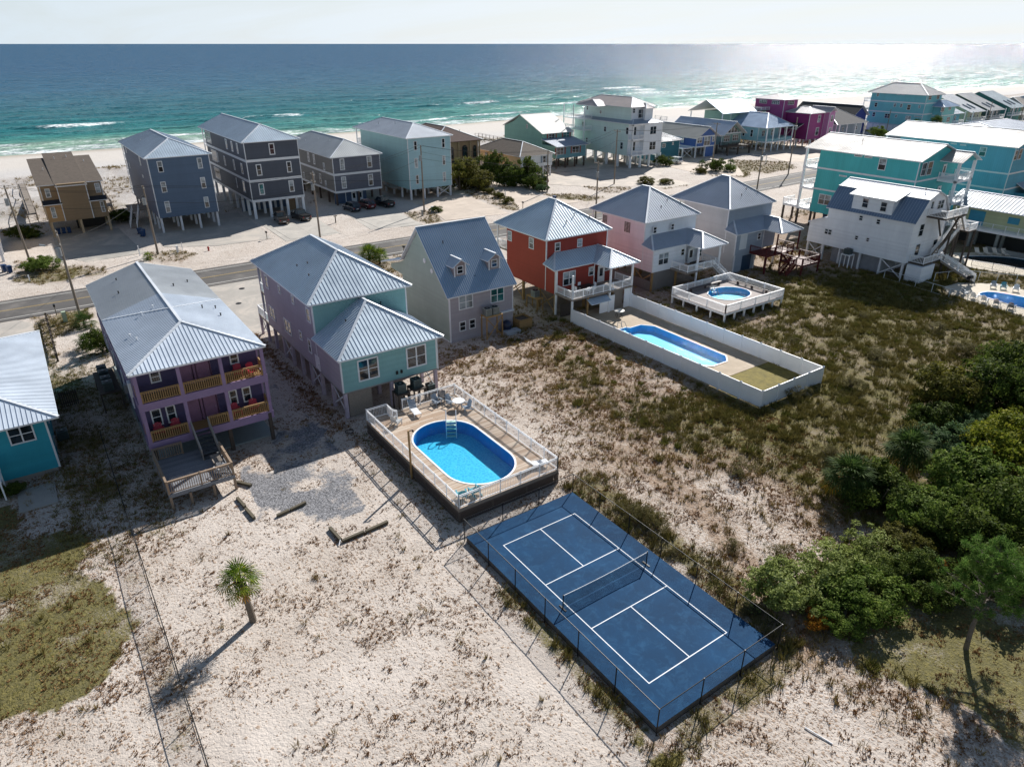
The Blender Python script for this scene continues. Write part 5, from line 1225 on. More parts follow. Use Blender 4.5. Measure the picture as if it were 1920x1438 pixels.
win(h, WIN['turqg']); win(h, [('W', 98.6, 147, 9.6, .8, 1.1, 1, 'd')])
for x, y, z in ((98.2, 133.5, 4.45), (101.4, 133.5, 4.45), (103.5, 133.5, 4.5), (106.6, 133.5, 4.5), (100.3, 139.9, 7.4), (103.3, 139.9, 7.4), (105.5, 139.9, 7.5), (108.1, 139.9, 7.5)): MB().box(x - .18, y, z - .85, x + .18, y + .1, z + .85).build('shutter', plain('rust_red_shutter', '#a5564a'), h)
stilts(h, (98.9, 102, 105.2, 108.4), (134, 137, 142, 147, 152, 157.5), 2.5, plain('dark_brown_pile', '#5a4a42'))

h = root('beach_house', 'tall white four storey house with tan hipped penthouse roof and rear balconies', 'house', (120.3, 134, 0))
WS = siding('cool_white_siding', '#e8edf4'); WSW = siding('pale_mint_white_siding', '#cfe3df')
body(h, 115, 125.8, 124.2, 146.5, 3.1, 11.1, WS, WSW)
body(h, 119.2, 125.81, 122.6, 124.2, 3.101, 11.1, WS, WS)
roof(h, hip(114.4, 126.4, 122.2, 147.4, 11.2, 12.9, 128.2, 141.4), GALV_DK, rib=.4, rw=.03)
body(h, 116.5, 124.2, 125.1, 144.4, 11.4, 15, WS, WSW); body(h, 120.4, 122.6, 124, 125.1, 11.4, 14.6, WS)
TR = metal_roof('tan_metal_roof', '#c6b5ab', .55, .1)
roof(h, hip(115.5, 125, 124.3, 146.2, 15.1, 17.2, 129, 141.5), TR, rib=.4, rw=.03); roof(h, hip(119.8, 123.2, 123.2, 129, 14.7, 15.9, 125, 129), TR, rib=.4, name='dormer_roof')
roof(h, hipx(112.6, 117, 134, 143.5, 14.9, 16.3, 114.8, 117), TR, rib=.4, name='dormer_roof')
win(h, [(f, (124.2 if (f == 'S' and u < 119) else c), (max(u, 116.9) if f == 'S' else u), z, w, hh, n, g) for f, c, u, z, w, hh, n, g in WIN['tall']]); win(h, WIN['tallp'])
for z in (3.3, 7.3):
    deck(h, 115, 119.2, 122.6, 124.2, z, WHITE); rail(h, [(115.05, 124.1), (115.05, 122.65), (119.15, 122.65)], z, WHITE, sp=.2)
MB().box(115, 122.6, 10.7, 119.2, 124.2, 11.1).build('balcony_head', WTRIM, h); MB().box(115, 122.6, 3.1, 115.3, 122.9, 11.1).build('porch_column', WTRIM, h)
stilts(h, (115.3, 118.9, 122.2, 125.5), (123.2, 128, 132.5, 137, 141.5, 146), 3.1, WHITE, .5)
rail(h, [(124.6, 122.6), (127.2, 122.6), (127.2, 127)], 11.4, GREYM, kind='cable')
for z in (5, 8.5, 11.4): deck(h, 112.2, 115, 139, 148.4, z, WHITE); rail(h, [(115, 139.1), (112.3, 139.1), (112.3, 148.3)], z, WHITE, sp=.25)
piles(h, [(112.4, 139.2), (112.4, 144), (112.4, 148.2)], 0, 14.8, WHITE, .22, 'porch_column')

# blue house with its teal annexe
BU = siding('royal_blue_siding', '#5070ae'); BUW = siding('deep_blue_siding', '#4565a5')
h = root('beach_house', 'royal blue house on piles with long grey gabled roof', 'house', (148, 136, 0))
body(h, 143.8, 152.2, 126, 149, 2.95, 5.75, BU, BUW, band=(2.85,), bandh=.3, gable=(148.2, 8.2, 'S'))
MB().box(143.8, 125.9, 5.65, 152.2, 126, 5.95).build('trim_band', WTRIM, h)
roof(h, [[(142.9, 125, 5.5), (142.9, 150, 5.5), (148.1, 150, 8.45), (148.1, 125, 8.45)], [(153.3, 125, 5.5), (153.3, 150, 5.5), (148.1, 150, 8.45), (148.1, 125, 8.45)]], metal_roof('warm_grey_roof', '#aaa79f', .6, .1), rib=.4, rw=.02)
win(h, WIN['F1'], case=.13); stilts(h, (144.1, 148, 151.9), (126.3, 131, 136, 142, 148.6), 2.9)
MB().box(148.2, 126.2, 0, 151.6, 126.4, 2.85).build('wall', BU, h); deck(h, 139.4, 143.7, 127, 132.4, 2.9, WHITE); xbrace(h, (139.5, 127.1), (143.5, 127.1), .2, 2.6); piles(h, [(139.5, 127.1), (139.5, 132.2)], 0, 2.7, WHITE, .25)
h = root('beach_house', 'low dark teal house with grey roof between the white and blue houses', 'house', (134, 130, 0))
body(h, 130.4, 138.4, 127.4, 137, 0, 5.3, siding('dark_teal_siding', '#2f6f80')); roof(h, hip(129.5, 139, 126.6, 138, 5.4, 7.4, 132, 134), metal_roof('grey_brown_roof', '#7f7a76', .7, 0), rib=.4)
win(h, [('S', 127.4, 132, 4.2, 1.4, 1.1, 2, 'd'), ('S', 127.4, 135.6, 4.5, .9, .8, 1, 'c')]); deck(h, 128.2, 130.3, 126.5, 130, 2.6, WHITE, t=.6)
for x in (128.3, 130.1): piles(h, [(x, 126.6)], 0, 2.4, WHITE, .25)
# glass-fronted house
SG2 = siding('sage_green_siding', '#7f9b94'); h = root('beach_house', 'sage green house with a glazed gable end and pale blue roof', 'house', (160, 136, 0))
body(h, 156, 164.6, 127, 147, 2.6, 5.9, SG2, gable=(160.3, 8.8, 'S'))
roof(h, [[(154.9, 125.4, 5.6), (154.9, 148, 5.6), (160.2, 148, 9.15), (160.2, 125.4, 9.15)], [(165.6, 125.4, 5.6), (165.6, 148, 5.6), (160.2, 148, 9.15), (160.2, 125.4, 9.15)]], metal_roof('pale_blue_roof', '#b9c6d8', .5, .3), rib=.4, rw=.02)
for x in (157.6, 159, 160.4, 161.8, 163.2):
    zt = 8.2 - abs(x - 160.3) * .62; f = MB().ext([(x - .55, 126.9, 5.9), (x + .55, 126.9, 5.9), (x + .55, 126.9, zt - max(0, x - 160.3) * .18), (x - .55, 126.9, zt - max(0, 160.3 - x) * .18)], (0, .08, 0)).build('window', GLASSD, h)
MB().box(156, 126.85, 5.65, 164.6, 126.99, 5.95).build('trim_band', WTRIM, h)
for x in (156.9, 158.3, 159.7, 161.1, 162.5, 163.9): MB().box(x - .08, 126.86, 5.9, x + .08, 126.98, 8.0 - abs(x - 160.3) * .7).build('mullion', WTRIM, h)
win(h, [('S', 127, 158.2, 4.4, 2.8, 1.9, 3, 'd'), ('S', 127, 162.2, 4.4, 2.8, 1.9, 3, 'd')])
deck(h, 155, 166, 123.4, 127, 2.6, DARKW, t=.4); rail(h, [(155.1, 126.9), (155.1, 123.5), (165.9, 123.5), (165.9, 126.9)], 2.6, DARKW, sp=.25); stilts(h, (155.4, 160, 165.4), (123.8, 128, 134, 140, 146), 2.5, DARKW)
# light blue compound house
LB = siding('light_aqua_siding', '#93bfc9'); RB = metal_roof('sky_blue_metal_roof', '#9fb9d6', .42, .5)
h = root('beach_house', 'light aqua house with blue roofs and a railed porch on tall white posts', 'house', (176, 132, 0))
body(h, 171, 181.2, 125.6, 137, 2.9, 6.9, LB)
roof(h, hip(170.2, 184.4, 122.2, 138, 6.95, 10.6, 127.5, 138), RB, rib=.4, rw=.025)
body(h, 171.5, 180, 137.1, 148, 2.9, 10.4, siding('pale_green_upper_siding', '#a5cdbf')); roof(h, hip(163.5, 181, 136.6, 149, 10.4, 14, 136.6, 149) if False else hipx(164.5, 181, 134.5, 149, 10.5, 14.1, 164.5, 181), RB, rib=.4, rw=.025, name='upper_roof')
deck(h, 171, 183.9, 122.4, 125.6, 2.9, WHITE, t=.3); rail(h, [(171.1, 125.5), (171.1, 122.5), (183.8, 122.5), (183.8, 136)], 2.9, plain('aqua_railing', '#8db9c2'), kind='board'); piles(h, [(x, 122.5) for x in (171.1, 174.2, 177.4, 180.6, 183.8)] + [(183.8, y) for y in (127, 131, 135)], -.2, 6.9, WHITE, .28, 'porch_column')
stilts(h, (171.4, 176, 180.8), (126, 131, 136, 142, 147.6), 2.9); win(h, [('W', 171, y, 5, 1, 2.2, 1, 'd') for y in (128, 131, 134)] + [('S', 125.6, x, 5, 1.4, 1.8, 2, 'd') for x in (173.5, 178)])
piles(h, [(165, 135.2), (165, 148)], 0, 10.4, WHITE, .25)
# magenta tower house
MG = siding('magenta_siding', '#a04c86'); MGL = siding('orchid_pink_siding', '#c685b6'); TG = metal_roof('taupe_metal_roof', '#b5aba8', .55, .1); DKR = shingles('black_shingles', '#33303a')
h = root('beach_house', 'magenta house with a lookout tower and orchid pink stair bay', 'house', (194, 128, 0))
body(h, 186.5, 193.5, 129, 140, 2.6, 14, MG); roof(h, hip(185.3, 194.3, 128, 141, 14, 15.3, 133.8, 135), TG, rib=.4)
win(h, [('W', 186.5, 132.2, 13, 4, 1.1, 4, 'd'), ('W', 186.5, 137, 13, 4, 1.1, 4, 'c'), ('S', 129, 190, 12.9, 4.2, 1.2, 4, 'd'), ('W', 186.5, 136, 9.5, 1.3, 1.9, 1, 'c')])
body(h, 188.5, 196.2, 120.4, 129, 2.6, 10.4, MG, siding('deep_magenta_siding', '#8d2f70')); roof(h, hip(187.8, 197, 119.6, 129.2, 10.4, 12, 123.5, 126), TG, rib=.4)
body(h, 196.2, 199.2, 118.6, 125, 2.6, 10.6, MGL); roof(h, hip(195.7, 199.7, 118, 126, 10.6, 12, 118, 126), TG, rib=.4, name='bay_roof')
win(h, [('S', 118.6, 197.7, 8.6, 1.3, 2, 1, 'c'), ('S', 118.6, 197.7, 4.9, 1.3, 2, 1, 'c'), ('S', 120.4, 193.6, 8.6, 2, 2.2, 1, 'c'), ('S', 120.4, 193.6, 4.8, 2.2, 2.4, 1, 'c')])
roof(h, [[(184.6, 122, 6), (188.4, 122, 7.3), (188.4, 131, 7.3), (184.6, 131, 6)]], DKR, rib=0, name='porch_roof'); stilts(h, (188.8, 192.4, 196, 199), (119, 124, 129.5, 139.6), 2.6); xbrace(h, (196, 119), (199, 119), .2, 2.4); piles(h, [(184.8, 122.2), (184.8, 126), (184.8, 130.8)], 0, 6, WHITE, .2)
deck(h, 182, 186.4, 134, 141, 10.6, DARKW); rail(h, [(186.4, 134.1), (182.1, 134.1), (182.1, 140.9)], 10.6, WHITE, sp=.25)
# grey hip house and the blue gable behind it
h = root('beach_house', 'long grey house with dark hip roof beside the magenta house', 'house', (218, 128, 0))
GYS = siding('blue_grey_wall_siding', '#93a0ae'); body(h, 209, 224, 123.4, 138, .2, 5.9, GYS); roof(h, hipx(206.6, 224.8, 121.6, 140, 5.9, 10.2, 213, 218), DKR if False else shingles('charcoal_shingles', '#4c4d50'), rib=0)
win(h, [('W', 209, 127, 4, 1.2, 1.4, 1, 'd'), ('W', 209, 133, 4, 1.2, 1.4, 1, 'd'), ('S', 123.4, 213, 4, 1.4, 1.3, 1, 'd'), ('S', 123.4, 221, 4, 1.4, 1.3, 1, 'd')]); piles(h, [(209, 122.2), (213, 122), (218, 122), (223.8, 122)], 0, 5.9, WHITE, .25, 'porch_column')
h = root('beach_house', 'violet blue gabled house with near black roof behind the grey house', 'house', (240, 145, 0))
VB = siding('violet_blue_siding', '#4b58a0'); body(h, 236.4, 245, 134.5, 158, 0, 6.3, VB, gable=(240.7, 9.4, 'S')); roof(h, hip(235.4, 246, 133.6, 159, 6.2, 9.7, 133.6, 159), shingles('near_black_shingles', '#2e3236'), rib=0)
win(h, [('S', 134.5, 240.7, 4.6, 2, 1.6, 2, 'd')])
# big turquoise apartment house
TQ = siding('turquoise_wall_siding', '#7cc6d0'); h = root('apartment_house', 'four storey turquoise apartment house with white bands and pale hip roof', 'house', (258, 128, 0))
body(h, 253.1, 263.6, 118, 138.6, 3.1, 13.4, TQ, band=(6.9, 10.5), bandh=.4); roof(h, hip(252.2, 264.5, 117.2, 140.4, 13.5, 17, 124, 134), metal_roof('blush_white_roof', '#d5cfc9', .55, 0), rib=.5, rw=.02)
body(h, 259.6, 268.6, 114.6, 118, 3.1, 9.6, siding('pale_aqua_front', '#85c9c9'), TQ, band=(6.4,)); roof(h, hipx(258.4, 269.8, 113.6, 121.6, 9.6, 11.6, 262, 266), RB, rib=.5, rw=.02, name='porch_roof')
body(h, 253.4, 263.3, 118.3, 138.3, 0, 3.1, plain('pale_garage_wall', '#bccbd6'))
win(h, [(f, (114.6 if abs(c - 116.5) < .1 else c), u - (1.6 if abs(c - 116.5) < .1 else 0), z, w, hh, n, g) for f, c, u, z, w, hh, n, g in WIN['F7']])
for k in range(7): MB().box(253.3, 120.4 + k * 2.6, .2, 253.4, 122.6 + k * 2.6, 2.6).build('garage_door', WTRIM, h)
gallery(h, 253.1, 263.6, 138.6, (3.3, 7, 10.6), 10.6)
# gabled row further along
row = [('pale aqua gabled house with two skylights, nearest of the gabled row', 268, 281, 118, '#5f9fae', '#c3cdd6', 6.9), ('cream gabled house with two skylights, second of the gabled row', 290.5, 302, 119.5, '#b9bfa2', '#c9cdd0', 6.5),
       ('dark green gabled house with white balcony, third of the gabled row', 306.6, 318.4, 119.5, '#2f4f55', '#b3b2b0', 6.4), ('sea green gabled house with low porch roof, last of the gabled row', 329, 341, 121, '#3f7f7c', '#b9c7cc', 6.3)]
for lab, a, b_, y0, wc, rc, ze in row:
    h = root('beach_house', lab, 'house', ((a + b_) / 2, y0 + 8, 0)); m = siding('row_siding_' + wc[1:], wc)
    yr = y0 + 13; zr = 11.4
    q = MB(); q.ext([(a, y0, 0), (a, y0, ze), (a, yr, zr - .1), (a, yr + 6, 8), (a, yr + 6, 0)], (b_ - a, 0, 0)); q.build('wall', m, h)
    roof(h, [[(a - .5, y0 - 1.4, ze - .5), (b_ + .5, y0 - 1.4, ze - .5), (b_ + .5, yr, zr + .1), (a - .5, yr, zr + .1)], [(a - .5, yr, zr + .1), (b_ + .5, yr, zr + .1), (b_ + .5, yr + 6.5, 8), (a - .5, yr + 6.5, 8)]], metal_roof('row_roof_' + rc[1:], rc, .5, .1), rib=.6, rw=.03)
    for k in (.35, .65):
        x = a + (b_ - a) * k; s_ = (zr + .6 - ze) / (yr - y0 + 1.4); MB().ext([(x - .5, y0 + 1, ze - .35 + 2.4 * s_), (x + .5, y0 + 1, ze - .35 + 2.4 * s_), (x + .5, y0 + 4.6, ze - .35 + 6 * s_), (x - .5, y0 + 4.6, ze - .35 + 6 * s_)], (0, 0, .08)).build('skylight', GLASSD, h)
    win(h, [('S', y0, a + (b_ - a) * k, 4.6, 1.4, 1.6, 1, 'd') for k in (.25, .5, .75)])
    deck(h, a, b_, y0 - 2, y0, 3, WHITE, t=.3); rail(h, [(a, y0 - .1), (a, y0 - 1.95), (b_, y0 - 1.95), (b_, y0 - .1)], 3, WHITE, sp=.3); piles(h, [(a + .1, y0 - 1.9), (b_ - .1, y0 - 1.9)], 0, ze, WHITE, .25, 'porch_column')
# houses beyond the right end of the row, seen only as roofs
for lab, a, b_, y0, y1, ze, zr, wc, rc in (('grey flat looking metal roof beyond the cyan house', 176, 200, 58, 78, 10.6, 12.4, '#7f97a4', '#b2bbc9'), ('small tan house at the far right end of the beach row', 352, 366, 124, 138, 5, 8.4, '#b3a489', '#b6a997'), ('pale green house with white roof at the far right edge', 372, 388, 126, 140, 5.6, 8.8, '#8db39a', '#cfd3d3'),
     ('small white cottage far along the beach beyond the gabled row', 400, 414, 132, 144, 4, 7, '#cfd5d8', '#a6acb0'), ('far brown roofed beach house near the shoreline', 428, 446, 136, 150, 4.4, 8, '#a08e7a', '#7e7468')):
    h = root('beach_house', lab, 'house', ((a + b_) / 2, y0, 0)); body(h, a, b_, y0, y1, 0, ze, siding('far_siding_' + wc[1:], wc)); roof(h, hipx(a - .6, b_ + .6, y0 - .6, y1 + .6, ze, zr, a + 4, b_ - 4), metal_roof('far_roof_' + rc[1:], rc, .5, .2), rib=.6, rw=.04)
    win(h, [('S', y0, a + (b_ - a) * k, ze - 1.6, 1.4, 1.5, 1, 'd') for k in (.2, .5, .8)] + [('W', a, y0 + (y1 - y0) * k, ze - 1.6, 1.4, 1.5, 1, 'd') for k in (.3, .7)])
# cream house cut by the left edge
h = root('beach_house', 'cream house corner on white piles at the far left edge', 'house', (-32, 118, 0))
CR = siding('cream_siding', '#c8ad79'); body(h, -36, -24.6, 112.5, 128, 2.7, 8.6, CR); roof(h, hip(-36.6, -24, 112, 128.6, 8.7, 11, 117, 122), SH, rib=0); win(h, [('S', 112.5, -25.9, 4.6, .9, 1.8, 1, 'c'), ('S', 112.5, -29, 4.6, .9, 1.8, 1, 'c'), ('S', 112.5, -25.9, 7.4, .9, 1.5, 1, 'c')]); stilts(h, (-35.6, -30, -24.9), (112.9, 118, 123, 127.6), 2.7)
# ------------------------------------------------------------------ pools
def water_mat(name, tint, deep=.4):
    t = NT(name); p = t.pos()
    n = t.noise(p, 2.6, 4, .6, 1.2); n2 = t.noise(p, 9, 2, .5)
    nb = t.bump(t.math('ADD', n, t.math('MULTIPLY', n2, .3)), .5, .12)
    gl = t.n('BsdfGlossy', Roughness=.04, Normal=nb); tr = t.n('BsdfTransparent', Color=lin(tint))
    lw = t.t.nodes.new('ShaderNodeLayerWeight'); t.set(lw.inputs['Normal'], nb)
    m = t.n('MixShader', Fac=t.math('ADD', t.math('MULTIPLY', t.math('POWER', lw.outputs['Facing'], 5.0), .5), .015)); t.set(m.inputs[1], tr); t.set(m.inputs[2], gl)
    return t.done(m)
def caustic_liner(name, a, b):  # pool floor colour with water caustics painted in as a ripple pattern
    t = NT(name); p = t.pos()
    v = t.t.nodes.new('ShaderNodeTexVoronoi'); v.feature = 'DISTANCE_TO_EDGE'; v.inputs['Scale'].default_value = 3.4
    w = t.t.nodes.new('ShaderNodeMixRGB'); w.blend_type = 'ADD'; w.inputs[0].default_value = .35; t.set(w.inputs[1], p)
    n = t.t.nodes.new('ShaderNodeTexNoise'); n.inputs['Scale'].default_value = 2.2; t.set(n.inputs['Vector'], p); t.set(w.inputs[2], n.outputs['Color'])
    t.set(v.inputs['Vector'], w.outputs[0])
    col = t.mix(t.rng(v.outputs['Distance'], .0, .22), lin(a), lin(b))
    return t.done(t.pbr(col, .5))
WPOOL = water_mat('pool_water', '#d4f8ff'); LINER = caustic_liner('cyan_liner_painted_caustics', '#58cbe4', '#2fb0d6'); LINERW = plain('blue_pool_wall_liner', '#2a86c4', .4)
def capsule(cx, cy, r, L, n=20):
    return [(cx + r * cos(a), cy + L + r * sin(a)) for a in [pi * k / n for k in range(n + 1)]] + [(cx + r * cos(a), cy - L + r * sin(a)) for a in [pi + pi * k / n for k in range(n + 1)]]
def pool(name, label, poly, ztop, zw, zf, mats=(None, None, None), coping=.12, cop=None, h0=None):
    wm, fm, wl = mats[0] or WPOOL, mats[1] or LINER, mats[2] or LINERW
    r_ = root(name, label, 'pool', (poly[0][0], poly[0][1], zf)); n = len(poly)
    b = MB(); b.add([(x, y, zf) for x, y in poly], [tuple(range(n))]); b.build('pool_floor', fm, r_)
    b = MB(); b.add([(x, y, zf) for x, y in poly] + [(x, y, ztop) for x, y in poly], [(i, (i + 1) % n, n + (i + 1) % n, n + i) for i in range(n)]); b.build('pool_wall', wl, r_)
    o = MB(); g2 = grow2(poly, coping); v = [(x, y, ztop) for x, y in poly] + [(x, y, ztop) for x, y in g2] + [(x, y, ztop + .05) for x, y in poly] + [(x, y, ztop + .05) for x, y in g2]
    f = []
    for i in range(n):
        j = (i + 1) % n; f += [(2 * n + i, 2 * n + j, 3 * n + j, 3 * n + i), (i, 2 * n + i, 2 * n + j, j), (n + i, n + j, 3 * n + j, 3 * n + i)]
    o.add(v, [tuple(q) for q in f]); o.build('coping', cop or WHITE, r_)
    MB().add([(x, y, zw) for x, y in poly], [tuple(range(n))]).build('pool_water', wm, r_)
    return r_
def grow2(poly, d):
    out = []; n = len(poly)
    area = sum(poly[i][0] * poly[(i + 1) % n][1] - poly[(i + 1) % n][0] * poly[i][1] for i in range(n)); s_ = 1 if area > 0 else -1
    for i in range(n):
        a, b, c = Vector(poly[i - 1]), Vector(poly[i]), Vector(poly[(i + 1) % n])
        t = ((b - a).normalized() + (c - b).normalized()).normalized(); nn = Vector((t.y, -t.x)) * s_
        out.append((b.x + nn.x * d, b.y + nn.y * d))
    return out
def rounded(poly, it=2):
    for _ in range(it):
        q = []
        for i in range(len(poly)):
            a, b = poly[i], poly[(i + 1) % len(poly)]
            q += [(a[0] * .75 + b[0] * .25, a[1] * .75 + b[1] * .25), (a[0] * .25 + b[0] * .75, a[1] * .25 + b[1] * .75)]
        poly = q
    return poly
def holed(poly, hole, z0, z1, mat, name, par=None, kind=None):
    """flat slab with an opening, by bridging the two outlines"""
    from mathutils.geometry import tessellate_polygon
    L = [[Vector((x, y, 0)) for x, y in poly], [Vector((x, y, 0)) for x, y in hole]]
    tri = tessellate_polygon(L); P = [tuple(v) for l in L for v in l]
    b = MB(); n = len(P); N1 = len(poly)
    b.add([(x, y, z1) for x, y, _ in P], [t for t in tri])
    b.add([(x, y, z0) for x, y in poly] + [(x, y, z1) for x, y in poly], [(i, (i + 1) % N1, N1 + (i + 1) % N1, N1 + i) for i in range(N1)])
    return b.build(name, mat, par, kind=kind)
DZ = 1.15
CAP = capsule(3.35, 24.05, 2.75, 2.4)
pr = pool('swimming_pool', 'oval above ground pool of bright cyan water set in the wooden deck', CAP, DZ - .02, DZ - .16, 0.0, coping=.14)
# skimmer and ladder
ld = root('pool_ladder', 'white ladder with pale green steps into the oval pool', 'ladder', (4.95, 28.6, DZ))
STEPM = plain('pale_green_step', '#a9cfc6', .5)
b = MB()
for k in (-.42, .42):
    c = Vector((4.95, 28.55, 0)); dx = Vector((.86, -.5, 0)).normalized(); dy = Vector((-.5, -.86, 0)).normalized()
    e = c + dx * k
    b.path([tuple(e - dy * .55 + Vector((0, 0, DZ))), tuple(e - dy * .55 + Vector((0, 0, DZ + .75))), tuple(e - dy * .2 + Vector((0, 0, DZ + .95))), tuple(e + dy * .35 + Vector((0, 0, DZ + .5))), tuple(e + dy * .95 + Vector((0, 0, .05)))], .035, 8)
b.build('handrail', WHITE, ld)
for i in range(5): q = c + dy * (.2 + .19 * i) + Vector((0, 0, DZ + .08 - .24 * i)); MB().bar(q - dx * .4, q + dx * .4, .26, .05).build('tread', STEPM, ld)

# ------------------------------------------------------------------ the pool deck
def deckboards():
    t = NT('deck_board_sun_bleached'); p = t.pos(); g = t.noise(t.scl(p, (1.2, 9, 6)), 1.5, 4, .7)
    col = t.ramp(t.math('ADD', t.math('MULTIPLY', t.rnd(), .75), t.math('MULTIPLY', g, .3)), [(0, lin('#8a786a')), (.3, lin('#b09c8a')), (.5, lin('#c9bbab')), (.75, lin('#a98f78')), (1, lin('#d6ccc0'))])
    return t.done(t.pbr(col, .8, spec=.2))
DKW = deckboards()
D = root('pool_deck', 'raised rectangular wooden deck with white picket railing round the oval pool', 'deck', (3.5, 25, 0))
x0, x1, y0, y1 = -.9, 7.85, 17.5, 32.8
MB().box(x0, y0, DZ - .28, x1, y0 + .05, DZ - .035).build('rim_joist', GREYW, D); MB().box(x0, y0 + .05, DZ - .28, x0 + .05, y1, DZ - .035).build('rim_joist', GREYW, D); MB().box(x1 - .05, y0 + .05, DZ - .28, x1, y1, DZ - .035).build('rim_joist', GREYW, D); MB().box(x0 + .05, y1 - .05, DZ - .28, x1 - .05, y1, DZ - .035).build('rim_joist', GREYW, D)
y = y0; PLK = []
while y < y1 - .02:
    yb = y + .14; ym = (y + yb) / 2 - .005; segs = [(x0, x1)]
    dy = abs(ym - 24.05) - 2.4; R = 2.82
    if dy < R:
        hw = R if dy <= 0 else math.sqrt(R * R - dy * dy)
        segs = [(x0, 3.35 - hw), (3.35 + hw, x1)]
    for a, b_ in segs:
        cuts = [a] + sorted(random.uniform(a + .8, b_ - .8) for _ in range(int((b_ - a) / 4))) + [b_]
        for i in range(len(cuts) - 1): PLK.append((cuts[i] + .004, y, cuts[i + 1] - .004, yb - .011))
    y = yb
b = MB()
for a, c, d_, e in PLK[300:]: b.box(a, c, DZ - .035, d_, e, DZ + random.uniform(-.002, .003))
if b.v: b.build('planks', DKW, D, kind='stuff')
for a, c, d_, e in PLK[:300]: MB().box(a, c, DZ - .035, d_, e, DZ + random.uniform(-.002, .003)).build('plank', DKW, D)
def lattice_mat():
    t = NT('dark_lattice_skirt'); return t
LT = wood('lattice_brown', '#5e534d', island=False)
def lattice(par, a, c, z0, z1, sp=.16):
    a, c = Vector((*a, 0)), Vector((*c, 0)); L = (c - a).length; d = (c - a) / L; H = z1 - z0; b = MB()
    for s_ in (1, -1):
        u = -H
        while u < L:
            p0, p1 = u, u + H
            za, zb = (z0, z1) if s_ > 0 else (z1, z0)
            lo, hi = max(p0, 0), min(p1, L)
            if hi - lo > .05:
                f = lambda q: za + (zb - za) * (q - p0) / H
                off = Vector((-d.y, d.x, 0)) * (.008 * s_)
                b.bar(a + d * lo + Vector((0, 0, f(lo))) + off, a + d * hi + Vector((0, 0, f(hi))) + off, .012, .045, (-d.y, d.x, 0) if False else (0, 0, 1))
            u += sp
    b.bar(a + Vector((0, 0, z0 + .04)), c + Vector((0, 0, z0 + .04)), .05, .09); b.bar(a + Vector((0, 0, z1 - .04)), c + Vector((0, 0, z1 - .04)), .05, .09)
    b.build('lattice_skirt', LT, par, kind='stuff')
for a, c in (((x0, y0), (x1, y0)), ((x0, y1), (x0, y0)), ((x1, y0), (x1, y1))): lattice(D, a, c, 0, DZ - .28)
MB().box(x0 + .25, y0 + .25, -.05, x0 + .3, y1 - .3, DZ - .3).build('under_deck_board', DARKW, D); MB().box(x0 + .3, y0 + .25, -.05, x1 - .3, y0 + .3, DZ - .3).build('under_deck_board', DARKW, D)
piles(D, [(x0 + .12, y) for y in (17.7, 20.2, 22.7, 25.2, 27.7, 30.2, 32.6)] + [(x1 - .12, y) for y in (17.7, 20.2, 22.7, 25.2, 27.7, 30.2, 32.6)] + [(2, 17.7), (5, 17.7)], -.1, DZ - .04, GREYW, .14, 'deck_post')
for pts in ([(x0 + .06, y1), (x0 + .06, y0 + .06)], [(x0 + .06, y0 + .06), (x1 - .06, y0 + .06)], [(x1 - .06, y0 + .06), (x1 - .06, y1)], [(x0 + .06, y1 - .05), (1.0, y1 - .05)], [(2.5, y1 - .05), (x1 - .06, y1 - .05)]):
    rail(D, pts, DZ, WHITE, h=1.05, sp=.14, post=1.75, pk=.018, pw=.06, capw=.05)
rail(D, [(1.0, y1 - .05), (.98, y1 - 1.25), (1.2, y1 - 1.7)], DZ, WHITE, h=1.05, sp=.11, post=1.6, pk=.022, pw=.06, capw=.05, name='gate')
stairs(D, (1.75, 34.6, .05), (1.75, 32.8, DZ), 1.3, 5, GREYW)

# ------------------------------------------------------------------ deck furniture
ADG = plain('grey_blue_resin', '#8f9aa6', .45); ADW = plain('white_resin', '#e6e8ea', .4); ADR = plain('crimson_resin', '#b3263f', .45); TEALR = plain('teal_sling_fabric', '#3f95a6', .6); DRKR = plain('charcoal_resin', '#4c545e', .45)
def adirondack(mat, label, group=None):
    r_ = root('adirondack_chair', label, 'chair', (0, 0, 0), group)
    for i in range(5): MB().box(-.25, -.42 + i * .1, .34 - i * .025, .25, -.335 + i * .1, .365 - i * .025).build('seat_slat', mat, r_)
    for i in range(6): 
        x = -.25 + i * .1; z = .98 - abs(i - 2.5) * .045; MB().bar((x, .08, .22), (x, .36, z), .085, .02, (0, 1, 0)).build('back_slat', mat, r_)
    for k in (-1, 1):
        MB().box(k * .34 - .055, -.44, .53, k * .34 + .055, .26, .555).build('armrest', mat, r_)
        MB().box(k * .31 - .02, -.42, 0, k * .31 + .02, -.34, .53).build('leg', mat, r_); MB().bar((k * .28, -.3, .3), (k * .28, .5, .03), .03, .1).build('leg', mat, r_)
        MB().bar((k * .31, .18, .1), (k * .31, .2, .53), .04, .06, (0, 1, 0)).build('leg', mat, r_)
    return r_
def put(o, x, y, z, deg): o.location = (x, y, z); o.rotation_euler = (0, 0, radians(deg)); return o
a0 = put(adirondack(ADG, 'grey slatted chair on the pool deck beside the white lounger, left of the round table'), 5.45, 32.0, DZ, 15)
put(dup(a0, 'second grey slatted chair directly behind the round white table', (0, 0, 0)), 6.45, 31.3, DZ, 20)
a1 = put(adirondack(DRKR, 'dark grey slatted chair at the back of the deck between two pale chairs'), 6.2, 32.2, DZ, -25)
put(adirondack(plain('pale_blue_grey_resin', '#a8b7c6', .45), 'pale blue grey slatted chair to the right of the round table'), 7.2, 29.6, DZ, -95)
put(adirondack(plain('light_grey_resin', '#b9bdc0', .45), 'light grey slatted chair by the deck gate near the left railing'), .85, 30.7, DZ, 110)
put(adirondack(TEALR, 'teal folding chair at the near corner of the deck, nearer the corner post'), -.1, 18.4, DZ, 160)
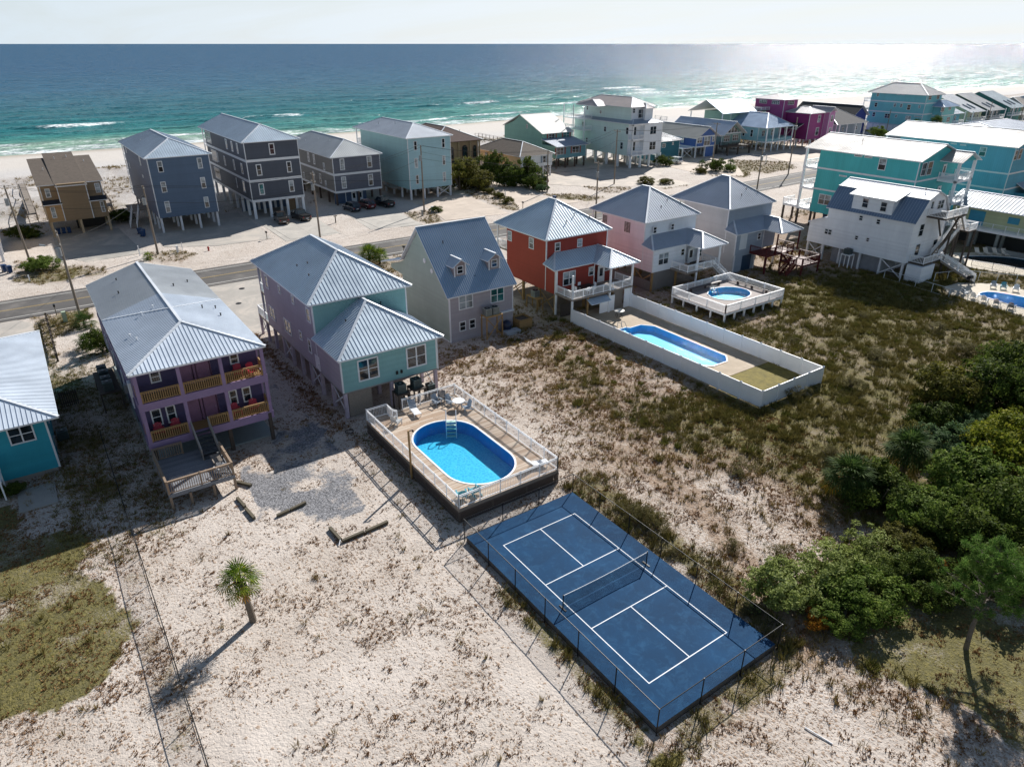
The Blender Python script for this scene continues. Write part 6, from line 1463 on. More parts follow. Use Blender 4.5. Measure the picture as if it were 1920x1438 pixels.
put(adirondack(TEALR, 'teal folding chair at the near railing, second from the corner post'), .95, 18.3, DZ, 185)
def lounger(mat, label):
    r_ = root('sun_lounger', label, 'sun lounger', (0, 0, 0))
    for i in range(8): MB().box(-.3, -1 + i * .15, .33, .3, -.87 + i * .15, .36).build('seat_slat', mat, r_)
    for i in range(6): MB().bar((-.3, .24 + i * .11, .38 + i * .1), (.3, .24 + i * .11, .38 + i * .1), .13, .025, (0, -.7, .7)).build('back_slat', ADG if mat == ADW else mat, r_)
    for k in (-1, 1):
        MB().box(k * .3 - .02, -1.02, .29, k * .3 + .02, .25, .34).build('side_rail', mat, r_); MB().bar((k * .31, .2, .33), (k * .31, .86, .95), .03, .05).build('side_rail', mat, r_)
        for y in (-.85, .3): MB().box(k * .3 - .02, y - .03, 0, k * .3 + .02, y + .03, .3).build('leg', mat, r_)
    return r_
put(lounger(ADW, 'white lounger with grey raised back facing the pool on the left of the deck'), 3.1, 31.7, DZ, -8)
l2 = put(lounger(plain('pale_white_resin', '#dddfe2', .4), 'white lounger standing in the far right corner of the deck by the railing'), 6.6, 18.8, DZ, 75)
tb = root('round_table', 'round white patio table on thin crossed legs in the deck corner', 'table', (6.75, 30.3, DZ))
MB().tube((6.75, 30.3, DZ + .7), (6.75, 30.3, DZ + .73), .55, 28).build('tabletop', ADW, tb)
for k in range(4): a = pi / 4 + k * pi / 2; MB().tube((6.75 + .42 * cos(a), 30.3 + .42 * sin(a), DZ), (6.75 - .2 * cos(a), 30.3 - .2 * sin(a), DZ + .7), .018, 6).build('leg', GREYM, tb)
lp = root('post_light', 'brown wooden lamp post at the left side of the pool deck', 'lamp post', (-1.02, 24.4, 0))
MB().box(-1.08, 24.34, -.1, -.96, 24.46, 4.15).build('post', PINEW, lp); MB().bar((-1.02, 24.4, 4.1), (-.7, 24.3, 4.16), .05, .05).build('arm', BLACKM, lp); MB().tube((-.7, 24.3, 4.02), (-.7, 24.3, 4.16), .09, 10, .05).build('lamp_head', BLACKM, lp)

# porch chairs on the purple house
a2 = put(adirondack(ADR, 'crimson slatted chair on the upper porch at its right end'), -8.5, 37.0, 5.92, 10)
for lab, x, y, z, r_ in (('crimson slatted chair on the lower porch below the first left window', -16.0, 37.3, 2.62, 5), ('crimson slatted chair on the lower porch between the left windows and the column', -14.8, 37.3, 2.62, -12), ('crimson slatted chair on the lower porch right of the stairs, next to the column', -10.2, 37.3, 2.62, 8), ('crimson slatted chair on the lower porch at the far right window', -8.8, 37.2, 2.62, -10), ('crimson slatted chair on the upper porch beside the right window', -9.5, 37.3, 5.92, -10)):
    dup(a2, lab, (x, y, z), radians(r_))
put(adirondack(plain('white_grey_resin', '#c9ccd0', .5), 'pale grey chair in the front right corner of the low wooden deck'), -13.1, 31.3, 1.26, 200)
bn = root('deck_bench', 'grey wooden bench against the right railing of the low deck', 'bench', (-12.9, 33, 1.26)); MB().box(-13.4, 32.3, 1.66, -12.75, 33.6, 1.71).build('seat', GREYW, bn)
for y in (32.4, 33.5):
    for x in (-13.3, -12.85): MB().box(x - .04, y - .04, 1.26, x + .04, y + .04, 1.66).build('leg', GREYW, bn)

# ------------------------------------------------------------------ air conditioners on their stands
ACM = plain('air_conditioner_green_grey', '#4f5f61', .5, .2); ACG = plain('air_conditioner_beige', '#9aa09c', .5, .2)
def acunit(mat, label, x, y, z, s=.8, h=.8):
    r_ = root('air_conditioner', label, 'air conditioner', (x, y, z)); b = MB(); b.box(x - s / 2, y - s / 2, z, x + s / 2, y + s / 2, z + h); b.build('casing', mat, r_)
    g_ = MB()
    for i in range(6):
        for f in (0, 1):
            zz = z + h * (.12 + i * .14)
            g_.box(x - s / 2 - .012, y - s / 2 + .05, zz, x - s / 2, y + s / 2 - .05, zz + .03) if f else g_.box(x - s / 2 + .05, y - s / 2 - .012, zz, x + s / 2 - .05, y - s / 2, zz + .03)
    g_.build('louvre', BLACKM, r_, kind='stuff')
    MB().tube((x, y, z + h), (x, y, z + h + .03), s * .42, 18).build('fan_grille', BLACKM, r_); MB().tube((x, y, z + h + .03), (x, y, z + h + .05), s * .12, 10).build('fan_hub', GREYM, r_)
    return r_
def stand(label, x0, x1, y0, y1, z, mat=GREYW, brace=False):
    r_ = root('equipment_stand', label, 'stand', ((x0 + x1) / 2, (y0 + y1) / 2, 0)); MB().box(x0, y0, z - .12, x1, y1, z).build('platform', mat, r_)
    for x in (x0 + .06, x1 - .06):
        for y in (y0 + .06, y1 - .06): MB().box(x - .06, y - .06, -.05, x + .06, y + .06, z - .12).build('leg', mat, r_)
    if brace:
        MB().bar((x0 + .1, y0 + .03, .2), (x1 - .1, y0 + .03, z - .25), .04, .1).build('brace', PINEW, r_); MB().bar((x0 + .1, y0 + .05, z - .25), (x1 - .1, y0 + .05, .2), .04, .1).build('brace', PINEW, r_)
stand('dark timber stand behind the pool deck carrying an air conditioner, left one', 2.9, 4.1, 34.3, 35.6, 1.75, DARKW); acunit(ACM, 'dark air conditioner under the teal house, left of the pair', 3.5, 35.0, 1.75)
stand('dark timber stand behind the pool deck carrying an air conditioner, middle one', 4.5, 5.8, 34.4, 35.8, 1.75, DARKW); acunit(ACM, 'dark air conditioner under the teal house, right of the pair', 5.15, 35.2, 1.75)
stand('low dark stand right of the two air conditioners', 6.1, 7.2, 34.6, 35.6, 1.0, DARKW); acunit(ACM, 'small dark air conditioner low on the right stand behind the pool deck', 6.6, 35.2, 1.0, .7, .6)
stand('pine stand with crossed braces against the cottage wall', 18.7, 20.9, 44.2, 45.4, 2.75, PINEW, True); acunit(ACG, 'pale air conditioner on the cottage stand, left unit', 19.2, 44.85, 2.75); acunit(ACG, 'pale air conditioner on the cottage stand, right unit', 20.2, 44.85, 2.75)
for i, y in enumerate((50.2, 51.4, 53.0, 54.2)): acunit(ACM, ['first', 'second', 'third', 'fourth'][i] + ' dark air conditioner from the front beside the left wall of the purple house', -18.1, y, 1.9)
stand('long dark platform beside the left wall of the purple house', -18.9, -17.2, 49.4, 55, 1.9, DARKW)
acunit(ACM, 'dark air conditioner on the ground beside the turquoise house', -22.4, 46.4, .05)
stand('small white topped stand under the white gambrel house wall', 77.2, 78.5, 36.8, 38.2, 2.1, WHITE); acunit(ACM, 'black air conditioner on the stand against the white gambrel house', 77.8, 37.5, 2.1, .9, .8)
stand('timber shelf stand at the left wall of the red house', 28.9, 29.9, 48.5, 50.8, 1.6, PINEW); acunit(ACG, 'grey air conditioner beside the red house wall', 29.4, 49.6, 1.6)
# planter crate and barrel
pl = root('planter_crate', 'large square pine crate beside the cottage', 'crate', (24.4, 45.4, 0))
for i in range(5):
    z = .02 + i * .24
    for a, c, d_, e in ((23.5, 44.6, 25.3, 44.65), (23.5, 46.35, 25.3, 46.4), (23.5, 44.65, 23.55, 46.35), (25.25, 44.65, 25.3, 46.35)): MB().box(a, c, z, d_, e, z + .22).build('board', PINEW, pl)
for x, y in ((23.6, 44.7), (25.2, 44.7), (23.6, 46.3), (25.2, 46.3)): MB().box(x - .05, y - .05, 0, x + .05, y + .05, 1.24).build('post', PINEW, pl)
MB().box(23.56, 44.66, .1, 25.24, 46.34, .95).build('soil', DARKW, pl)
b = MB(); rr = [(0, .3), (.25, .5), (.7, .6), (1.15, .5), (1.35, .22)]
b.loft([[(22.1 + r * cos(2 * pi * k / 18), 45.2 + r * sin(2 * pi * k / 18), z) for k in range(18)] for z, r in rr]); tag(b.build('water_tank', plain('navy_blue_plastic', '#16233f', .35), smooth=True), 'round navy blue tank under the right end of the cottage', 'tank')
MB().box(21.1, 44.0, 0, 23.3, 44.9, .35)
o = MB().box(21.2, 43.9, -.05, 23.2, 44.9, .38).build('storage_box', plain('pale_grey_box', '#a4a8ad', .6)); tag(o, 'low pale grey box on the ground beside the cottage stand', 'box')

# ------------------------------------------------------------------ court
def court_mat():
    t = NT('blue_acrylic_court'); p = t.pos(); a = t.noise(p, .35, 6, .65, .8); b = t.noise(p, 1.6, 6, .7, .5); c = t.noise(p, 14, 3, .7)
    col = t.mix(t.rng(a, .3, .7), lin('#0a3556'), lin('#0e446c')); col = t.mix(t.rng(b, .5, .75, 0, .38), col, lin('#386d96')); col = t.mix(t.rng(c, .5, .9, 0, .3), col, lin('#0b2c49'))
    return t.done(t.pbr(col, .75, normal=t.bump(c, .15, .01), spec=.12))
CT = root('pickleball_court', 'raised blue pickleball court with white lines', 'court', (3.05, 6.7, 0))
CZ = .35
MB().box(-1.52, -2.05, -.1, 7.58, 15.5, CZ - .012).build('slab', concrete('court_slab_edge', '#6f6a66'), CT)
MB().box(-1.525, -2.055, CZ - .012, 7.585, 15.505, CZ).build('playing_surface', court_mat(), CT)
LW = plain('white_court_line', '#e4e7ea', .6, var=.04); z = CZ + .004; w = .055; h_, L_ = 6.096, 13.411
def ln(x0, y0, x1, y1): MB().box(x0, y0, CZ - .002, x1, y1, z).build('court_line', LW, CT)
ln(0, 0, h_, w); ln(0, L_ - w, h_, L_); ln(0, w, w, L_ - w); ln(h_ - w, w, h_, L_ - w)
ln(w, L_ / 2 - 2.134 - w / 2, h_ - w, L_ / 2 - 2.134 + w / 2); ln(w, L_ / 2 + 2.134 - w / 2, h_ - w, L_ / 2 + 2.134 + w / 2)
ln(h_ / 2 - w / 2, w, h_ / 2 + w / 2, L_ / 2 - 2.134 - w / 2); ln(h_ / 2 - w / 2, L_ / 2 + 2.134 + w / 2, h_ / 2 + w / 2, L_ - w)
def mesh_mat(name, col, cell, wire, a0=0.0):
    t = NT(name); p = t.pos(); x, y, zz = t.sep(p)[:3]; u = t.math('ADD', x, y)
    m = None
    for s_ in (1, -1):
        v = t.math('FRACT', t.math('DIVIDE', t.math('ADD', u, t.math('MULTIPLY', zz, float(s_))), cell)); k = t.math('LESS_THAN', v, wire)
        m = k if m is None else t.math('MAXIMUM', m, k)
    b = t.pbr(lin(col), .5, .2); tr = t.n('BsdfTransparent'); mx = t.n('MixShader', Fac=m); t.set(mx.inputs[1], tr); t.set(mx.inputs[2], b)
    return t.done(mx)
CHAIN = mesh_mat('black_chain_link', '#14161a', .09, .085); NETM = mesh_mat('black_net_cord', '#101418', .05, .22)
N = root('court_net', 'black net with white top tape across the blue court', 'net', (h_ / 2, L_ / 2, CZ))
yn = L_ / 2
for x in (-.32, h_ + .32): MB().tube((x, yn, CZ), (x, yn, CZ + 1.02), .035, 10).build('net_post', BLACKM, N); MB().box(x - .05, yn - .3, CZ, x + .05, yn + .3, CZ + .04).build('post_foot', BLACKM, N)
cur = [(-.32 + (h_ + .64) * k / 16) for k in range(17)]; zt = lambda x: CZ + .91 - .06 + .09 * (2 * (x - h_ / 2) / (h_ + .64)) ** 2 + .02
b = MB(); [b.add([(cur[i], yn, CZ + .05), (cur[i + 1], yn, CZ + .05), (cur[i + 1], yn, zt(cur[i + 1]) - .03), (cur[i], yn, zt(cur[i]) - .03)], [(0, 1, 2, 3)]) for i in range(16)]; b.build('net_mesh', NETM, N)
b = MB(); [b.bar((cur[i], yn, zt(cur[i])), (cur[i + 1], yn, zt(cur[i + 1])), .02, .06) for i in range(16)]; b.build('net_tape', LW, N)
def chain_fence(label, pts, z0, z1, sp, r=.025, mat=BLACKM, mesh=CHAIN, name='chain_link_fence', skip=()):
    f = root(name, label, 'fence', (pts[0][0], pts[0][1], z0)); 
    for i in range(len(pts) - 1):
        a, c = Vector((*pts[i], 0)), Vector((*pts[i + 1], 0)); L = (c - a).length; n = max(1, round(L / sp)); d = (c - a) / n
        for k in range(n + (1 if i == len(pts) - 2 and pts[0] != pts[-1] else 0)):
            q = a + d * k; MB().tube((q.x, q.y, z0 - .3), (q.x, q.y, z1 + .03), r * 1.3, 8).build('fence_post', mat, f)
        MB().tube((a.x, a.y, z1), (c.x, c.y, z1), r, 6).build('top_rail', mat, f); MB().tube((a.x, a.y, z0 + .06), (c.x, c.y, z0 + .06), r * .6, 6).build('bottom_wire', mat, f)
        for k in range(n): q, e = a + d * k, a + d * (k + 1); MB().add([(q.x, q.y, z0 + .05), (e.x, e.y, z0 + .05), (e.x, e.y, z1), (q.x, q.y, z1)], [(0, 1, 2, 3)]).build('mesh_panel', mesh, f)
    return f
chain_fence('black chain link fence around the blue court', [(-1.62, 15.62), (-1.62, -2.15), (7.7, -2.15), (7.7, 15.62), (-1.62, 15.62)], .05, CZ + 1.45, 3.0)
chain_fence('low black wire fence running along the left lot to the bottom of the picture', [(-19.78, 43.6), (-19.78, -12)], 0, 1.15, 2.9, r=.022)
# fence of sand-facing posts and dark rail by the street on the left
f = root('timber_fence', 'row of short dark timber posts on the verge left of the purple house', 'fence', (-21.4, 72, 0))
for i in range(8): MB().box(-21.5, 65 + i * 2.1, -.1, -21.3, 65.2 + i * 2.1, .95).build('post', DARKW, f)
MB().bar((-21.4, 65, .7), (-21.4, 79.9, .7), .05, .16).build('fence_rail', DARKW, f)

# ------------------------------------------------------------------ white fenced yard of the red house
F = root('vinyl_fence', 'white vinyl privacy fence enclosing the long pool', 'fence', (35, 30, 0)); FH = 1.72
PTS = [(30.0, 43.1), (30.5, 16.4), (39.75, 16.4), (39.72, 43.05)]; PMs = {}
for i in range(3):
    a, c = Vector((*PTS[i], 0)), Vector((*PTS[i + 1], 0)); L = (c - a).length; n = round(L / 2.45); d = (c - a) / n; ang = atan2(d.y, d.x); s_ = d.length
    k_ = round(s_, 3)
    if k_ not in PMs:
        b = MB(); q = s_ - .13; b.box(.065, -.02, .12, .065 + q, .02, FH - .06); b.box(.065, -.035, .05, .065 + q, .035, .2); b.box(.065, -.035, FH - .14, .065 + q, .035, FH - .02)
        m = 14
        for j in range(1, m): x = .065 + q * j / m; b.box(x - .008, -.026, .2, x + .008, .026, FH - .14)
        pb = MB(); pb.box(-.08, -.08, -.2, .08, .08, FH + .04); pb.add([(-.1, -.1, FH + .04), (.1, -.1, FH + .04), (.1, .1, FH + .04), (-.1, .1, FH + .04), (0, 0, FH + .12)], [(0, 1, 4), (1, 2, 4), (2, 3, 4), (3, 0, 4), (3, 2, 1, 0)])
        PMs[k_] = (b.mesh('fence_panel', WHITE), pb.mesh('fence_post', WHITE))
    for j in range(n):
        q = a + d * j; inst('fence_panel', PMs[k_][0], F, q, ang); inst('fence_post', PMs[k_][1], F, q, ang)
inst('fence_post', PMs[k_][1], F, (PTS[-1][0], PTS[-1][1], 0))
LP = POOLS['long']
PAT = concrete('sandy_pool_patio', '#b9a892', .3)
holed([(30.2, 22.4), (39.6, 22.4), (39.6, 45), (30.1, 45)], grow2(LP, .1), -.1, .08, PAT, 'patio', kind='structure')
pool('swimming_pool', 'long rectangular pool inside the white fence of the red house', LP, .1, -.02, -.6, (water_mat('clear_pool_water', '#d6f4ff'), caustic_liner('bright_liner_painted_caustics', '#7cd8f2', '#55c2ea'), plain('azure_pool_wall', '#46b2ec', .4)), coping=.1)
b = MB()
for i in range(4): b.box(32.65, 36.2 + i * .42, -.59, 34.0 - i * .1, 37.95, -.5 + i * .13)
tag(b.build('pool_steps', plain('white_pool_step', '#dff2f6')), 'white moulded steps in the left corner of the long pool', 'steps')
for i in range(2):
    o = MB().path([(33.0 + i * .6, 38.3, .1), (33.0 + i * .6, 38.3, .9), (33.0 + i * .6, 37.8, .95), (33.0 + i * .6, 37.2, .2)], .03, 8).build('pool_handrail', GREYM); tag(o, 'chrome handrail at the steps of the long pool, ' + ('left one' if i == 0 else 'right one'), 'handrail')
def lawn_mat(name, a, b_):
    t = NT(name); p = t.pos(); n = t.noise(p, 1.1, 5, .7); m = t.noise(p, 18, 3, .7); return t.done(t.pbr(t.mix(t.rng(t.math('ADD', t.math('MULTIPLY', n, .6), t.math('MULTIPLY', m, .4)), .35, .65), lin(a), lin(b_)), .9, normal=t.bump(m, .8, .05)))
MB().box(30.6, 16.5, -.1, 39.62, 22.36, .06).build('lawn', lawn_mat('artificial_turf', '#565024', '#8d7f38'), kind='structure')
tb2 = root('patio_table', 'white round patio table on the patio of the red house', 'table', (35.9, 41.2, .08)); MB().tube((35.9, 41.2, .85), (35.9, 41.2, .9), .65, 24).build('tabletop', plain('cream_tabletop', '#ded8cc'), tb2)
for k in range(4): a = k * pi / 2 + .3; MB().tube((35.9 + .5 * cos(a), 41.2 + .5 * sin(a), .08), (35.9 + .25 * cos(a), 41.2 + .25 * sin(a), .85), .025, 6).build('leg', BLACKM, tb2)
dt = root('dining_table', 'dark rectangular dining table on the porch of the red house', 'table', (33.2, 44.6, 2.85)); MB().box(32.3, 44.1, 3.57, 34.2, 45.1, 3.62).build('tabletop', BLACKM, dt)
for x in (32.4, 34.1):
    for y in (44.2, 45.0): MB().box(x - .03, y - .03, 2.85, x + .03, y + .03, 3.57).build('leg', BLACKM, dt)
def dchair(label, mat):
    r_ = root('dining_chair', label, 'chair', (0, 0, 0)); MB().box(-.22, -.22, .43, .22, .22, .46).build('seat', mat, r_); MB().box(-.22, .19, .46, .22, .22, .92).build('backrest', mat, r_)
    for x in (-.19, .19):
        for y in (-.19, .19): MB().box(x - .018, y - .018, 0, x + .018, y + .018, .43).build('leg', mat, r_)
    return r_
dc = put(dchair('white dining chair at the left end of the dark porch table', WHITE), 31.9, 44.6, 2.86, 90)
for lab, x, y, r_ in (('white dining chair on the near side of the porch table, left', 32.8, 43.7, 180), ('white dining chair on the near side of the porch table, right', 33.7, 43.7, 180), ('white dining chair at the right end of the dark porch table', 34.6, 44.6, -90), ('white dining chair on the wall side of the porch table', 33.2, 45.5, 0)): dup(dc, lab, (x, y, 2.86), radians(r_))

# ------------------------------------------------------------------ pool deck of the pink and grey houses
E_ = root('pool_deck', 'white railed pool deck on short posts beside the grey house', 'deck', (50.5, 37, 0))
dx0, dx1, dy0, dy1, dz = 45, 56.1, 32.7, 41.3, 1.15
OCT = [(51.3 + 3.05 * cos(2 * pi * (k + .5) / 16), 37.3 + 2.35 * sin(2 * pi * (k + .5) / 16)) for k in range(16)]
holed([(dx0, dy0), (dx1, dy0), (dx1, dy1), (dx0, dy1)], OCT, dz - .05, dz, wood('grey_purple_deck', '#8f8480', island=False), 'deck_floor', E_)
for a in ((dx0 - .02, dy0 - .02, dx1 + .02, dy0 + .05), (dx0 - .02, dy1 - .05, dx1 + .02, dy1 + .02), (dx0 - .02, dy0 + .05, dx0 + .05, dy1 - .05), (dx1 - .05, dy0 + .05, dx1 + .02, dy1 - .05)): MB().box(a[0], a[1], dz - .3, a[2], a[3], dz - .051).build('rim_joist', WHITE, E_)
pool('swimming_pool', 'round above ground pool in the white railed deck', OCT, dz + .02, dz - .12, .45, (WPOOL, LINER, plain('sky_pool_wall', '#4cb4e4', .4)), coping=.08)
piles(E_, [(dx0 + .1 + i * (dx1 - dx0 - .2) / 6, y) for i in range(7) for y in (dy0 + .1, dy1 - .1)] + [(x, dy0 + 2.2 * k) for x in (dx0 + .1, dx1 - .1) for k in (1, 2, 3)], -.1, dz - .3, WHITE, .18, 'deck_post')
rail(E_, [(dx0 + .05, dy0 + .05), (dx1 - .05, dy0 + .05), (dx1 - .05, dy1 - .05), (dx0 + .05, dy1 - .05), (dx0 + .05, dy0 + .05)], dz, WHITE, h=.95, sp=.16, post=2.6, pk=.05, pw=.13)
bm = plain('dark_bench_wood', '#4a3f3c')
for lab, a, c in (('dark bench along the far railing of the white railed pool deck', (47.5, 40.6), (53.5, 40.6)), ('dark bench along the right railing of the white railed pool deck', (55.4, 34.5), (55.4, 39.5))):
    r_ = root('bench', lab, 'bench', (a[0], a[1], dz)); MB().bar((*a, dz + .42), (*c, dz + .42), .4, .05).build('seat', bm, r_)
    for k in (.05, .5, .95): p = Vector(a).lerp(Vector(c), k); MB().box(p.x - .05, p.y - .15, dz, p.x + .05, p.y + .15, dz + .4).build('leg', bm, r_)
o = MB(); [o.path([(49.6 + k, 39.2, dz), (49.5 + k, 39.0, dz + .8), (49.8 + k, 38.6, dz + .8), (49.9 + k, 38.2, dz - .4)], .03, 8) for k in (0, .5)]; [o.box(49.6, 38.9 - .2 * i, dz + .25 * (2 - i), 50.3, 39.05 - .2 * i, dz + .04 + .25 * (2 - i)) for i in range(3)]; tag(o.build('pool_ladder', GREYM), 'dark ladder into the round deck pool', 'ladder')
dt2 = root('dining_table', 'black low table on the porch of the pink house', 'table', (52.6, 44.5, 2.75)); MB().box(51.9, 44.1, 3.3, 53.3, 44.9, 3.36).build('tabletop', BLACKM, dt2); [MB().box(x - .03, y - .03, 2.75, x + .03, y + .03, 3.3).build('leg', BLACKM, dt2) for x in (52, 53.2) for y in (44.2, 44.8)]

# ------------------------------------------------------------------ motel pools at the right edge
PATL = concrete('pale_pool_patio', '#cfc4b2', .2)
KP = rounded(POOLS['kidney'], 1); FP = rounded(POOLS['free'], 1)
holed([(93, 27), (95.5, 32), (99, 32.6), (105, 29), (105, 14), (96, 14), (95, 20)], grow2(KP, .1), -.1, .05, PATL, 'patio', kind='structure')
holed([(77.5, 22), (80, 24.5), (84, 24.2), (88, 21), (88, 8), (76, 8), (77, 15)], grow2(FP, .1), -.1, .05, PATL, 'patio', kind='structure')
pool('swimming_pool', 'kidney shaped pool of dark teal water beside the yellow motel', KP, .06, -.05, -1.4, (water_mat('dark_pool_water', '#2f6f80'), plain('dark_teal_liner', '#1d5a70'), plain('dark_teal_liner', '#1d5a70')))
pool('swimming_pool', 'free form pool of bright blue water at the right edge of the picture', FP, .06, -.05, -1.2, (WPOOL, caustic_liner('bright_liner_painted_caustics', '#5ccdf2', '#35b4ea'), plain('sky_pool_wall', '#4cb4e4', .4)))
for i, (x, y, a) in enumerate(((101.5, 29.6, -40), (102.6, 28.8, -38), (103.6, 27.9, -36), (104.3, 26.9, -40))):
    put(lounger(plain('cream_lounger', '#d9cfc0'), ['first', 'second', 'third', 'fourth'][i] + ' cream lounger from the left behind the kidney shaped pool'), x, y, .06, a)
for lab, m, x, y, a in (('blue grey chair by the free form pool, nearest the fence', ADG, 79.1, 21.3, 60), ('pale chair second along the near side of the free form pool', ADW, 78.6, 19.8, 80), ('pale chair third along the near side of the free form pool', ADW, 78.3, 18.4, 85), ('grey chair fourth along the near side of the free form pool', ADG, 78.2, 16.9, 90), ('dark slatted chair at the right edge near side of the free form pool', DRKR, 78.2, 15.2, 90),
    ('blue grey chair behind the free form pool beside the teal chair', ADG, 85.4, 20.4, -60), ('teal chair behind the free form pool', TEALR, 86, 19.4, -60), ('white chair behind the free form pool at the frame edge', ADW, 86.3, 18, -70)): put(adirondack(m, lab), x, y, .06, a)
o = root('barbecue_grill', 'black charcoal grill on a stand beside the free form pool', 'grill', (84.6, 23.2, .05)); MB().tube((84.2, 23.2, 1), (85, 23.2, 1), .28, 14).build('drum', BLACKM, o); [MB().tube((x, y, .05), (84.6 + (x - 84.6) * .7, 23.2, .9), .03, 6).build('leg', BLACKM, o) for x in (84.2, 85) for y in (22.9, 23.5)]
WF = plain('white_fence_paint', '#dfe3e6'); 
chain_fence('thin grey wire fence between the two motel pools', [(82, 26.6), (86.5, 25.2), (94, 14), (96, 8)], 0, 1.2, 2.4, .03, WF, CHAIN, 'wire_fence')
chain_fence('white railed fence at the foot of the gambrel house stairs', [(77.6, 31.4), (76.6, 22), (76, 8)], 0, 1.2, 2.4, .03, WF, CHAIN, 'wire_fence')
chain_fence('black wire fence in front of the kidney shaped pool', [(94.6, 27.4), (95.4, 19), (96, 9)], 0, 1.3, 2.5, .025)
wl = MB().box(104.6, 30, 0, 105, 14, .8).build('low_wall', concrete('block_low_wall', '#8f9290')); tag(wl, 'low grey block wall behind the motel pool', 'wall')
# ------------------------------------------------------------------ landscape timbers on the sand
for lab, p, q in (('grey timber lying near the wooden deck, left end', (-12.8, 29.2), (-12.65, 27.7)), ('grey timber lying at the left edge of the gravel', (-12.65, 27.5), (-12.5, 26.0)), ('thin timber lying along the lower edge of the gravel, left half', (-11.1, 25.4), (-10.2, 25.5)), ('thick timber lying along the lower edge of the gravel, right half', (-10.1, 25.55), (-8.9, 25.75)),
    ('short timber at the left corner of the lower timber angle', (-8.55, 22.0), (-8.45, 20.3)), ('long timber forming the lower right timber angle, left piece', (-8.4, 20.15), (-6.8, 20.2)), ('long timber forming the lower right timber angle, right piece', (-6.7, 20.2), (-5.0, 20.3)), ('short timber beside the front right post of the low deck', (-12.3, 31.4), (-11.5, 30.2))):
    o = MB().bar((*p, .1), (*q, .13), .2, .2).build('landscape_timber', wood('old_grey_timber', '#655d4b')); tag(o, lab, 'timber')
for lab, p, q in (('short white pipe sticking out where the two timbers meet', (-8.5, 20.25, .2), (-8.75, 19.9, .05)), ('white plastic pipe lying on the sand at the bottom right', (4.6, -6.0, .06), (4.9, -7.3, .06))):
    o = MB().tube(p, q, .032, 8).build('plastic_pipe', WHITE); tag(o, lab, 'pipe')
hp = [(-2.2 + .35 * cos(a) * (1 + .1 * sin(3 * a)), 33.6 + .35 * sin(a), .05 + .004 * i) for i, a in enumerate([k * .35 for k in range(40)])]
tag(MB().path(hp, .02, 5).build('garden_hose', BLACKM), 'dark garden hose coiled on the sand beside the teal house', 'hose')

# white rack and landing at the left frame edge beside the turquoise bungalow
r_ = root('outdoor_landing', 'small white landing with posts at the left edge beside the turquoise bungalow', 'landing', (-27, 40, 0))
MB().box(-28.4, 38.6, 1.5, -26.6, 40.8, 1.6).build('platform', WHITE, r_)
for x_, y_ in ((-28.3, 38.7), (-26.7, 38.7), (-28.3, 40.7), (-26.7, 40.7)): MB().box(x_ - .05, y_ - .05, 0, x_ + .05, y_ + .05, 2.6).build('post', WHITE, r_)
rail(r_, [(-26.7, 40.7), (-26.7, 38.7), (-28.3, 38.7)], 1.6, WHITE, sp=.14)
r_ = root('garden_fence', 'short dark slatted fence screen beside the right wall of the turquoise bungalow', 'fence', (-21.6, 53, 0))
for i in range(9): MB().box(-22.0 + i * .16, 52.9, 0, -21.9 + i * .16, 52.96, 1.5).build('slat', DARKW, r_)
MB().box(-22.05, 52.96, .3, -20.6, 53.0, .4).build('fence_rail', DARKW, r_); MB().box(-22.05, 52.96, 1.2, -20.6, 53.0, 1.3).build('fence_rail', DARKW, r_)
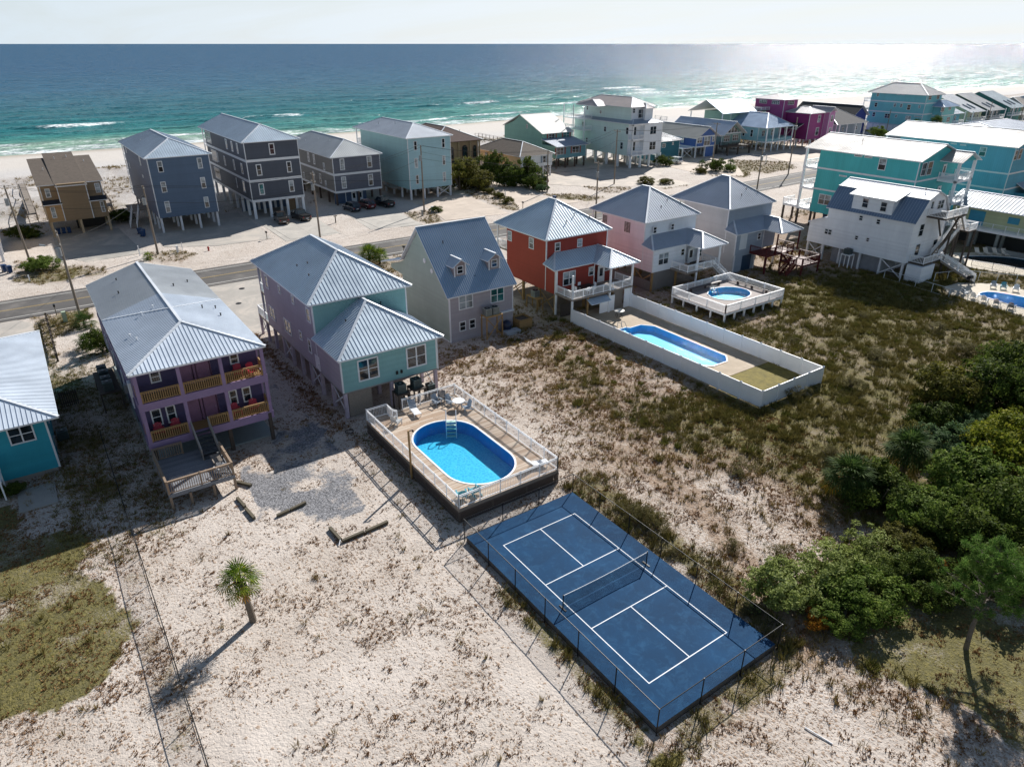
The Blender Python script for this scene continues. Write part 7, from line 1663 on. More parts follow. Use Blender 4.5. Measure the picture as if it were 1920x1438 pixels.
# ------------------------------------------------------------------ vehicles
TYRE = plain('tyre_rubber', '#1b1b1c', .85); RIM = plain('alloy_rim', '#a9adb2', .3, .8); LAMPW = plain('headlight_glass', '#dfe5ea', .1); LAMPR = plain('tail_light_red', '#a3141a', .2)
def paint(name, hexc):
    if name in MC: return MC[name]
    t = NT(name); b = t.pbr(lin(hexc), .28, .2, spec=.6); b.inputs['Coat Weight'].default_value = .6; MC[name] = t.done(b); return MC[name]
def vehicle(kind, mat, label):
    r_ = root('parked_car' if kind != 'pickup' else 'parked_pickup', label, 'pickup truck' if kind == 'pickup' else 'car', (0, 0, 0))
    L, w, H = {'sedan': (4.6, .9, 1.45), 'suv': (4.7, .94, 1.72), 'pickup': (5.6, .98, 1.85)}[kind]
    def ring(x, z0, z1, ww, tuck):
        return [(x, -ww + .06, z0), (x, -ww, z0 + .12), (x, -ww, z1 - .14), (x, -ww + tuck, z1), (x, ww - tuck, z1), (x, ww, z1 - .14), (x, ww, z0 + .12), (x, ww - .06, z0)]
    hb = {'sedan': .92, 'suv': 1.05, 'pickup': 1.1}[kind]; a = L / 2
    st = [(-a, .4, hb - .18, w - .14), (-a + .12, .28, hb - .05, w - .04), (-a + .7, .26, hb, w), (0, .26, hb, w), (a - 1.3, .26, hb - .02, w), (a - .35, .27, hb - .12, w - .06), (a - .08, .32, hb - .22, w - .12), (a, .4, hb - .35, w - .2)]
    MB().loft([ring(x, z0, z1, ww, .1) for x, z0, z1, ww in st]).build('body', mat, r_, smooth=False)
    c = {'sedan': (-1.6, -1.0, .35, 1.15), 'suv': (-2.15, -1.85, .55, 1.2), 'pickup': (-.55, -.4, 1.0, 1.7)}[kind]
    g = MB(); t = .16
    lo = [(c[0], -w + .08), (c[3], -w + .08), (c[3], w - .08), (c[0], w - .08)]; hi = [(c[1], -w + .26), (c[2], -w + .26), (c[2], w - .26), (c[1], w - .26)]
    g.add([(x, y, hb - .01) for x, y in lo] + [(x, y, H - .05) for x, y in hi], [(0, 1, 5, 4), (1, 2, 6, 5), (2, 3, 7, 6), (3, 0, 4, 7)]); g.build('window', GLASSD, r_)
    MB().loft([[(x, y, H - .06) for x, y in hi], [(x * .98 + .0, y * .96, H) for x, y in hi]]).build('roof', mat, r_)
    p = MB()
    for s_ in (-1, 1):
        for (x0, xx1) in ((c[0], c[1]), ((c[0] + c[3]) / 2, (c[1] + c[2]) / 2), (c[3], c[2])): p.bar((x0, s_ * (w - .075), hb), (xx1, s_ * (w - .255), H - .05), .07, .04)
    p.build('pillar', mat, r_)
    wb = a - .92
    for x in (-wb, wb):
        for s_ in (-1, 1):
            q = MB().tube((x, s_ * (w - .18), .35), (x, s_ * (w + .01), .35), .35, 20).build('wheel', TYRE, r_); MB().tube((x, s_ * (w + .005), .35), (x, s_ * (w + .025), .35), .2, 12).build('rim', RIM, q)
    for s_ in (-1, 1):
        MB().box(a - .16, s_ * (w - .3) - .16, hb - .34, a + .012, s_ * (w - .3) + .13, hb - .2).build('headlight', LAMPW, r_)
        MB().box(-a - .012, s_ * (w - .26) - .1, hb - .34, -a + .12, s_ * (w - .26) + .1, hb - .16).build('tail_light', LAMPR, r_)
        MB().box(c[3] - .25, s_ * w, hb, c[3] - .1, s_ * (w + .18), hb + .14).build('wing_mirror', mat, r_)
    MB().box(-a - .02, -.26, .55, -a + .02, .26, .68).build('number_plate', WTRIM, r_)
    if kind == 'pickup':
        MB().box(-a + .2, -w + .14, hb + .001, -.75, w - .14, hb + .012).build('cargo_bed', BLACKM, r_)
        b = MB(); b.box(-a + .08, -w + .06, hb, -.62, -w + .14, hb + .09); b.box(-a + .08, w - .14, hb, -.62, w - .06, hb + .09); b.box(-a + .08, -w + .14, hb, -a + .16, w - .14, hb + .09); b.build('bed_rail', mat, r_)
    return r_
BLK = paint('black_car_paint', '#14161b'); MAR = paint('dark_bronze_car_paint', '#3a302c'); RDP = paint('dark_red_car_paint', '#5e1519'); NVP = paint('dark_navy_car_paint', '#1a2433'); WHP = paint('white_car_paint', '#dcdee0'); SLP = paint('silver_car_paint', '#aeb2b6')
for k, m, lab, x, y, a in (('pickup', MAR, 'dark bronze pickup parked at the carports of the charcoal house', 18.6, 114.6, 84), ('pickup', BLK, 'black pickup parked right of the bronze one at the charcoal house', 22.4, 114.8, 96),
    ('suv', NVP, 'dark navy car parked leftmost of three at the slate grey house', 33.4, 116.6, 97), ('suv', RDP, 'dark red car parked between two dark cars at the slate grey house', 36.9, 117.2, 97), ('pickup', BLK, 'black pickup parked rightmost of three at the slate grey house', 40.6, 117, 100),
    ('suv', BLK, 'black car parked under the right end of the cream and white house', 82.6, 119.6, 95), ('suv', WHP, 'white car parked beside the low dark teal house', 132, 122.8, 95), ('pickup', WHP, 'white pickup parked under the glass fronted house', 170.5, 132.5, 170),
    ('sedan', SLP, 'silver car beside the magenta house, nearer one', 203.6, 119.6, 175), ('suv', WHP, 'white car beside the magenta house, farther one', 204.5, 124.6, 175), ('suv', SLP, 'silver car parked beyond the turquoise apartment house', 273, 112, 20)):
    put(vehicle(k, m, lab), x, y, .03, a)

# ------------------------------------------------------------------ utility poles and lines
def upole(label, x, y, h, cross=True, can=False, lamp=None, lean=(0, 0), r=.17, arms=1, two=False):
    r_ = root('utility_pole', label, 'utility pole', (x, y, 0)); top = Vector((x + lean[0], y + lean[1], h))
    MB().tube((x, y, -.5), top, r, 12, r * .68).build('pole', POLEW, r_)
    up = (top - Vector((x, y, 0))) / h
    tips = []
    if cross:
        for k in range(arms):
            c = top - up * (.35 + k * 1.1); MB().bar(c + Vector((-1.1, 0, 0)) if two else c + Vector((0, -1.1, 0)), c + Vector((1.1, 0, 0)) if two else c + Vector((0, 1.1, 0)), .1, .12).build('crossarm', GREYW, r_)
            for q in (-1, .0, 1):
                p = c + (Vector((q, 0, 0)) if two else Vector((0, q, 0))); MB().tube(p, p + Vector((0, 0, .28)), .06, 8, .035).build('insulator', plain('porcelain', '#b9b7b0', .3), r_)
    if can:
        c = top - up * 2.3; MB().tube(c + Vector((-.3, -.25, -.5)), c + Vector((-.3, -.25, .5)), .28, 14).build('transformer', GREYM, r_)
    if lamp:
        c = top - up * 1.9; e = c + Vector((*lamp, .35)); MB().path([tuple(c), tuple(c.lerp(e, .5) + Vector((0, 0, .2))), tuple(e)], .04, 6).build('lamp_arm', GREYM, r_); d = (e - c).normalized(); MB().bar(e, e + d * .6, .26, .14).build('lamp_head', GREYM, r_)
    return top
P_ = {}
P_['a'] = upole('tall utility pole at the far left behind the yellow shrub', -21.6, 110.2, 11.4, can=True, lean=(-.3, .2))
P_['b'] = upole('utility pole in front of the navy house', -4.7, 103.9, 10.6, can=True)
P_['c'] = upole('utility pole with street lamp in front of the charcoal house', 20.3, 99.5, 10.8, can=True, lamp=(-1.6, -.6), arms=2)
P_['d'] = upole('utility pole in front of the pale blue house', 44.6, 107, 12.6, cross=False, can=True)
P_['e'] = upole('thin utility pole beside the cream and white house', 77.2, 109.6, 9, cross=False)
P_['f'] = upole('tall utility pole in front of the white four storey house', 96.3, 108.4, 12.2)
P_['g'] = upole('tall utility pole in front of the blue house', 137.7, 114.2, 11)
P_['h'] = upole('utility pole left of the house with the glass gable', 141.6, 92.9, 13.6, cross=False, can=True, lamp=(-1.8, .3))
P_['i'] = upole('utility pole with street lamp on the near side of the street behind the grey house', 118.6, 84.7, 9.2, can=True, lamp=(-2, .5))
P_['j'] = upole('utility pole with transformer behind the pink house roof', 68.6, 83.2, 10.5, can=True)
P_['k'] = upole('utility pole with street lamp at the left rear of the purple house', -18, 77.4, 10.8, can=True, lamp=(-1.4, .4), arms=2)
P_['l'] = upole('utility pole before the turquoise apartment house', 242, 124, 9, cross=False)
P_['m'] = upole('utility pole before the cream gabled house', 303, 126 - 9, 9.5, cross=False); P_['n'] = upole('utility pole before the sea green gabled house', 333, 117, 10.5)
P_['o'] = Vector((-60, 80, 10)); P_['q'] = Vector((-60, 113, 11))
WIRE = plain('black_power_cable', '#1a1a1c', .5)
def wire(label, a, b, dz=0, sag=.9, r=.022, off=(0, 0)):
    a = P_[a] + Vector((off[0], off[1], dz)) if isinstance(a, str) else Vector(a); b = P_[b] + Vector((off[0], off[1], dz)) if isinstance(b, str) else Vector(b)
    pts = [tuple(a.lerp(b, k / 14) - Vector((0, 0, sag * 4 * (k / 14) * (1 - k / 14)))) for k in range(15)]
    tag(MB().path(pts, r, 5).build('power_line', WIRE), label, 'power line')
names = {'q': 'left frame edge', 'a': 'far left pole', 'b': 'navy house pole', 'c': 'charcoal house pole', 'd': 'pale blue house pole', 'e': 'thin pole', 'f': 'white house pole', 'g': 'blue house pole', 'h': 'glass gable pole', 'j': 'pink house pole', 'i': 'near side lamp pole', 'k': 'pole behind the purple house'}
for a, b in ('qa', 'ab', 'bc', 'cd', 'de', 'ef', 'fg'):
    for k, (dz, off) in enumerate((( -.05, (0, -.9)), (-.05, (0, .9)), (-2.4, (0, 0)))): wire(f'{["near upper", "far upper", "low"][k]} cable from the {names[a]} to the {names[b]}', a, b, dz, .8 + .1 * k, off=off)
for a, b in ('kb', 'jd', 'ji', 'jf', 'ih', 'cj'): wire(f'cable crossing from the {names[a]} to the {names[b]}', a, b, -1.2, .9)
# ------------------------------------------------------------------ bins, boxes, markers
BB = plain('blue_bin_plastic', '#163a66', .45)
def bin_(label, x, y, a):
    r_ = root('wheelie_bin', label, 'bin', (0, 0, 0)); MB().loft([[(-.24, -.27, .08), (.24, -.27, .08), (.24, .27, .08), (-.24, .27, .08)], [(-.3, -.34, 1.0), (.3, -.34, 1.0), (.3, .36, 1.0), (-.3, .36, 1.0)]]).build('body', BB, r_); MB().box(-.32, -.37, 1.0, .32, .4, 1.07).build('lid', BB, r_)
    for s_ in (-1, 1): MB().tube((s_ * .22, .3, .1), (s_ * .3, .3, .1), .1, 10).build('wheel', TYRE, r_)
    put(r_, x, y, .02, a)
for lab, x, y, a in (('blue bin beside the yellow shrub, rear one of two', -24.9, 106.3, 20), ('blue bin beside the yellow shrub, front one of two', -24.3, 105.2, 20), ('blue bin under the tan house, leftmost', -16.4, 127.4, 0), ('blue bin under the tan house, second from the left', -15.6, 127.5, 0), ('blue bin under the tan house, third from the left', -14.8, 127.5, 0),
    ('blue bin left of the navy house piles, front', -4.6, 117.3, 30), ('blue bin left of the navy house piles, middle', -4.4, 118.4, 30), ('blue bin left of the navy house piles, rear', -4.7, 119.6, 30), ('blue bin on the grass verge before the cream and white house', 72.4, 100.8, 0), ('blue bin under the large teal house', 104.6, 58.4, 0)): bin_(lab, x, y, a)
for lab, x, y, h, s_, m in (('pale green utility cabinet on the verge left of the purple house', -19.6, 77.9, 1.3, .45, plain('pale_green_cabinet', '#a9b8a0')), ('white marker post on the verge by the navy house driveway', -7.2, 104.6, 1.6, .14, WHITE), ('white utility box on the verge at the navy house pole', -1.9, 103.2, 1.1, .3, WHITE), ('small white marker right of the navy house pole', -.9, 104.6, 1.2, .1, WHITE),
    ('white box on the grass verge of the pale blue house', 46.2, 106.5, 1.0, .5, plain('white_cabinet', '#c9ced2')), ('grey meter box at the foot of the pale blue house pole', 42.7, 104.2, 1.1, .3, GREYM), ('white marker post on the left verge below the yellow shrub', -22.2, 98.6, 1.0, .16, WHITE), ('white marker post left of the tan house driveway', -17.5, 102.6, 1.3, .12, WHITE), ('white marker in the hedge strip beside the shell drive', 66.2, 110.2, 1.4, .14, WHITE), ('white realty marker post on the verge right of the blue house', 152.6, 108, 2.2, .16, WHITE)):
    tag(MB().box(x - s_ / 2, y - s_ / 2, -.05, x + s_ / 2, y + s_ / 2, h).build('utility_box' if s_ > .2 else 'marker_post', m), lab, 'utility box' if s_ > .2 else 'marker post')
for lab, x, y in (('mailbox on a post on the verge left of the purple house', -20.3, 81.3), ('mailbox on a post at the verge behind the cottage', 27.3, 81.6), ('mailbox at the sandy spit before the charcoal house', 12.4, 103.4), ('mailbox on the verge right of the shell driveway', 62.6, 98.6)):
    r_ = root('mailbox', lab, 'mailbox', (x, y, 0)); MB().box(x - .05, y - .05, -.1, x + .05, y + .05, 1.1).build('post', GREYW, r_); MB().box(x - .11, y - .25, 1.1, x + .11, y + .25, 1.35).build('box', BLACKM, r_)
r_ = root('fire_hydrant', 'small red fire hydrant on the verge before the navy house', 'hydrant', (2.4, 101.4, 0)); RD = plain('hydrant_red', '#a3201c', .4); MB().tube((2.4, 101.4, 0), (2.4, 101.4, .6), .13, 12).build('barrel', RD, r_); MB().tube((2.4, 101.4, .6), (2.4, 101.4, .75), .15, 12, .04).build('cap', RD, r_); MB().tube((2.2, 101.4, .45), (2.6, 101.4, .45), .06, 8).build('outlet', RD, r_)
o = root('satellite_dish', 'grey lift platform beside the charcoal house', 'platform', (27, 108.5, 0)); MB().box(26.6, 108.2, -.1, 26.75, 108.35, 1.2).build('post', DARKW, o); MB().box(26.4, 108.1, 1.2, 27, 108.5, 1.3).build('board', DARKW, o)
o.name = 'short_post'; o['label'] = 'short dark post with a small board on the sand spit between the two charcoal houses'; o['category'] = 'post'
# people on the far beach, a few pixels high
SK = plain('skin', '#a8795c'); CL = [plain('beach_clothes_' + k, c) for k, c in (('dark', '#23272e'), ('red', '#8f2f2c'), ('blue', '#31507e'))]
def person(label, x, y, z, m):
    r_ = root('person', label, 'person', (x, y, z)); b = MB()
    b.tube((x - .1, y, z), (x - .09, y, z + .85), .07, 8, .09); b.tube((x + .12, y + .05, z), (x + .09, y, z + .85), .07, 8, .09); b.loft([[(x + rx * cos(2 * pi * k / 10), y + ry * sin(2 * pi * k / 10), z + zz) for k in range(10)] for rx, ry, zz in ((.17, .11, .8), (.15, .1, 1.05), (.21, .12, 1.4), (.08, .07, 1.5), (.06, .06, 1.56), (.09, .1, 1.65), (.08, .09, 1.76), (.02, .02, 1.8))])
    b.tube((x - .2, y, z + 1.4), (x - .27, y - .05, z + .82), .05, 6, .04); b.tube((x + .2, y, z + 1.4), (x + .27, y - .05, z + .82), .05, 6, .04); b.build('body', SK, r_)
    MB().loft([[(x + rx * cos(2 * pi * k / 10), y + ry * sin(2 * pi * k / 10), z + zz) for k in range(10)] for rx, ry, zz in ((.2, .14, .6), (.19, .13, .85), (.17, .12, 1.05), (.23, .14, 1.4), (.1, .09, 1.48))]).build('clothing', m, r_)
for lab, x, y, m in (('tiny figure in dark clothes walking on the beach left of the mint house', 117.5, 215, 0), ('tiny figure standing on the beach right of the magenta house', 232, 196, 0), ('tiny figure at the water line far right', 330, 232, 2), ('tiny figure in red on the beach at the far right', 300, 226, 1)):
    person(lab, x, y, float(height(np.array([x]), np.array([float(y)]))[0]), CL[m])
# walkways over the dunes
def boardwalk(label, a, c, z=1.5):
    r_ = root('boardwalk', label, 'boardwalk', (*a, 0)); A_, C_ = Vector((*a, z)), Vector((*c, z)); MB().bar(A_, C_, 1.4, .12).build('walkway', GREYW, r_)
    L = (C_ - A_).length; d = (C_ - A_) / L; s_ = Vector((-d.y, d.x, 0)) * .7; n = int(L / 2.4)
    for k in range(n + 1):
        for e in (-1, 1): p = A_ + d * L * k / n + s_ * e; MB().box(p.x - .06, p.y - .06, -.5, p.x + .06, p.y + .06, z + .95).build('post', GREYW, r_)
    for e in (-1, 1): MB().bar(A_ + s_ * e + Vector((0, 0, .95)), C_ + s_ * e + Vector((0, 0, .95)), .12, .05).build('handrail', GREYW, r_)
for lab, a, c in (('grey boardwalk across the dune beside the tan house', (-19.4, 140), (-19.6, 178)), ('grey boardwalk between the tan house and the navy house', (-6.8, 140), (-5.6, 182)), ('grey boardwalk behind the mint house', (112, 160), (113, 196)), ('grey boardwalk behind the blue house', (150, 152), (151, 196)), ('grey boardwalk behind the navy house', (4, 147), (4.5, 186))): boardwalk(lab, a, c, 1.6)
for i in range(6):
    tag(MB().tube((238 + i * 7, 186, 0), (238 + i * 7, 186, 1.6), .08, 6).build('beach_post', POLEW), f'weathered post on the beach right of the magenta house, number {["one", "two", "three", "four", "five", "six"][i]} from the left', 'post', 'posts on the beach') if i < 0 else None
# ------------------------------------------------------------------ vegetation
LEAF = {
 'g': foliage('mid_green_leaf', [(0, '#364818'), (.5, '#607631'), (1, '#93a052')]),
 'lg': foliage('pale_green_leaf', [(0, '#525f2a'), (.5, '#85914c'), (1, '#b3bb80')]),
 'dg': foliage('dark_green_leaf', [(0, '#2b3815'), (.55, '#4e5f27'), (1, '#7c8640')]),
 'ol': foliage('olive_leaf', [(0, '#3a3a18'), (.5, '#5f5f2a'), (1, '#87813d')]),
 'bg': foliage('blue_green_leaf', [(0, '#2c4029'), (.5, '#526b45'), (1, '#7d9168')]),
 'yg': foliage('yellow_green_leaf', [(0, '#454f18'), (.5, '#6f7a28'), (1, '#a0993a')]),
 'or': foliage('autumn_orange_leaf', [(0, '#5b4a1c'), (.5, '#9c7429'), (1, '#bd6a2c')]),
 'sc': foliage('grey_brown_scrub_leaf', [(0, '#3b3822'), (.5, '#66603a'), (1, '#8a8256')]),
}
PALMG = foliage('palm_leaf', [(0, '#2b3d13'), (.5, '#55701f'), (.85, '#879334'), (1, '#b59a3c')]); PALMD = foliage('dark_palm_leaf', [(0, '#24351a'), (.6, '#41582a'), (1, '#66763a')]); PALMY = foliage('yellowing_palm_leaf', [(0, '#8d8427'), (.6, '#b8902c'), (1, '#b9682a')])  # mid, dark and yellowing leaf tones
PINEN = foliage('pine_needle', [(0, '#34521f'), (.5, '#587a35'), (1, '#8a9f55')]); BARK = wood('grey_bark', '#6d6256', island=False)
def crown_mesh(name, mat, R, H, leaf=.11, n=5200, lobes=9, seed=0, up=.35):
    r_ = np.random.default_rng(seed); V = []; c = []
    for i in range(lobes):
        a = r_.uniform(0, 2 * pi); q = math.sqrt(r_.uniform(0, 1)) * .68 * R; rr = R * r_.uniform(.28, .5)
        c.append((q * cos(a), q * sin(a), H * r_.uniform(.18, .72) * (1 - .3 * (q / R) ** 2), rr, H * r_.uniform(.22, .36)))
    c.append((0, 0, H * .45, R * .62, H * .42)); c = np.array(c)
    # sub-clumps on the lobes make the light and dark tufts
    NC = 150; k = r_.integers(0, len(c), NC); d = r_.normal(size=(NC, 3)); d[:, 2] = d[:, 2] * .8 + up * .6; d /= np.linalg.norm(d, axis=1)[:, None]
    cc = c[k, :3] + d * c[k][:, [3, 3, 4]] * .88; cr = R * r_.uniform(.09, .19, NC)
    j = r_.integers(0, NC, n); e = r_.normal(size=(n, 3)); e /= np.linalg.norm(e, axis=1)[:, None]; P = cc[j] + e * (cr[j] * r_.uniform(.55, 1.08, n))[:, None] * np.array([1, 1, .8])
    P = P[P[:, 2] > .05]; n = len(P)
    nrm = P - np.array([0, 0, H * .3]); nrm /= np.linalg.norm(nrm, axis=1)[:, None]; nrm = nrm + r_.normal(size=(n, 3)) * .65; nrm /= np.linalg.norm(nrm, axis=1)[:, None]
    t = np.cross(nrm, r_.normal(size=(n, 3))); t /= np.linalg.norm(t, axis=1)[:, None]; b = np.cross(nrm, t); s_ = (leaf * r_.uniform(.55, 1.3, n))[:, None]
    V = np.stack([P - t * s_, P + b * s_ * .55, P + t * s_, P - b * s_ * .55], 1).reshape(-1, 3); F = np.arange(4 * n).reshape(-1, 4)
    # a coarse dark heart of the same leaves keeps the inside closed
    me = bpy.data.meshes.new(name); me.vertices.add(len(V)); me.vertices.foreach_set('co', V.astype(np.float32).ravel()); me.loops.add(F.size); me.loops.foreach_set('vertex_index', F.astype(np.int32).ravel())
    me.polygons.add(len(F)); me.polygons.foreach_set('loop_start', np.arange(0, F.size, 4, dtype=np.int32)); me.polygons.foreach_set('loop_total', np.full(len(F), 4, np.int32)); me.update(); me.materials.append(mat); return me
STEM = {}
def stem_mesh(R, H, seed):
    r_ = random.Random(seed); b = MB()
    for i in range(6):
        a = r_.uniform(0, 2 * pi); q = R * r_.uniform(.2, .55); m = Vector((q * .4 * cos(a), q * .4 * sin(a), H * .3)); e = Vector((q * cos(a), q * sin(a), H * r_.uniform(.5, .75)))
        b.path([(0, 0, -.1), tuple(m), tuple(e)], [.07 * R / 2, .045 * R / 2, .015], 6)
    return b.mesh('stem', BARK)
CM = {}
KIND = {'g': 'mid green rounded shrub', 'lg': 'pale green feathery shrub', 'dg': 'dark green dense shrub', 'ol': 'olive brown shrub', 'bg': 'blue green rounded shrub', 'yg': 'yellow green autumn tree', 'or': 'orange tinted small shrub', 'sc': 'low grey brown scrub bush'}
def shrub(kind, x, y, r, where, z=None, hs=1.25, name='shrub', cat='shrub', group='shrubs of the thicket on the right', seedv=None):
    v = seedv if seedv is not None else random.randrange(3); k = (kind, v)
    if k not in CM: CM[k] = (crown_mesh('crown', LEAF[kind], 2.0, 2.6, .075 if kind != 'sc' else .06, 11000 if kind != 'sc' else 4200, 9, hash((ord(kind[0]), v)) % 1000), stem_mesh(2, 2.6, v))
    zz = float(height(np.array([float(x)]), np.array([float(y)]))[0]) if z is None else z
    o = root(name, f'{KIND[kind]} {where}', cat, (x, y, zz), group); s_ = r / 1.8
    sc_ = (s_ * random.uniform(.92, 1.1), s_ * random.uniform(.92, 1.1), s_ * hs / 1.25 * random.uniform(.85, 1.1)); a = random.uniform(0, 6.28)
    for me, nm in ((CM[k][0], 'crown'), (CM[k][1], 'stem')): q = bpy.data.objects.new(nm, me); COL.objects.link(q); q.parent = o; q.scale = sc_; q.rotation_euler = (0, 0, a)
    return o
THICK = [('lg', 11.2, -0.1, 2.3, 'at the left tip of the thicket, beside the track'), ('lg', 15.0, -0.5, 2.4, 'second along the front edge of the thicket'), ('g', 14.5, -3.5, 2.3, 'at the front of the thicket above the right lawn'), ('g', 12.0, -3.4, 1.6, 'at the lowest front corner of the thicket'),
 ('lg', 18.9, -1.3, 2.0, 'behind the front clump, catching the light'), ('or', 11.2, -2.4, 1.0, 'between the two front shrubs'), ('dg', 19.8, -3.8, 1.8, 'right of the front clump'), ('ol', 21.3, -1.7, 1.6, 'in the middle of the thicket beside the pale shrub'), ('dg', 24.8, 1.9, 2.6, 'right behind the nearest fan palm'),
 ('bg', 35.2, 2.5, 2.3, 'right of the taller fan palm'), ('or', 37.2, 1.6, 1.6, 'right of the blue green shrub'), ('yg', 38.0, -0.9, 3.4, 'the large one at the right frame edge'), ('g', 30.4, -1.8, 3.2, 'the large bright one in the middle right of the thicket'), ('g', 25.4, -1.0, 2.4, 'between the fan palm and the large bright shrub'),
 ('dg', 25.3, -3.3, 2.6, 'in the dark hollow above the pine'), ('dg', 29.2, -4.8, 2.9, 'at the right frame edge behind the pine'), ('dg', 23.3, -5.9, 2.8, 'right beside the pine crown'), ('ol', 43.9, 6.7, 2.9, 'at the far left end of the rear thicket'), ('dg', 46.9, 4.7, 3.3, 'in the rear thicket, second from its left end'), ('dg', 51.5, 4.2, 3.5, 'in the rear thicket at the right frame edge'),
 ('bg', 41.0, 3.4, 1.6, 'small, in front of the rear thicket, left one'), ('bg', 42.6, 2.0, 1.6, 'small, in front of the rear thicket, right one'), ('dg', 39.7, 5.4, 2.1, 'at the left foot of the rear thicket'), ('yg', 42.9, -0.2, 2.5, 'behind the large yellow green one at the frame edge'), ('dg', 26.5, -8.2, 2.4, 'below the pine crown at the frame edge'),
 ('g', 49.4, 8.4, 1.8, 'small bright, behind the rear thicket'), ('dg', 58.8, 7.4, 2.0, 'alone behind the rear thicket near the right edge'), ('ol', 35.9, 5.2, 1.5, 'small, left of the rear thicket'), ('dg', 18.6, -5.0, 1.8, 'at the lower right front of the thicket'), ('dg', 17.6, -2.9, 1.5, 'low, inside the front clump'), ('or', 21.6, -4.8, 1.1, 'low, beside the lawn edge'), ('ol', 33.6, -3.6, 2.4, 'beneath the yellow green autumn tree'),
 ('dg', 34.4, -6.4, 3.0, 'just outside the right edge behind the pine'), ('dg', 48, -1, 3.2, 'beyond the right edge of the rear thicket'), ('g', 55, 0, 3.0, 'last one of the rear thicket to the right')]
for k, x, y, r, w in THICK: shrub(k, x, y, r, w, hs=1.3 if r > 2.6 else 1.1, name='shrub' if k != 'yg' else 'autumn_tree', cat='shrub' if k != 'yg' else 'tree')
for i, (x, y, r) in enumerate(((9.9, 9.3, 1.2), (9.5, 11.0, 1.1), (19.9, 10.3, 1.1), (27.7, 7.7, 1.2), (34.9, 15.6, 1.2), (41.2, 14.1, 1.3), (49.6, 16.3, 1.4), (58.9, 11.6, 1.6), (62.6, 16.7, 1.5), (14.3, 2.7, .9), (12.5, 4.8, .8), (8.9, 6.6, .6), (22, 19.5, .7), (46, 24, .9), (53, 22, .9), (60, 24, .9))):
    shrub('sc', x, y, r, 'on the lot, ' + ['right of the court near its upper corner', 'just above the one by the court corner', 'left of the white fence end below it', 'below the white fence corner', 'right of the white fence end', 'right of the white fence, second', 'right of the white fence, third', 'toward the right edge, nearer the thicket', 'toward the right edge, farther one', 'beside the track, upper', 'beside the track, middle', 'beside the track, nearest the court', 'along the white fence', 'below the round pool deck, left', 'below the round pool deck, middle', 'below the round pool deck, right'][i], hs=.9, group='low scrub bushes on the right lot')
for k, x, y, r, w, hs in (('g', -20.8, 104.2, 2.4, 'at the far left verge beside the pole', .9), ('ol', 62.2, 122.5, 5.2, 'tall and wide, between the pale blue house and the drive', 1.3), ('ol', 66, 121, 4.2, 'joined to the tall shrub beside the pale blue house', 1.2), ('dg', 72.6, 125.5, 3.4, 'behind the long hedge, left end', 1.9), ('dg', 75.8, 121.6, 3.8, 'in the hedge before the cream house, left part', 1.4), ('dg', 78.0, 118, 3.9, 'in the hedge before the cream house, middle part', 1.4), ('dg', 77.0, 114.6, 3.2, 'in the hedge before the cream house, near end', 1.2), ('bg', 76.3, 110.2, 1.5, 'small pale, at the near end of the hedge', 1.1),
    ('ol', 65.5, 116, 1.6, 'in the narrow planted strip, far end', .8), ('ol', 64.6, 110.5, 1.5, 'in the narrow planted strip, middle', .8), ('ol', 63, 105, 1.5, 'in the narrow planted strip, near end', .8), ('dg', 126.5, 121.8, 2.4, 'at the right corner of the white four storey house', 1.0), ('dg', 130.8, 107.2, 2.6, 'on the verge before the blue house', 1.2), ('g', 133.5, 104.6, 1.9, 'right of the dark shrub on the verge before the blue house', 1.0), ('ol', 124.9, 107.2, 1.8, 'left end of the verge before the blue house', .8),
    ('ol', 103, 104.5, 2.2, 'on the verge before the white four storey house, left', .7), ('ol', 106.8, 101.8, 2.0, 'on the verge before the white four storey house, right', .7), ('g', 233, 122, 3.2, 'left of the turquoise apartment house', 1.1), ('dg', -17.2, 65.2, 1.7, 'against the rear left corner of the purple house', 1.4), ('dg', 46.6, 105.8, 1.2, 'at the foot of the pale blue house pole', 1.1), ('dg', -6, 132, 2.6, 'in the shade between the tan and navy houses', .9), ('dg', -21.5, 128, 2.4, 'in the shade left of the tan house', .8), ('dg', -26.3, 39.4, 1.0, 'at the front wall of the turquoise house', 1.1), ('dg', 290, 112, 3, 'before the cream gabled house', .9), ('dg', 312, 113, 3, 'before the dark green gabled house', .9), ('g', 212, 114, 2.4, 'before the grey hip roofed house', .9)):
    shrub(k, x, y, r, w, hs=hs, group='shrubs along the street and verges')

def frond_fan(name, mat, L=1.0, n=16, seed=0):
    """one palmetto leaf: stalk along +x, blades fanned from its tip"""
    r_ = random.Random(seed); b = MB(); b.bar((0, 0, 0), (L * .55, 0, .05 * L), .035, .02)
    o = Vector((L * .55, 0, .05 * L))
    for i in range(n):
        a = radians(-105 + 210 * i / (n - 1)); l = L * (.72 - .2 * abs(a) / 1.8) * r_.uniform(.9, 1.06); d = Vector((cos(a), sin(a), 0)); s_ = Vector((-d.y, d.x, 0)) * .028 * L
        m = o + d * l * .6 + Vector((0, 0, .06 * L)); e = o + d * l + Vector((0, 0, -.12 * L * r_.uniform(.5, 1.5)))
        b.add([o, m - s_, e, m + s_], [(0, 1, 2, 3)])
    return b.mesh(name, mat)
FR = {k: [frond_fan('frond', m, 1.0, 16, i) for i in range(2)] for k, m in (('g', PALMG), ('d', PALMD), ('y', PALMY))}
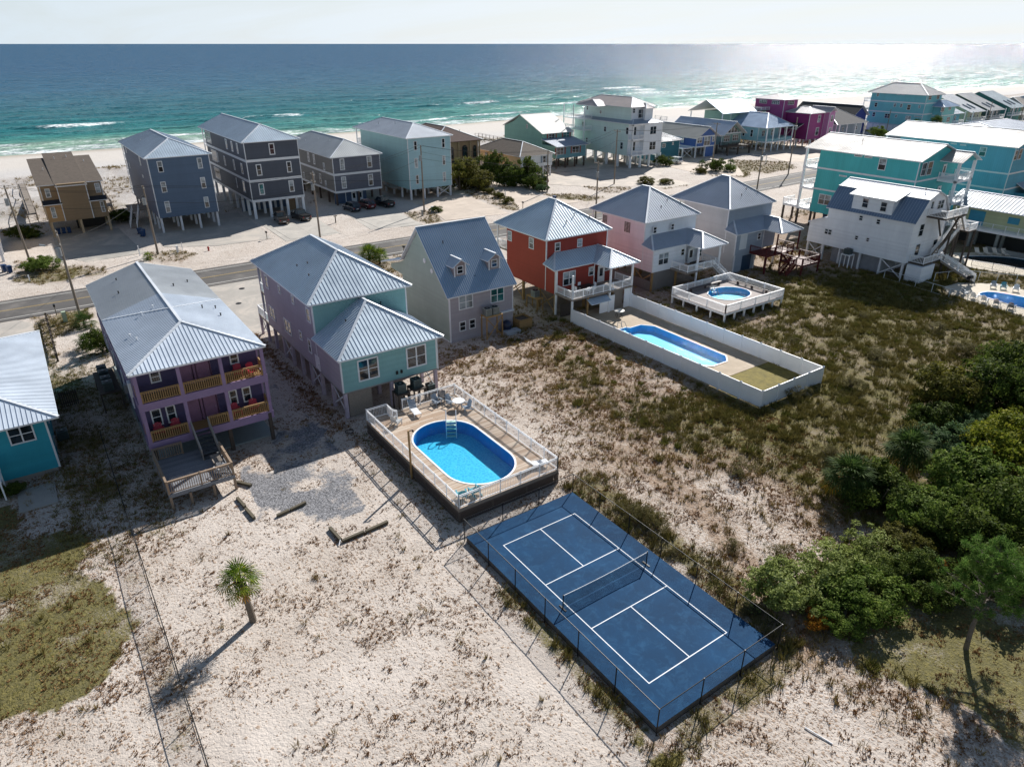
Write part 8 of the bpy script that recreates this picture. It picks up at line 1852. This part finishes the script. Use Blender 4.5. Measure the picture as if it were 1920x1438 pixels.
def palm(label, x, y, H, R, n=26, kind='g', yel=3, lean=(0, 0), tr=.17, boots=True, z0=None, group=None, cat='palm'):
    z = float(height(np.array([float(x)]), np.array([float(y)]))[0]) if z0 is None else z0
    r_ = root('palm_tree' if H > 1 else 'palmetto', label, cat, (x, y, z), group); b = MB(); N = 9
    pts = [Vector((x + lean[0] * (k / N) ** 1.6, y + lean[1] * (k / N) ** 1.6, z - .2 + (H + .2) * k / N)) for k in range(N + 1)]
    for k in range(N): b.tube(pts[k], pts[k + 1], tr * (1.25 - .3 * k / N + .05 * (k % 2)), 10, tr * (1.2 - .3 * (k + 1) / N), cap=False)
    b.build('trunk', BARK, r_)
    top = pts[-1]
    if boots and H > 1.5:
        c = MB()
        for i in range(26): a = i * 2.4; zz = -.75 + .03 * i; p = top + Vector((cos(a) * tr, sin(a) * tr, zz)); c.bar(p, p + Vector((cos(a) * .16, sin(a) * .16, .24)), .07, .03)
        c.build('leaf_boots', DARKW, r_, kind='stuff')
    for i in range(n):
        a = i * 2.399 + random.uniform(-.2, .2); u = i / (n - 1); el = radians(82 - 125 * u ** .85 + random.uniform(-8, 8))
        kk = 'y' if i > n - 1 - yel or (yel > 2 and i % 9 == 4) else kind
        o = inst('frond', random.choice(FR[kk]), r_, top, 0); o.rotation_euler = (random.uniform(-.25, .25), -el, a); o.scale = (R * random.uniform(.88, 1.08),) * 3
    return r_
palm('lone palm with a green and yellow crown on the sandy front lot', -15.4, 16.4, 3.0, 1.15, 24, 'g', 2, lean=(-.25, .1))
palm('dense fan palm at the left edge of the thicket', 23.9, 4.0, 1.7, 1.7, 44, 'd', 2, tr=.2); palm('darker fan palm behind the dense one in the thicket', 30.2, 3.1, 2.3, 1.7, 44, 'd', 1, tr=.2)
palm('low fan palm clump in front of the dense fan palm', 25.4, 2.6, .7, 1.5, 26, 'd', 1)
palm('small palm behind the roof of the teal house by the street', 20.7, 80.0, 1.3, 1.7, 34, 'g', 2, tr=.2); palm('second small palm beside the one behind the teal house roof', 21.9, 79, 1.1, 1.4, 26, 'g', 1)
palm('palmetto at the rear left corner of the purple house, rear one', -17.9, 74.6, .5, 1.4, 22, 'd', 1); palm('palmetto at the rear left corner of the purple house, front one', -18.3, 67.5, .5, 1.3, 22, 'd', 1)
palm('dark palm clump left of the cream house behind the hedge', 71.4, 126.4, 2.6, 1.8, 30, 'd', 1); palm('palm in front of the turquoise apartment house, right one', 247.5, 110, 5, 2.6, 30, 'd', 0); palm('palm in front of the turquoise apartment house, left one', 242.5, 114, 4, 2.4, 26, 'd', 0)
palm('small palm on the verge before the blue house', 128.4, 109.8, 1.5, 1.3, 20, 'd', 1); palm('small palm right on the verge before the blue house', 136.8, 107.4, 1.4, 1.2, 20, 'd', 1); palm('green palmetto on the verge before the navy house', -6.6, 101.4, .4, .9, 16, 'g', 0)
# pine at the lower right
x, y = 16.3, -8.1; r_ = root('pine_tree', 'tall pine with a bent bare trunk at the lower right', 'tree', (x, y, 0)); T_ = [Vector((x, y, -.3)), Vector((x - .05, y + .05, .6)), Vector((x + .15, y + .15, 1.5)), Vector((x + .4, y + .15, 2.4)), Vector((x + .55, y + .2, 3.3)), Vector((x + .8, y + .3, 4.2)), Vector((x + .95, y + .4, 5.0)), Vector((x + 1.0, y + .45, 5.6))]
MB().path([tuple(p) for p in T_], [.15, .13, .12, .1, .085, .06, .04, .02], 10).build('trunk', BARK, r_)
b = MB(); tips = []; rr = random.Random(5)
for i in range(30):
    u = 3.0 + 4.0 * i / 29; k = int(u); base = T_[min(k, 6)].lerp(T_[min(k + 1, 7)], u - k) if k < 7 else T_[7]
    a = i * 2.4 + rr.uniform(-.4, .4); l = (2.5 - .38 * (u - 3.0)) * rr.uniform(.6, 1); m = base + Vector((cos(a) * l * .55, sin(a) * l * .55, .1 + .1 * l)); e = base + Vector((cos(a) * l, sin(a) * l, .35 + .1 * l)); b.path([tuple(base), tuple(m), tuple(e)], [.05, .03, .012], 5)
    for q in range(6): t_ = rr.uniform(.4, 1); p = base.lerp(m, t_ * 2) if t_ < .5 else m.lerp(e, t_ * 2 - 1); p2 = p + Vector((rr.uniform(-.6, .6), rr.uniform(-.6, .6), rr.uniform(.0, .35))); b.tube(p, p2, .014, 4, .006); tips.append(p2)
    tips.append(e)
b.build('branch', BARK, r_)
tp = np.array([tuple(t) for t in tips]); n = 17000; r2 = np.random.default_rng(8); j = r2.integers(0, len(tp), n); o_ = tp[j] + r2.normal(size=(n, 3)) * .09; d = r2.normal(size=(n, 3)); d[:, 2] += .45; d /= np.linalg.norm(d, axis=1)[:, None]; l = r2.uniform(.12, .3, n)[:, None]; s_ = np.cross(d, r2.normal(size=(n, 3))); s_ /= np.linalg.norm(s_, axis=1)[:, None]
V = np.stack([o_ - s_ * .017, o_ + s_ * .017, o_ + d * l], 1).reshape(-1, 3) - np.array([x, y, 0]); o = np_mesh('crown', V, np.arange(3 * n).reshape(-1, 3), PINEN, parent=r_)

# ------------------------------------------------------------------ grass tufts and stubble
def tufts(name, x, y, r, h, nb, bw, mat, lean=.8, z=None, seed=1):
    n = len(x)
    if not n: return
    q = np.random.default_rng(seed); z = height(x, y) if z is None else z
    a = q.uniform(0, 2 * pi, (n, nb)); rad = np.sqrt(q.uniform(0, 1, (n, nb))) * r[:, None] * .55; hh = h[:, None] * q.uniform(.55, 1.1, (n, nb)); ln_ = q.uniform(.2, lean, (n, nb)) * r[:, None]
    bx = x[:, None] + rad * np.cos(a); by = y[:, None] + rad * np.sin(a); bz = np.broadcast_to((z - .02)[:, None], bx.shape); tx = bx + np.cos(a) * ln_; ty = by + np.sin(a) * ln_; tz = bz + hh
    w = bw * q.uniform(.6, 1.3, (n, nb)); t = q.uniform(0, 2 * pi, (n, nb)); wx, wy = np.cos(t) * w, np.sin(t) * w
    V = np.stack([np.stack([bx - wx, by - wy, bz], -1), np.stack([bx + wx, by + wy, bz], -1), np.stack([tx, ty, tz], -1)], 2).reshape(-1, 3)
    o = np_mesh(name, V, np.arange(len(V)).reshape(-1, 3), mat, 'stuff'); return o
def island_mat(name, stops, trans=.15):
    t = NT(name); cl = t.noise(t.pos(), 1.6, 4, .65); f = t.math('ADD', t.math('MULTIPLY', t.rnd(), .45), t.rng(cl, .3, .7, 0, .55)); col = t.ramp(f, [(p, lin(h)) for p, h in stops]); b = t.pbr(col, .8, spec=.15)
    tr = t.n('BsdfTranslucent', Color=col); mx = t.n('MixShader', Fac=trans); t.set(mx.inputs[1], b); t.set(mx.inputs[2], tr); return t.done(mx)
DRYM = island_mat('dry_stubble', [(0, '#5a4029'), (.5, '#8d6a46'), (1, '#b89468')]); DRYG = island_mat('dry_bunch_grass', [(0, '#4e4328'), (.5, '#8a7648'), (1, '#b3a06b')]); OLV = island_mat('olive_scrub_grass', [(0, '#46401f'), (.5, '#726a38'), (1, '#9b8f58')]); GRN = island_mat('green_weed', [(0, '#3a4016'), (.5, '#62682a'), (1, '#8b873c')])
def clear_of(x, y):
    m = np.ones(len(x), bool)
    for a, b_, c, d in HOUSES[:]: m &= ~((x > a) & (x < b_) & (y > c) & (y < d))
    for q in list(PADS.values()): m &= ~inpoly(x, y, q)
    m &= ~((x > 29.9) & (x < 39.9) & (y > 16.2) & (y < 46)); m &= ~((x > 105) & (x < 116) & (y < 38) & (y > 2)); m &= np.abs(y - road_c(x)) > 4.9
    for q in (((77.5, 22), (80, 24.5), (84, 24.2), (88, 21), (88, 8), (76, 8), (77, 15)), ((93, 27), (95.5, 32), (99, 32.6), (105, 29), (105, 14), (96, 14), (95, 20))): m &= ~inpoly(x, y, q)
    return m
def sample(n, x0, x1, y0, y1, fn, seed):
    q = np.random.default_rng(seed); x = q.uniform(x0, x1, n); y = q.uniform(y0, y1, n); d, g_, v = cover(x, y); k = q.uniform(0, 1, n) < fn(x, y, d, g_, v); x, y, g_, d = x[k], y[k], g_[k], d[k]; m = clear_of(x, y); return x[m], y[m], g_[m], d[m], q
# small brown stubble all over the front lots
x, y, gg, dd, q = sample(110000, -30, 30, -16, 44, lambda x, y, d, g_, v: np.clip(d * 1.6 - .12, 0, 1) * (v < .25) * (.12 + 1.1 * (fbm(x, y, 1.1, 2, 7) > .05)), 3)
k = len(x); print('stubble', k); tufts('dry_stubble', x, y, q.uniform(.07, .17, k), q.uniform(.06, .16, k), 7, .034, DRYM, seed=4)
# bunch grass, thicker to the right
x, y, gg, dd, q = sample(48000, -30, 95, -16, 52, lambda x, y, d, g_, v: np.clip((d - .3) * .9 + g_ * .8, 0, 1) * (.35 + .9 * (fbm(x, y, 1.7, 2, 19) > 0)) * (v < .25) * (x > 7) * ~inpoly(x, y, LAWN_R) + (x <= 7) * (.12 * np.clip(d, 0, 1) * (fbm(x, y, 3, 2, 9) > .05) + (x > -15) * np.clip(g_ - .3, 0, 1) * 1.3), 5)
k = len(x); s_ = gg < .4; print('bunch', k)
tufts('bunch_grass', x[s_], y[s_], q.uniform(.16, .42, s_.sum()), q.uniform(.18, .5, s_.sum()), 20, .02, DRYG, seed=6)
tufts('scrub_grass', x[~s_], y[~s_], q.uniform(.2, .55, (~s_).sum()), q.uniform(.2, .6, (~s_).sum()), 24, .024, OLV, seed=7)
q2 = np.random.default_rng(31); x = q2.uniform(8, 92, 5200); y = q2.uniform(-14, 46, 5200); d_, g_, v_ = cover(x, y); k = (q2.uniform(0, 1, 5200) < np.clip(g_ - .12, 0, 1) * .9) & clear_of(x, y) & ~inpoly(x, y, LAWN_R); x, y = x[k], y[k]; n = len(x); print('clumps', n); s_ = q2.uniform(0, 1, n) < .6
tufts('scrub_clumps', x[s_], y[s_], q2.uniform(.45, 1.0, s_.sum()), q2.uniform(.25, .55, s_.sum()), 90, .035, OLV, lean=.5, seed=32)
tufts('scrub_clumps', x[~s_], y[~s_], q2.uniform(.4, .9, (~s_).sum()), q2.uniform(.25, .5, (~s_).sum()), 80, .035, foliage('scrub_clump_leaf', [(0, '#3a4019'), (.5, '#62652c'), (1, '#8c8648')], .2), lean=.5, seed=33)
# lawns, weeds along the slab, islands
x, y, gg, dd, q = sample(130000, -34, 40, -16, 34, lambda x, y, d, g_, v: np.clip((g_ - .35) * .9, 0, 1), 8)
k = len(x); print('lawn', k); tufts('lawn_grass', x, y, q.uniform(.05, .14, k), q.uniform(.03, .09, k) * np.where(x > 10, .6, 1), 5, .02, GRN, seed=9)
x, y, gg, dd, q = sample(60000, -28, 165, 62, 122, lambda x, y, d, g_, v: np.clip((d - .5) * .8 + g_ * .8, 0, 1) * (d > .5), 10)
k = len(x); print('verge', k); s_ = q.uniform(0, 1, k) < .5
tufts('verge_grass', x[s_], y[s_], q.uniform(.15, .4, s_.sum()), q.uniform(.15, .45, s_.sum()), 12, .03, OLV, seed=11); tufts('verge_grass', x[~s_], y[~s_], q.uniform(.15, .4, (~s_).sum()), q.uniform(.15, .5, (~s_).sum()), 12, .03, DRYG, seed=12)
x, y, gg, dd, q = sample(42000, -40, 380, 122, 198, lambda x, y, d, g_, v: np.clip((d - .38) * 1.6, 0, 1), 13)
k = len(x); print('dune', k); tufts('dune_grass', x, y, q.uniform(.25, .7, k), q.uniform(.3, .8, k), 10, .05, DRYG, seed=14)
x, y, gg, dd, q = sample(14000, -24, -16.8, 26, 80, lambda x, y, d, g_, v: np.clip((d - .3) * .9, 0, 1), 15)
k = len(x); tufts('shade_weeds', x, y, q.uniform(.15, .45, k), q.uniform(.1, .3, k), 10, .025, OLV, seed=16)
# left strip beside the teal house
q = np.random.default_rng(21); n = 500; x = -2.6 + q.normal(0, .5, n); y = q.uniform(34, 62, n); tufts('weeds_along_house', x, y, q.uniform(.12, .4, n), q.uniform(.1, .3, n), 14, .025, DRYM, seed=22)
n = 420; x = -1.5 + q.normal(0, .35, n); y = q.uniform(17, 33, n); tufts('weeds_along_deck', x, y, q.uniform(.05, .2, n), q.uniform(.05, .16, n), 8, .02, GRN, seed=23)
print('tris', sum(len(o.data.loops) - 2 * len(o.data.polygons) for o in bpy.data.objects if o.type == 'MESH'), 'objects', len(bpy.data.objects))
